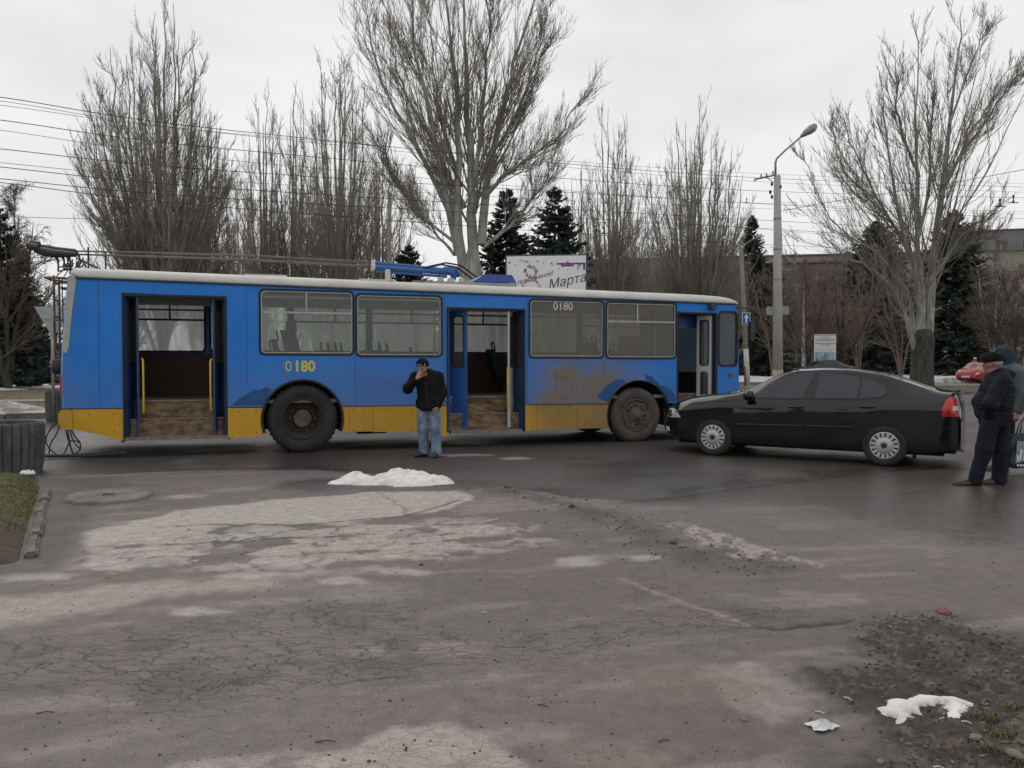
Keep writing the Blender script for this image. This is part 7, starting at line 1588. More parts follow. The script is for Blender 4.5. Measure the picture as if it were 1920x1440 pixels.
def head(s, c, f, up=(0, 0, 1), r=.098, skin=True):
    """skull, face, ears around centre c; f = looking direction"""
    c = np.array(c, float); f = norm(np.array(f, float)); up = np.array(up, float); up = norm(up - f * (up @ f)); sd_ = np.cross(f, up)
    P = lambda a, b, d: c + f * a + sd_ * b + up * d
    s.ell(P(-.012, 0, .028), (.088, .088, .092), .0); s.cap(P(.02, 0, .0), P(.035, 0, -.065), .068, .045, .03); s.cap(P(.055, 0, -.072), P(.062, 0, -.088), .026, .022, .02)
    s.cap(P(.086, 0, .012), P(.104, 0, -.026), .009, .0135, .012); s.cap(P(.09, -.012, -.03), P(.09, .012, -.03), .009, .009, .008)
    s.cap(P(.074, -.036, .026), P(.078, .036, .026), .013, .013, .014); s.cap(P(.078, -.022, -.058), P(.078, .022, -.058), .0075, .0075, .006); s.cap(P(.079, -.018, -.047), P(.079, .018, -.047), .006, .006, .005)
    for q_ in (-1, 1):
        s.cap(P(.055, q_ * .042, -.018), P(.06, q_ * .03, -.03), .028, .024, .02); s.ell(P(.078, q_ * .032, .010), (.012, .012, .010), .0, sub=True); s.ell(P(.068, q_ * .032, .010), (.0135, .0135, .0125), .002)
        s.ell(P(-.008, q_ * .088, .0), (.020, .010, .032), .006, rz=math.atan2(f[1], f[0]))
    s.cap(P(-.02, 0, -.05), P(-.045, 0, -.15), .058, .062, .02)
    return P
def eyes(P, parent):
    mb = MB()
    for q_ in (-1, 1): c = P(.0795, q_ * .032, .010); mb.lathe([(0, -.007), (.006, -.005), (.007, 0), (.006, .005), (0, .007)], 8, c=tuple(c))
    mb.build('eyes', M_eye, parent, smooth_=True)
def shoe(s, heel, toe, r=.046, h=.05):
    heel, toe = np.array(heel, float), np.array(toe, float); d = toe - heel; mid = heel + d * .55
    s.cap(heel + [0, 0, h * .95], mid + [0, 0, h * .9], r * .98, r, .02); s.cap(mid + [0, 0, h * .85], toe + [0, 0, h * .72], r, r * .80, .02); s.cap(heel + [0, 0, h + .05], heel + d * .12 + [0, 0, h + .08], r * .95, r * .9, .03)

# ---- man in front of the bus
def man1():
    x0, y0 = -1.345, 12.70
    root = empty('person', (x0, y0, 0), 0, 'man in black jacket and jeans before the trolleybus, hand at his mouth', 'person')
    hd = np.array([-.080, -.125, 1.435]); f = np.array([-.25, -.90, -.34])
    s = SDF((-.5, -.45, -.02), (.45, .35, 1.72), .0085)
    s.chain([(.0, .03, .84), (.0, .05, 1.02), (0, .0, 1.22)], [.135, .13, .14], .05); s.chain([(-.01, -.02, 1.25), (-.04, -.06, 1.32)], [.10, .06], .04)
    P = head(s, hd, f)
    LA = [(-.21, .01, 1.30), (-.325, -.05, 1.10), (-.150, -.235, 1.270)]; RA = [(.165, .02, 1.29), (.225, .02, 1.04), (.150, -.06, .80)]
    s.chain(LA, [.052, .045, .030], .03); s.chain(RA, [.052, .045, .030], .03)
    hand(s, LA[2], (.035, .0, .10), (.75, -.6, -.25), (.55, .75, .1), 1.15, .145); hand(s, RA[2], (-.04, -.03, -.10), (-.4, -.9, .1), (-.8, .3, .0), .55, .17)
    Lg = [(-.085, .04, .85), (-.090, .00, .46), (-.075, .03, .10)]; Rg = [(.085, .03, .85), (.115, -.04, .46), (.130, -.06, .09)]
    for g_ in (Lg, Rg): s.chain(g_, [.085, .058, .04], .03)
    s.build('body', M_skin, root); eyes(P, root)
    j = SDF((-.5, -.42, .68), (.45, .38, 1.48), .0095)
    j.chain([(.0, .04, .82), (.0, .05, 1.0), (-.005, .03, 1.17), (-.01, .0, 1.27)], [.170, .175, .178, .150], .06); j.ell((.0, .05, .86), (.215, .16, .14), .05)
    j.cap((-.15, .02, 1.30), (.14, .02, 1.29), .075, .075, .06); j.chain([(-.03, -.02, 1.31), (-.055, -.07, 1.35)], [.105, .095], .04)
    j.chain([LA[0], LA[1], tuple(np.array(LA[1]) * .12 + np.array(LA[2]) * .88)], [.082, .078, .046], .04); j.chain([RA[0], (.228, .02, 1.04), (.158, -.05, .83)], [.082, .075, .048], .04)
    j.cap((-.075, -.12, 1.36), (-.09, -.17, 1.36), .075, .075, sub=True)
    j.folds(.012, 7, (1, 1, 1.6), 3); j.folds(.006, 19, (1, 1, 1.4), 4); j.cut(2, .745, False); j.build('jacket', M_jack, root)
    zp = MB(); zp.tube([(-.03, -.165, 1.22), (-.01, -.168, 1.05), (.0, -.165, .9), (.0, -.15, .78)], .006, 5); zp.build('zip', M_blk, root)
    t = SDF((-.4, -.35, .0), (.4, .35, .98), .0095); t.ell((0, .035, .86), (.165, .125, .14), .05)
    for g_, ex in ((Lg, (-.072, .02, .075)), (Rg, (.132, -.065, .065))): t.chain([g_[0], g_[1], ex], [.105, .088, .082], .035)
    t.folds(.010, 8, (1, 1, 1.5), 8); t.folds(.006, 20, (1, 1, 1.6), 9); t.cut(2, .035, False); t.build('trousers', M_jean, root)
    sh = SDF((-.4, -.4, -.01), (.4, .3, .22), .0075); shoe(sh, (-.055, .05, 0), (-.19, -.09, 0), .047); sh.cut(2, .002, False); sh.build('shoe', M_shoe, root)
    sh = SDF((-.4, -.4, -.01), (.4, .3, .22), .0075); shoe(sh, (.135, -.03, 0), (.105, -.22, 0), .047); sh.cut(2, .002, False); sh.build('shoe', M_shoe, root)
    c = SDF((-.35, -.45, 1.3), (.2, .2, 1.72), .007); c.ell(P(-.015, 0, .050), (.106, .106, .104), .0); c.folds(.003, 30, seed=5)
    up = P(0, 0, 1) - P(0, 0, 0); c0 = P(.045, 0, .034)
    g_ = np.stack(np.meshgrid(*[c.lo[i] + c.h * np.arange(c.n[i]) for i in range(3)], indexing='ij'), -1); f_ = P(1, 0, 0) - P(0, 0, 0); pl_ = norm(up + f_ * -.22); c.D = np.maximum(c.D, -((g_ - c0) @ pl_)); c.build('knit_cap', M_knit, root)
    kp_ = MB()
    for a0, a1, u0, u1 in ((-.85, -.35, .050, .060), (-.85, -.72, .050, .095), (-.25, .35, .082, .092), (-.25, -.12, .048, .092), (.0, .35, .046, .056), (.22, .36, .046, .075), (.45, .9, .05, .06), (.45, .9, .08, .09)):
        n_ = 5; V_ = []
        for k in range(n_):
            a = a0 + (a1 - a0) * k / (n_ - 1)
            for u_ in (u0, u1): rr_ = .1085 * math.sqrt(max(0, 1 - ((u_ - .05) / .106) ** 2)) + .0015; V_.append(P(-.015 + rr_ * math.cos(a), rr_ * math.sin(a), u_))
        kp_.add(V_, [(2 * k, 2 * k + 2, 2 * k + 3, 2 * k + 1) for k in range(n_ - 1)])
    kp_.build('cap_pattern', M_knitw, root)
    return root
man1()
# ---- man with the flat cap, seen from behind his left shoulder
def man2():
    x0, y0 = 5.75, 9.66
    root = empty('person', (x0, y0, 0), 0, 'man in dark puffy jacket and flat cap, hands in his pockets', 'person')
    hd = np.array([.150, .04, 1.505]); f = np.array([-.93, .25, -.10])
    s = SDF((-.5, -.4, -.02), (.6, .4, 1.7), .0085)
    s.chain([(.19, .03, .86), (.20, .03, 1.08), (.21, .03, 1.27)], [.15, .15, .15], .05); s.chain([(.20, .03, 1.30), (.175, .035, 1.40)], [.10, .062], .04); P = head(s, hd, f)
    LA = [(.14, -.16, 1.28), (-.015, -.21, 1.02), (.03, -.08, .86)]; RA = [(.25, .20, 1.28), (.12, .24, 1.02), (.09, .14, .86)]
    s.chain(LA, [.055, .047, .032], .03); s.chain(RA, [.055, .047, .032], .03); hand(s, LA[2], (.05, .03, -.1), (-.5, -.6, -.1), None, .5, .16); hand(s, RA[2], (.0, -.06, -.1), (-.5, .6, -.1), None, .5, .16, -1)
    Fg = [(.10, -.05, .86), (-.005, -.08, .47), (-.10, -.06, .10)]; Bg = [(.26, .06, .86), (.27, .04, .46), (.245, .02, .09)]
    for g_ in (Fg, Bg): s.chain(g_, [.09, .06, .042], .03)
    s.build('body', M_skin2, root); eyes(P, root)
    j = SDF((-.5, -.46, .64), (.62, .5, 1.52), .0095)
    j.chain([(.175, .02, .80), (.18, .02, 1.0), (.20, .02, 1.18), (.215, .02, 1.29)], [.165, .185, .178, .150], .06); j.ell((.18, .02, .86), (.185, .18, .15), .05); j.ell((.11, .02, 1.02), (.12, .15, .18), .06)
    j.cap((.16, -.14, 1.30), (.25, .18, 1.30), .10, .10, .06); j.chain([LA[0], LA[1], (.02, -.12, .885)], [.090, .085, .065], .04); j.chain([RA[0], RA[1], (.08, .15, .88)], [.090, .085, .065], .04)
    j.ell((.285, .03, 1.375), (.115, .15, .075), .03, rx=0); j.cap((.20, -.08, 1.375), (.20, .12, 1.375), .06, .06, .04)      # hood lying on the back
    for z in (.80, .915, 1.03, 1.145, 1.255):                                                                        # quilted rows
        m = np.abs(j.D) < .05; i = np.argwhere(m); Q = j.lo + i * j.h; zz = Q[:, 2] + .03 * (Q[:, 0] - .2); j.D[m] += .005 * np.exp(-((zz - z) / .012) ** 2)
    j.folds(.011, 8, (1, 1, 1.5), 13); j.folds(.006, 21, seed=14); j.cut(2, .715, False); j.build('jacket', M_jack2, root)
    t = SDF((-.4, -.35, .0), (.5, .35, .98), .0095); t.ell((.18, .0, .84), (.165, .16, .13), .05)
    for g_, ex in ((Fg, (-.095, -.06, .075)), (Bg, (.245, .02, .065))): t.chain([g_[0], g_[1], ex], [.115, .092, .082], .035)
    t.folds(.012, 8, (1, 1, 1.4), 18); t.folds(.005, 20, seed=19); t.cut(2, .03, False); t.build('trousers', M_trou, root)
    for h_, t_ in (((-.07, -.055, 0), (-.33, -.05, 0)), ((.27, .02, 0), (.03, .03, 0))):
        sh = SDF((-.5, -.3, -.01), (.5, .3, .2), .0075); shoe(sh, h_, t_, .045, .044); sh.cut(2, .002, False); sh.build('shoe', M_shoe2, root)
    c = SDF((-.15, -.25, 1.35), (.45, .35, 1.72), .007); c.ell(P(-.018, 0, .058), (.118, .112, .085), .0); c.cap(P(.05, -.03, .055), P(.05, .03, .055), .065, .065, .04); c.ell(P(.115, 0, .030), (.055, .075, .011), .012, rz=math.atan2(f[1], f[0]))
    g_ = np.stack(np.meshgrid(*[c.lo[i] + c.h * np.arange(c.n[i]) for i in range(3)], indexing='ij'), -1); up = P(0, 0, 1) - P(0, 0, 0); c.D = np.maximum(c.D, -((g_ - P(0, 0, .020)) @ up)); c.folds(.003, 25, seed=5); c.build('cap', M_knit, root)
    h_ = SDF((-.1, -.25, 1.3), (.45, .35, 1.66), .007); h_.ell(P(-.030, 0, .005), (.083, .0935, .075), .0); h_.D = np.maximum(h_.D, ((g_[:0].reshape(0, 3) if False else (np.stack(np.meshgrid(*[h_.lo[i] + h_.h * np.arange(h_.n[i]) for i in range(3)], indexing='ij'), -1) - P(.005, 0, 0))) @ norm(f))); h_.build('hair', M_hair, root)
man2()
# ---- hooded man behind him
def man3():
    x0, y0 = 6.86, 10.95
    root = empty('person', (x0, y0, 0), 0, 'man in grey blue jacket with dark hood up, at the right edge', 'person')
    hd = np.array([-.055, .0, 1.60]); f = np.array([-.97, -.18, -.16])
    s = SDF((-.5, -.4, -.02), (.5, .4, 1.82), .009)
    s.chain([(.04, .0, .9), (.05, .0, 1.12), (.06, .0, 1.34)], [.15, .15, .15], .05); s.chain([(.04, 0, 1.38), (-.01, 0, 1.48)], [.10, .062], .04); P = head(s, hd, f)
    LA = [(.02, -.19, 1.35), (.10, -.25, 1.08), (.02, -.22, .84)]; RA = [(.08, .19, 1.35), (.10, .24, 1.08), (.02, .2, .84)]
    s.chain(LA, [.055, .047, .032], .03); s.chain(RA, [.055, .047, .032], .03); hand(s, LA[2], (-.02, 0, -.1), (-.9, -.1, -.1), (0, 1, 0), 1.1, .17); hand(s, RA[2], (-.02, 0, -.1), (-.9, .1, -.1), (0, -1, 0), .6, .17)
    Fg = [(-.04, -.09, .92), (-.12, -.10, .49), (-.10, -.10, .10)]; Bg = [(.08, .09, .92), (.06, .08, .49), (.02, .08, .09)]
    for g_ in (Fg, Bg): s.chain(g_, [.09, .06, .042], .03)
    s.build('body', M_skin, root); eyes(P, root)
    j = SDF((-.4, -.5, .72), (.5, .5, 1.56), .0095); j.chain([(.04, .0, .9), (.05, .0, 1.1), (.06, .0, 1.28), (.055, 0, 1.36)], [.185, .20, .20, .165], .06); j.cap((.03, -.16, 1.37), (.08, .16, 1.37), .095, .095, .06)
    j.chain([LA[0], LA[1], (.03, -.22, .88)], [.10, .09, .06], .04); j.chain([RA[0], RA[1], (.03, .2, .88)], [.10, .09, .06], .04); j.cap((.0, 0, 1.42), (.0, 0, 1.45), .10, .10, .04)
    j.folds(.012, 8, (1, 1, 1.5), 23); j.folds(.006, 20, seed=24); j.cut(2, .80, False); j.build('jacket', M_jack3, root)
    c = SDF((-.35, -.25, 1.38), (.25, .25, 1.82), .007); c.ell(P(-.030, 0, .035), (.122, .118, .125), .0); c.cap(P(-.02, 0, -.05), P(-.05, 0, -.16), .105, .115, .05); c.ell(P(.085, 0, -.012), (.075, .072, .098), .0, sub=True, rz=math.atan2(f[1], f[0])); c.folds(.006, 14, seed=6); c.build('hood', M_teal, root)
    t = SDF((-.4, -.35, .0), (.4, .35, 1.02), .0095); t.ell((.03, 0, .9), (.16, .17, .13), .05)
    for g_, ex in ((Fg, (-.10, -.10, .075)), (Bg, (.02, .08, .065))): t.chain([g_[0], g_[1], ex], [.112, .09, .08], .035)
    t.folds(.010, 8, (1, 1, 1.4), 28); t.cut(2, .03, False); t.build('trousers', M_trou, root)
    for h_, t_ in (((-.08, -.10, 0), (-.33, -.11, 0)), ((.05, .08, 0), (-.20, .07, 0))):
        sh = SDF((-.5, -.3, -.01), (.3, .3, .2), .008); shoe(sh, h_, t_, .045, .044); sh.cut(2, .002, False); sh.build('shoe', M_shoe, root)
man3()
# printed carrier bag in the hooded man's hand
M_bag = pm('dark_bag', (0.010, 0.016, 0.028), .4, col2=(.02, .03, .05)); M_bagp = pm('bag_print', (0.09, 0.15, 0.20), .45, col2=(.40, .47, .50), scale=22)
bag = empty('carrier_bag', (6.93, 10.66, 0), .12, 'dark blue carrier bag with a printed picture, beside the hooded man', 'bag')
V_ = []; F_ = []
for i, z in enumerate(np.linspace(.10, .56, 8)):
    w_ = .20 + .012 * math.sin(i * 1.7); d_ = .075 * (1 - .6 * (z - .1) / .46) + .01
    for k in range(16): a = 2 * PI * k / 16; V_.append((np.sign(math.cos(a)) * abs(math.cos(a)) ** .5 * w_, np.sign(math.sin(a)) * abs(math.sin(a)) ** .6 * d_, z + .008 * math.sin(3 * a)))
F_ = [(i * 16 + k, i * 16 + (k + 1) % 16, (i + 1) * 16 + (k + 1) % 16, (i + 1) * 16 + k) for i in range(7) for k in range(16)] + [tuple(range(15, -1, -1))]
MB().add(V_, F_).build('sack', M_bag, bag, smooth_=True)
pr_ = MB()
for cx in (-.10, .075): pr_.box((cx - .075, -.088, .17), (cx + .075, -.076, .46), rot=(.10, 0, 0))
pr_.build('print', M_bagp, bag)
tw_ = MB()
for k, x in enumerate((-.16, -.12, -.07, -.03, .02, .07, .11, .15)): h_ = (.08, .15, .11, .2, .1, .16, .07, .13)[k]; tw_.box((x - .014, -.094, .20), (x + .014, -.088, .20 + h_), rot=(.10, 0, 0))
tw_.build('print_tower', M_signwhite, bag)
lt_ = MB()
for k in range(9): lt_.box((-.17 + k * .04, -.095, .125), (-.145 + k * .04, -.086, .15))
lt_.build('print_lettering', M_signwhite, bag)
for s_ in (-1, 1): MB().tube([(-.09, s_ * .03, .54), (-.05, s_ * .02, .70), (.0, 0, .78), (.05, s_ * .02, .70), (.09, s_ * .03, .54)], .008, 6).build('handle', M_bag, bag, smooth_=True)
# woman in red far behind
p = at(1828, 690, 60)
wr = empty('person', (p[0], 60, .33), 0, 'tiny distant person in a red coat and white hat near the red hatchback', 'person')
s = SDF((-.35, -.3, 0), (.35, .3, 1.7), .02); s.chain([(0, 0, .9), (0, 0, 1.3)], [.14, .15], .05); s.chain([(0, 0, 1.3), (0, 0, 1.45)], [.08, .06], .04); head(s, (0, 0, 1.5), (-1, -.3, 0))
for q_ in (-1, 1): s.chain([(q_ * .08, 0, .9), (q_ * .08, .02, .48), (q_ * .08, .03, .06)], [.085, .06, .045], .03); s.chain([(q_ * .17, 0, 1.3), (q_ * .2, -.03, 1.05), (q_ * .13, -.14, .95)], [.05, .045, .03], .03)
s.build('body', M_skin, wr); M_redc = pm('red_coat', (.42, .025, .04), .8)
s = SDF((-.4, -.35, .4), (.4, .35, 1.55), .02); s.chain([(0, 0, .62), (0, 0, .95), (0, 0, 1.3)], [.22, .18, .17], .05)
for q_ in (-1, 1): s.chain([(q_ * .17, 0, 1.3), (q_ * .22, -.03, 1.05), (q_ * .14, -.14, .97)], [.08, .075, .06], .03)
s.cut(2, .55, False); s.build('coat', M_redc, wr)
s = SDF((-.2, -.2, 1.4), (.2, .2, 1.75), .015); s.ell((0, 0, 1.56), (.125, .125, .10), .0); s.cut(2, 1.52, False); s.build('hat', M_whitewash, wr)
s = SDF((-.25, -.25, 0), (.25, .2, .95), .02)
for q_ in (-1, 1): s.chain([(q_ * .08, 0, .85), (q_ * .08, .02, .48), (q_ * .08, .02, .05)], [.1, .08, .065], .03)
s.build('trousers', M_trou, wr)
# ================================================================== SMALL THINGS ON THE GROUND
M_plant = pm('planter_concrete', (0.055, 0.062, 0.060), .9, col2=(0.12, 0.13, 0.125), scale=6, bump=.8, bscale=35)
def planter(x, y, z, r, h, label, group):
    root = empty('planter', (x, y, z), .2, label, 'planter', group); n_ = 30; V_ = []; prof_ = [(.93, -.05), (.93, 0), (.97, .10), (1.0, h * .5), (1.005, h - .10), (.995, h - .03), (.96, h), (.86, h), (.84, h - .1)]
    rib = []
    for k in range(n_): a = 2 * PI * k / n_; rib += [(a - .085, 1.0), (a + .065, 1.0), (a + .075, .955), (a + .105, .955)]
    for q_, (pr, z_) in enumerate(prof_):
        for a, k in rib: kk_ = k if 1 <= q_ <= 5 else 1 - (1 - k) * .3; V_.append((r * pr * kk_ * math.cos(a), r * pr * kk_ * math.sin(a), z_))
    m_ = len(rib); MB().add(V_, [(i * m_ + j, i * m_ + (j + 1) % m_, (i + 1) * m_ + (j + 1) % m_, (i + 1) * m_ + j) for i in range(len(prof_) - 1) for j in range(m_)]).build('drum', M_plant, root)
    MB().lathe([(r * .85, h - .07), (r * .4, h - .04), (0, h - .03)], 30).build('soil', M_soil, root); return root
pp = gp(62, 889); planter(pp[0] - .53, pp[1] + .15, 0.03, .53, .66, 'ribbed dark concrete planter cut by the left edge, standing on the grass bed', 'ribbed concrete planters')
p = at(113, 690, 20.6); planter(p[0], p[1], 0.0, .36, .80, 'far ribbed concrete planter by the post of the give way sign', 'ribbed concrete planters')
# loose concrete well cover
mcx, mcy = gp(205, 934); wc = empty('well_cover', (mcx, mcy, -0.018), .3, 'round concrete well cover with a broken rim lying on the asphalt near the kerbed bed', 'well cover')
M_cov = pm('cover_concrete', (0.13, 0.118, 0.105), .9, col2=(.22, .20, .175), scale=5, bump=.6, bscale=25)
V_ = []; n_ = 48
for pr, z_ in ((1.0, -.03), (1.02, .02), (1.0, .05), (.96, .062), (.90, .052), (.5, .056), (.02, .058)):
    for k in range(n_): a = 2 * PI * k / n_; j_ = 1 + .02 * math.sin(5 * a) + .015 * math.sin(11 * a + 1) - .07 * math.exp(-((a - 4.6) / .16) ** 2) - .05 * math.exp(-((a - 3.9) / .1) ** 2); V_.append((.435 * pr * (j_ if pr > .88 else 1) * math.cos(a), .435 * pr * (j_ if pr > .88 else 1) * math.sin(a), z_ + .012 * math.cos(a - 2)))
MB().add(V_, [(i * n_ + k, i * n_ + (k + 1) % n_, (i + 1) * n_ + (k + 1) % n_, (i + 1) * n_ + k) for i in range(6) for k in range(n_)] + [tuple(6 * n_ + k for k in range(n_))]).build('slab', M_cov, wc, smooth_=False)
MB().tube([(-.05, -.05, .055), (-.05, -.05, .075), (.05, -.05, .075), (.05, -.05, .055)], .008, 6).build('lifting_loop', M_rust, wc)
# heaps of snow
M_snowpink = pm('old_snow', (0.52, 0.465, 0.44), .8, col2=(0.80, 0.755, 0.74), scale=7, bump=1.0, bscale=26, lo=.30, hi=.56, detail=10)
def ridge_heap(name, pts, hw, label, cat_, m, seed, z0=-.015, tall=.2, wj=.35, wf=.10):
    """heap along a crest line: pts (x, y, height, half width)"""
    Q = resample([(a, b, h_, w_) for a, b, h_, w_ in pts], 90); nv = 25; V_ = []
    T = np.gradient(Q[:, :2], axis=0); T = norm(T); Nn = np.stack([-T[:, 1], T[:, 0]], 1)
    for i in range(90):
        for v in np.linspace(-1, 1, nv):
            w_ = Q[i, 3] * (1 + wj * (fbm2(np.array([i * wf + seed]), np.array([2.0 + np.sign(v)]), 4, seed)[0] - .5) * 2); p_ = Q[i, :2] + Nn[i] * v * w_
            hh_ = Q[i, 2] * (.86 if tall > .1 else 1) * max(0, 1 - abs(v) ** 2.2) ** .75; V_.append((p_[0], p_[1], z0 + hh_))
    V_ = np.array(V_); b_ = (V_[:, 2] - z0) / tall; V_[:, 2] += np.minimum(b_ * 2, 1) * (.32 * tall * (fbm2(V_[:, 0] * 4.5, V_[:, 1] * 4.5, 4, seed + 1) - .5) * 2 + .10 * tall * (fbm2(V_[:, 0] * 17, V_[:, 1] * 17, 3, seed + 2) - .5) * 2)
    ii = np.arange(len(V_)).reshape(90, nv); F_ = np.stack([ii[:-1, :-1], ii[1:, :-1], ii[1:, 1:], ii[:-1, 1:]], -1).reshape(-1, 4)
    c = V_.mean(0); c[2] = 0; o = big_mesh(name, V_ - c, F_, m, None, True, tuple(c)); return tag(o, label, cat_)
ridge_heap('snow_heap', [(-2.36, 9.72, .02, .03), (-2.22, 9.78, .08, .18), (-1.98, 9.85, .16, .29), (-1.75, 9.82, .125, .27), (-1.60, 9.83, .15, .29), (-1.42, 9.85, .21, .34), (-1.2, 9.82, .185, .32), (-.95, 9.78, .14, .26), (-.80, 9.73, .10, .17), (-.70, 9.70, .02, .03)], 0, 'heap of dirty pinkish snow on the asphalt before the man in jeans', 'snow heap', M_snowpink, 5)
q = [gp(a, b) for a, b in ((1722, 1362), (1690, 1350), (1690, 1330), (1728, 1318), (1764, 1318), (1795, 1324), (1790, 1342), (1766, 1352), (1748, 1358))]; zz_ = road_z(*q[3])
ridge_heap('snow_patch', [(q[0][0], q[0][1], .018, .022), (q[1][0], q[1][1], .030, .060), (q[2][0], q[2][1], .032, .062), (q[3][0], q[3][1], .034, .045), (q[4][0], q[4][1], .036, .036), (q[5][0], q[5][1], .034, .055), (q[6][0], q[6][1], .026, .045), (q[7][0], q[7][1], .016, .018)], 0, 'small ring shaped remnant of snow on the mud, bottom right', 'snow patch', M_snowpink, 8, z0=zz_ - .012, tall=.05, wj=.95, wf=.35)
# crumpled paper
px_, py_ = gp(1541, 1366); pz_ = road_z(px_, py_); a = np.linspace(0, 2 * PI, 18, endpoint=False); V_ = []
for r_ in (1, .75, .5, .25, .02):
    for k, t in enumerate(a): e = 1 + .45 * math.sin(3 * t + 1) * .6 + random.uniform(-.18, .18); V_.append((.052 * r_ * e * math.cos(t) * 1.1, .040 * r_ * e * math.sin(t), .035 * (1 - r_) * random.uniform(.5, 1.2) + random.uniform(0, .010)))
o = MB().add(V_, [(i * 18 + k, i * 18 + (k + 1) % 18, (i + 1) * 18 + (k + 1) % 18, (i + 1) * 18 + k) for i in range(4) for k in range(18)]).build('paper', pm('crumpled_paper', (.66, .66, .68), .8, var=.08), None, (px_, py_, pz_ + .004)); tag(o, 'crumpled white paper tissue lying on the asphalt left of the small ring of snow', 'litter')
# stones, brick bit, sticks, butts
M_stone = pm('stone', (0.05, 0.045, 0.042), .9, col2=(.13, .115, .10), scale=12, bump=.5); M_stonel = pm('pale_stone', (0.15, 0.13, 0.11), .9, col2=(.27, .24, .205), scale=12, bump=.4)
def rock(name, px, py, s_, m, label=None, cat_='stone', group=None, flat=.6):
    x, y = gp(px, py); bm = bmesh.new(); bmesh.ops.create_icosphere(bm, subdivisions=2, radius=s_)
    sd_ = random.random() * 50
    for v in bm.verts: k = .75 + .55 * float(fbm3(np.array([v.co.x / s_ + sd_]), np.array([v.co.y / s_]), np.array([v.co.z / s_]), 2, 3)[0]); v.co = Vector((v.co.x * k, v.co.y * k * .8, v.co.z * k * flat))
    me = bpy.data.meshes.new(name); bm.to_mesh(me); bm.free(); o = link_mesh(name, me, m, None, (x, y, road_z(x, y) + s_ * flat * .35)); o.rotation_euler = (0, 0, random.uniform(0, 6)); return tag(o, label, cat_, group)
rock('stone', 952, 918, .045, M_stone, 'dark fist sized stone lying alone right of the heap of snow')
rock('stone', 1277, 1026, .035, M_stonel, 'grey stone in the dirt at the left end of the worn white bar'); rock('stone', 1262, 1020, .03, M_stone, 'dark stone beside the grey one at the worn white bar')
rock('stone', 1072, 956, .04, M_stone, 'dark clod in the line of dirt right of the heap of snow'); rock('stone', 790, 1060, .018, M_stone, 'black pebble in the middle of the yard below the heap of snow')
rock('stone', 1830, 1390, .026, M_stonel, 'pale stone in the mud below the small ring of snow'); rock('stone', 1900, 1425, .036, M_stonel, 'pale flat stone in the bottom right corner', flat=.4)
rock('brick_piece', 1770, 1150, .05, pm('brick_red', (.13, .06, .042), .9, col2=(.22, .10, .068), scale=14), 'broken piece of orange brick on the asphalt at the upper edge of the mud', 'brick', flat=.35)
for k, (px, py, lab) in enumerate(((1690, 1160, 'pale chip of stone at the upper edge of the mud, left one'), (1700, 1174, 'pale chip of stone at the upper edge of the mud, right one'), (1395, 1350, 'grey chip of stone left of the crumpled paper'), (1650, 1430, 'grey chip of stone at the lower edge of the view'))): rock('stone', px, py, .016, M_stonel, lab)
# loose debris nobody could count
deb = MB()
for k in range(1100):
    if k < 420:
        t = random.random(); i = min(int(t * 6), 5); c = np.array(RID[i]) + (np.array(RID[i + 1]) - np.array(RID[i])) * random.random() if i < 6 else RID[-1]; x, y = c[0] + random.gauss(0, .22), c[1] + random.gauss(0, .22); s_ = .005 + .022 * random.random() ** 3
    else:
        px, py = random.uniform(20, 1900), 950 + 480 * random.random(); x, y = gp(px, py); s_ = random.uniform(.004, .010) * (1.6 if random.random() < .1 else 1)
    z = road_z(x, y); a = random.uniform(0, 6); V_ = [(x + s_ * math.cos(a + q_ * 2.09) * random.uniform(.6, 1.2), y + s_ * math.sin(a + q_ * 2.09) * random.uniform(.6, 1.2), z) for q_ in range(3)] + [(x, y, z + s_ * random.uniform(.5, .9))]
    deb.add(V_, [(0, 1, 3), (1, 2, 3), (2, 0, 3)])
tag(deb.build('gravel', M_stone), 'loose dark grit and crumbs scattered over the asphalt', 'gravel', kind='stuff')
clod = MB(); mp_ = np.array(G(*MUD)); lo_, hi_ = np.array([.9, 2.6]), np.array([3.6, 5.3]); cnt_ = 0
while cnt_ < 2600:
    x, y = random.uniform(lo_[0], hi_[0]), random.uniform(lo_[1], hi_[1])
    if poly_sd(np.array([x]), np.array([y]), mp_)[0] > -.05 + random.random() * .15 - .05: continue
    cnt_ += 1; s_ = .004 + .016 * random.random() ** 2; z = road_z(x, y) - .002; a = random.uniform(0, 6)
    V_ = [(x + s_ * math.cos(a + q_ * 1.57) * random.uniform(.6, 1.2), y + s_ * math.sin(a + q_ * 1.57) * random.uniform(.5, 1.1), z) for q_ in range(4)] + [(x + random.uniform(-.3, .3) * s_, y, z + s_ * random.uniform(.4, .9))]
    clod.add(V_, [(0, 1, 4), (1, 2, 4), (2, 3, 4), (3, 0, 4)])
tag(clod.build('mud_clods', pm('mud_clod', (.030, .024, .019), .9, col2=(.095, .078, .060), scale=7)), 'crumbled wet clods and bits covering the mud at the bottom right', 'mud', kind='stuff')
lf = MB()
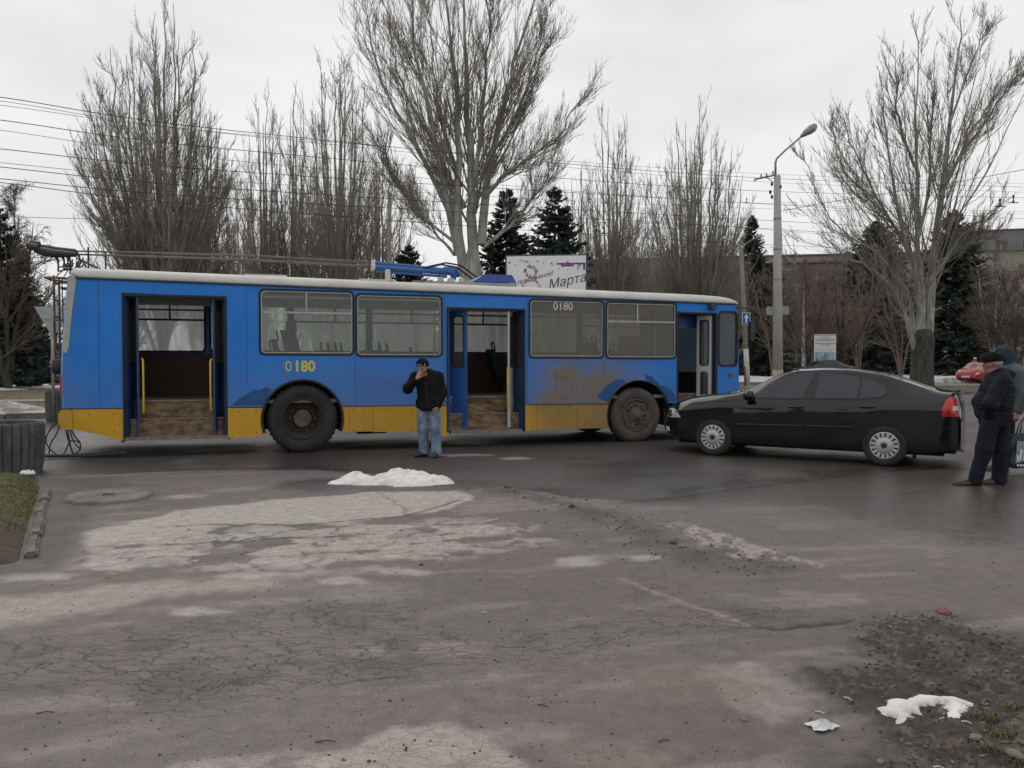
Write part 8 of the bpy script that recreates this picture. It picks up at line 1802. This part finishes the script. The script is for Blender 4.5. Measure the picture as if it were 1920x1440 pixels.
for k in range(420):
    x, y = random.uniform(1.3, 3.2), random.uniform(2.7, 4.9)
    if poly_sd(np.array([x]), np.array([y]), mp_)[0] > 0: continue
    s_ = random.uniform(.008, .018); z = road_z(x, y) + .006; a = random.uniform(0, 6); u_ = Vector((math.cos(a), math.sin(a), random.uniform(-.2, .4))) * s_; w_ = Vector((-math.sin(a), math.cos(a), random.uniform(-.3, .3))) * s_ * .5; c = Vector((x, y, z))
    lf.add([c - u_, c + w_, c + u_, c - w_], [(0, 1, 2, 3)])
tag(lf.build('leaf_litter', pm('dead_leaf', (.09, .065, .045), .9, col2=(.22, .185, .14), scale=15)), 'rotten brown leaves trodden into the mud at the bottom right', 'leaves', kind='stuff')
M_stick = pm('stick', (.05, .038, .028), .9, col2=(.10, .08, .06), scale=10); M_butt = pm('paper_white', (.55, .52, .46), .8)
def stick(px, py, L_, a, r_, m, name, label, cat_, group=None):
    x, y = gp(px, py); z = road_z(x, y); o = MB().tube([(-L_ / 2, 0, 0), (0, L_ * .06, .004), (L_ / 2, 0, 0)], [r_, r_ * .9, r_ * .7], 6).build(name, m, None, (x, y, z + r_)); o.rotation_euler = (0, 0, a); tag(o, label, cat_, group)
for px, py, L_, a, lab in ((1645, 1292, .085, .05, 'thin dark stick on the asphalt left of the mud'), (1245, 1300 + 90, .05, .3, 'short dark twig near the lower middle of the yard'), (610, 1393, .08, .1, 'thin twig just above the pale patch at the bottom edge'), (85, 1338, .07, .2, 'thin twig on the asphalt at the lower left'), (1018, 1325, .05, -.5, 'short bent twig in the lower middle of the yard'), (205, 1015 + 70, .05, .1, 'tiny twig on the pale patches at the left'), (1520, 1350, .05, .9, 'short twig left of the crumpled paper')): stick(px, py, L_, a, .0024, M_stick, 'twig', lab, 'twig')
for px, py, a, lab in ((1537, 1337, -.6, 'white cigarette end above the crumpled paper'), (1590, 1313, -1.0, 'white cigarette end between the paper and the ring of snow'), (1812, 1362, -.5, 'white cigarette end right of the ring of snow'), (212, 1078, .1, 'pale scrap of paper on the cracked light patches at the left'), (310, 1048, .2, 'pale scrap of paper near the middle of the light patches'), (908, 1148, .0, 'pale scrap of paper in the middle of the yard'), (1760, 1438, -.2, 'white cigarette end at the lower right edge')): stick(px, py, .038, a, .0036, M_butt, 'cigarette_end' if 'cigarette' in lab else 'paper_scrap', lab, 'litter')
x, y = gp(52, 893 + 4); o = heap('snow_patch', x, y, .07, .10, .06, .04, M_snow, 'small white scrap of snow on the grass beside the near planter', 'snow patch', 77, n=24)
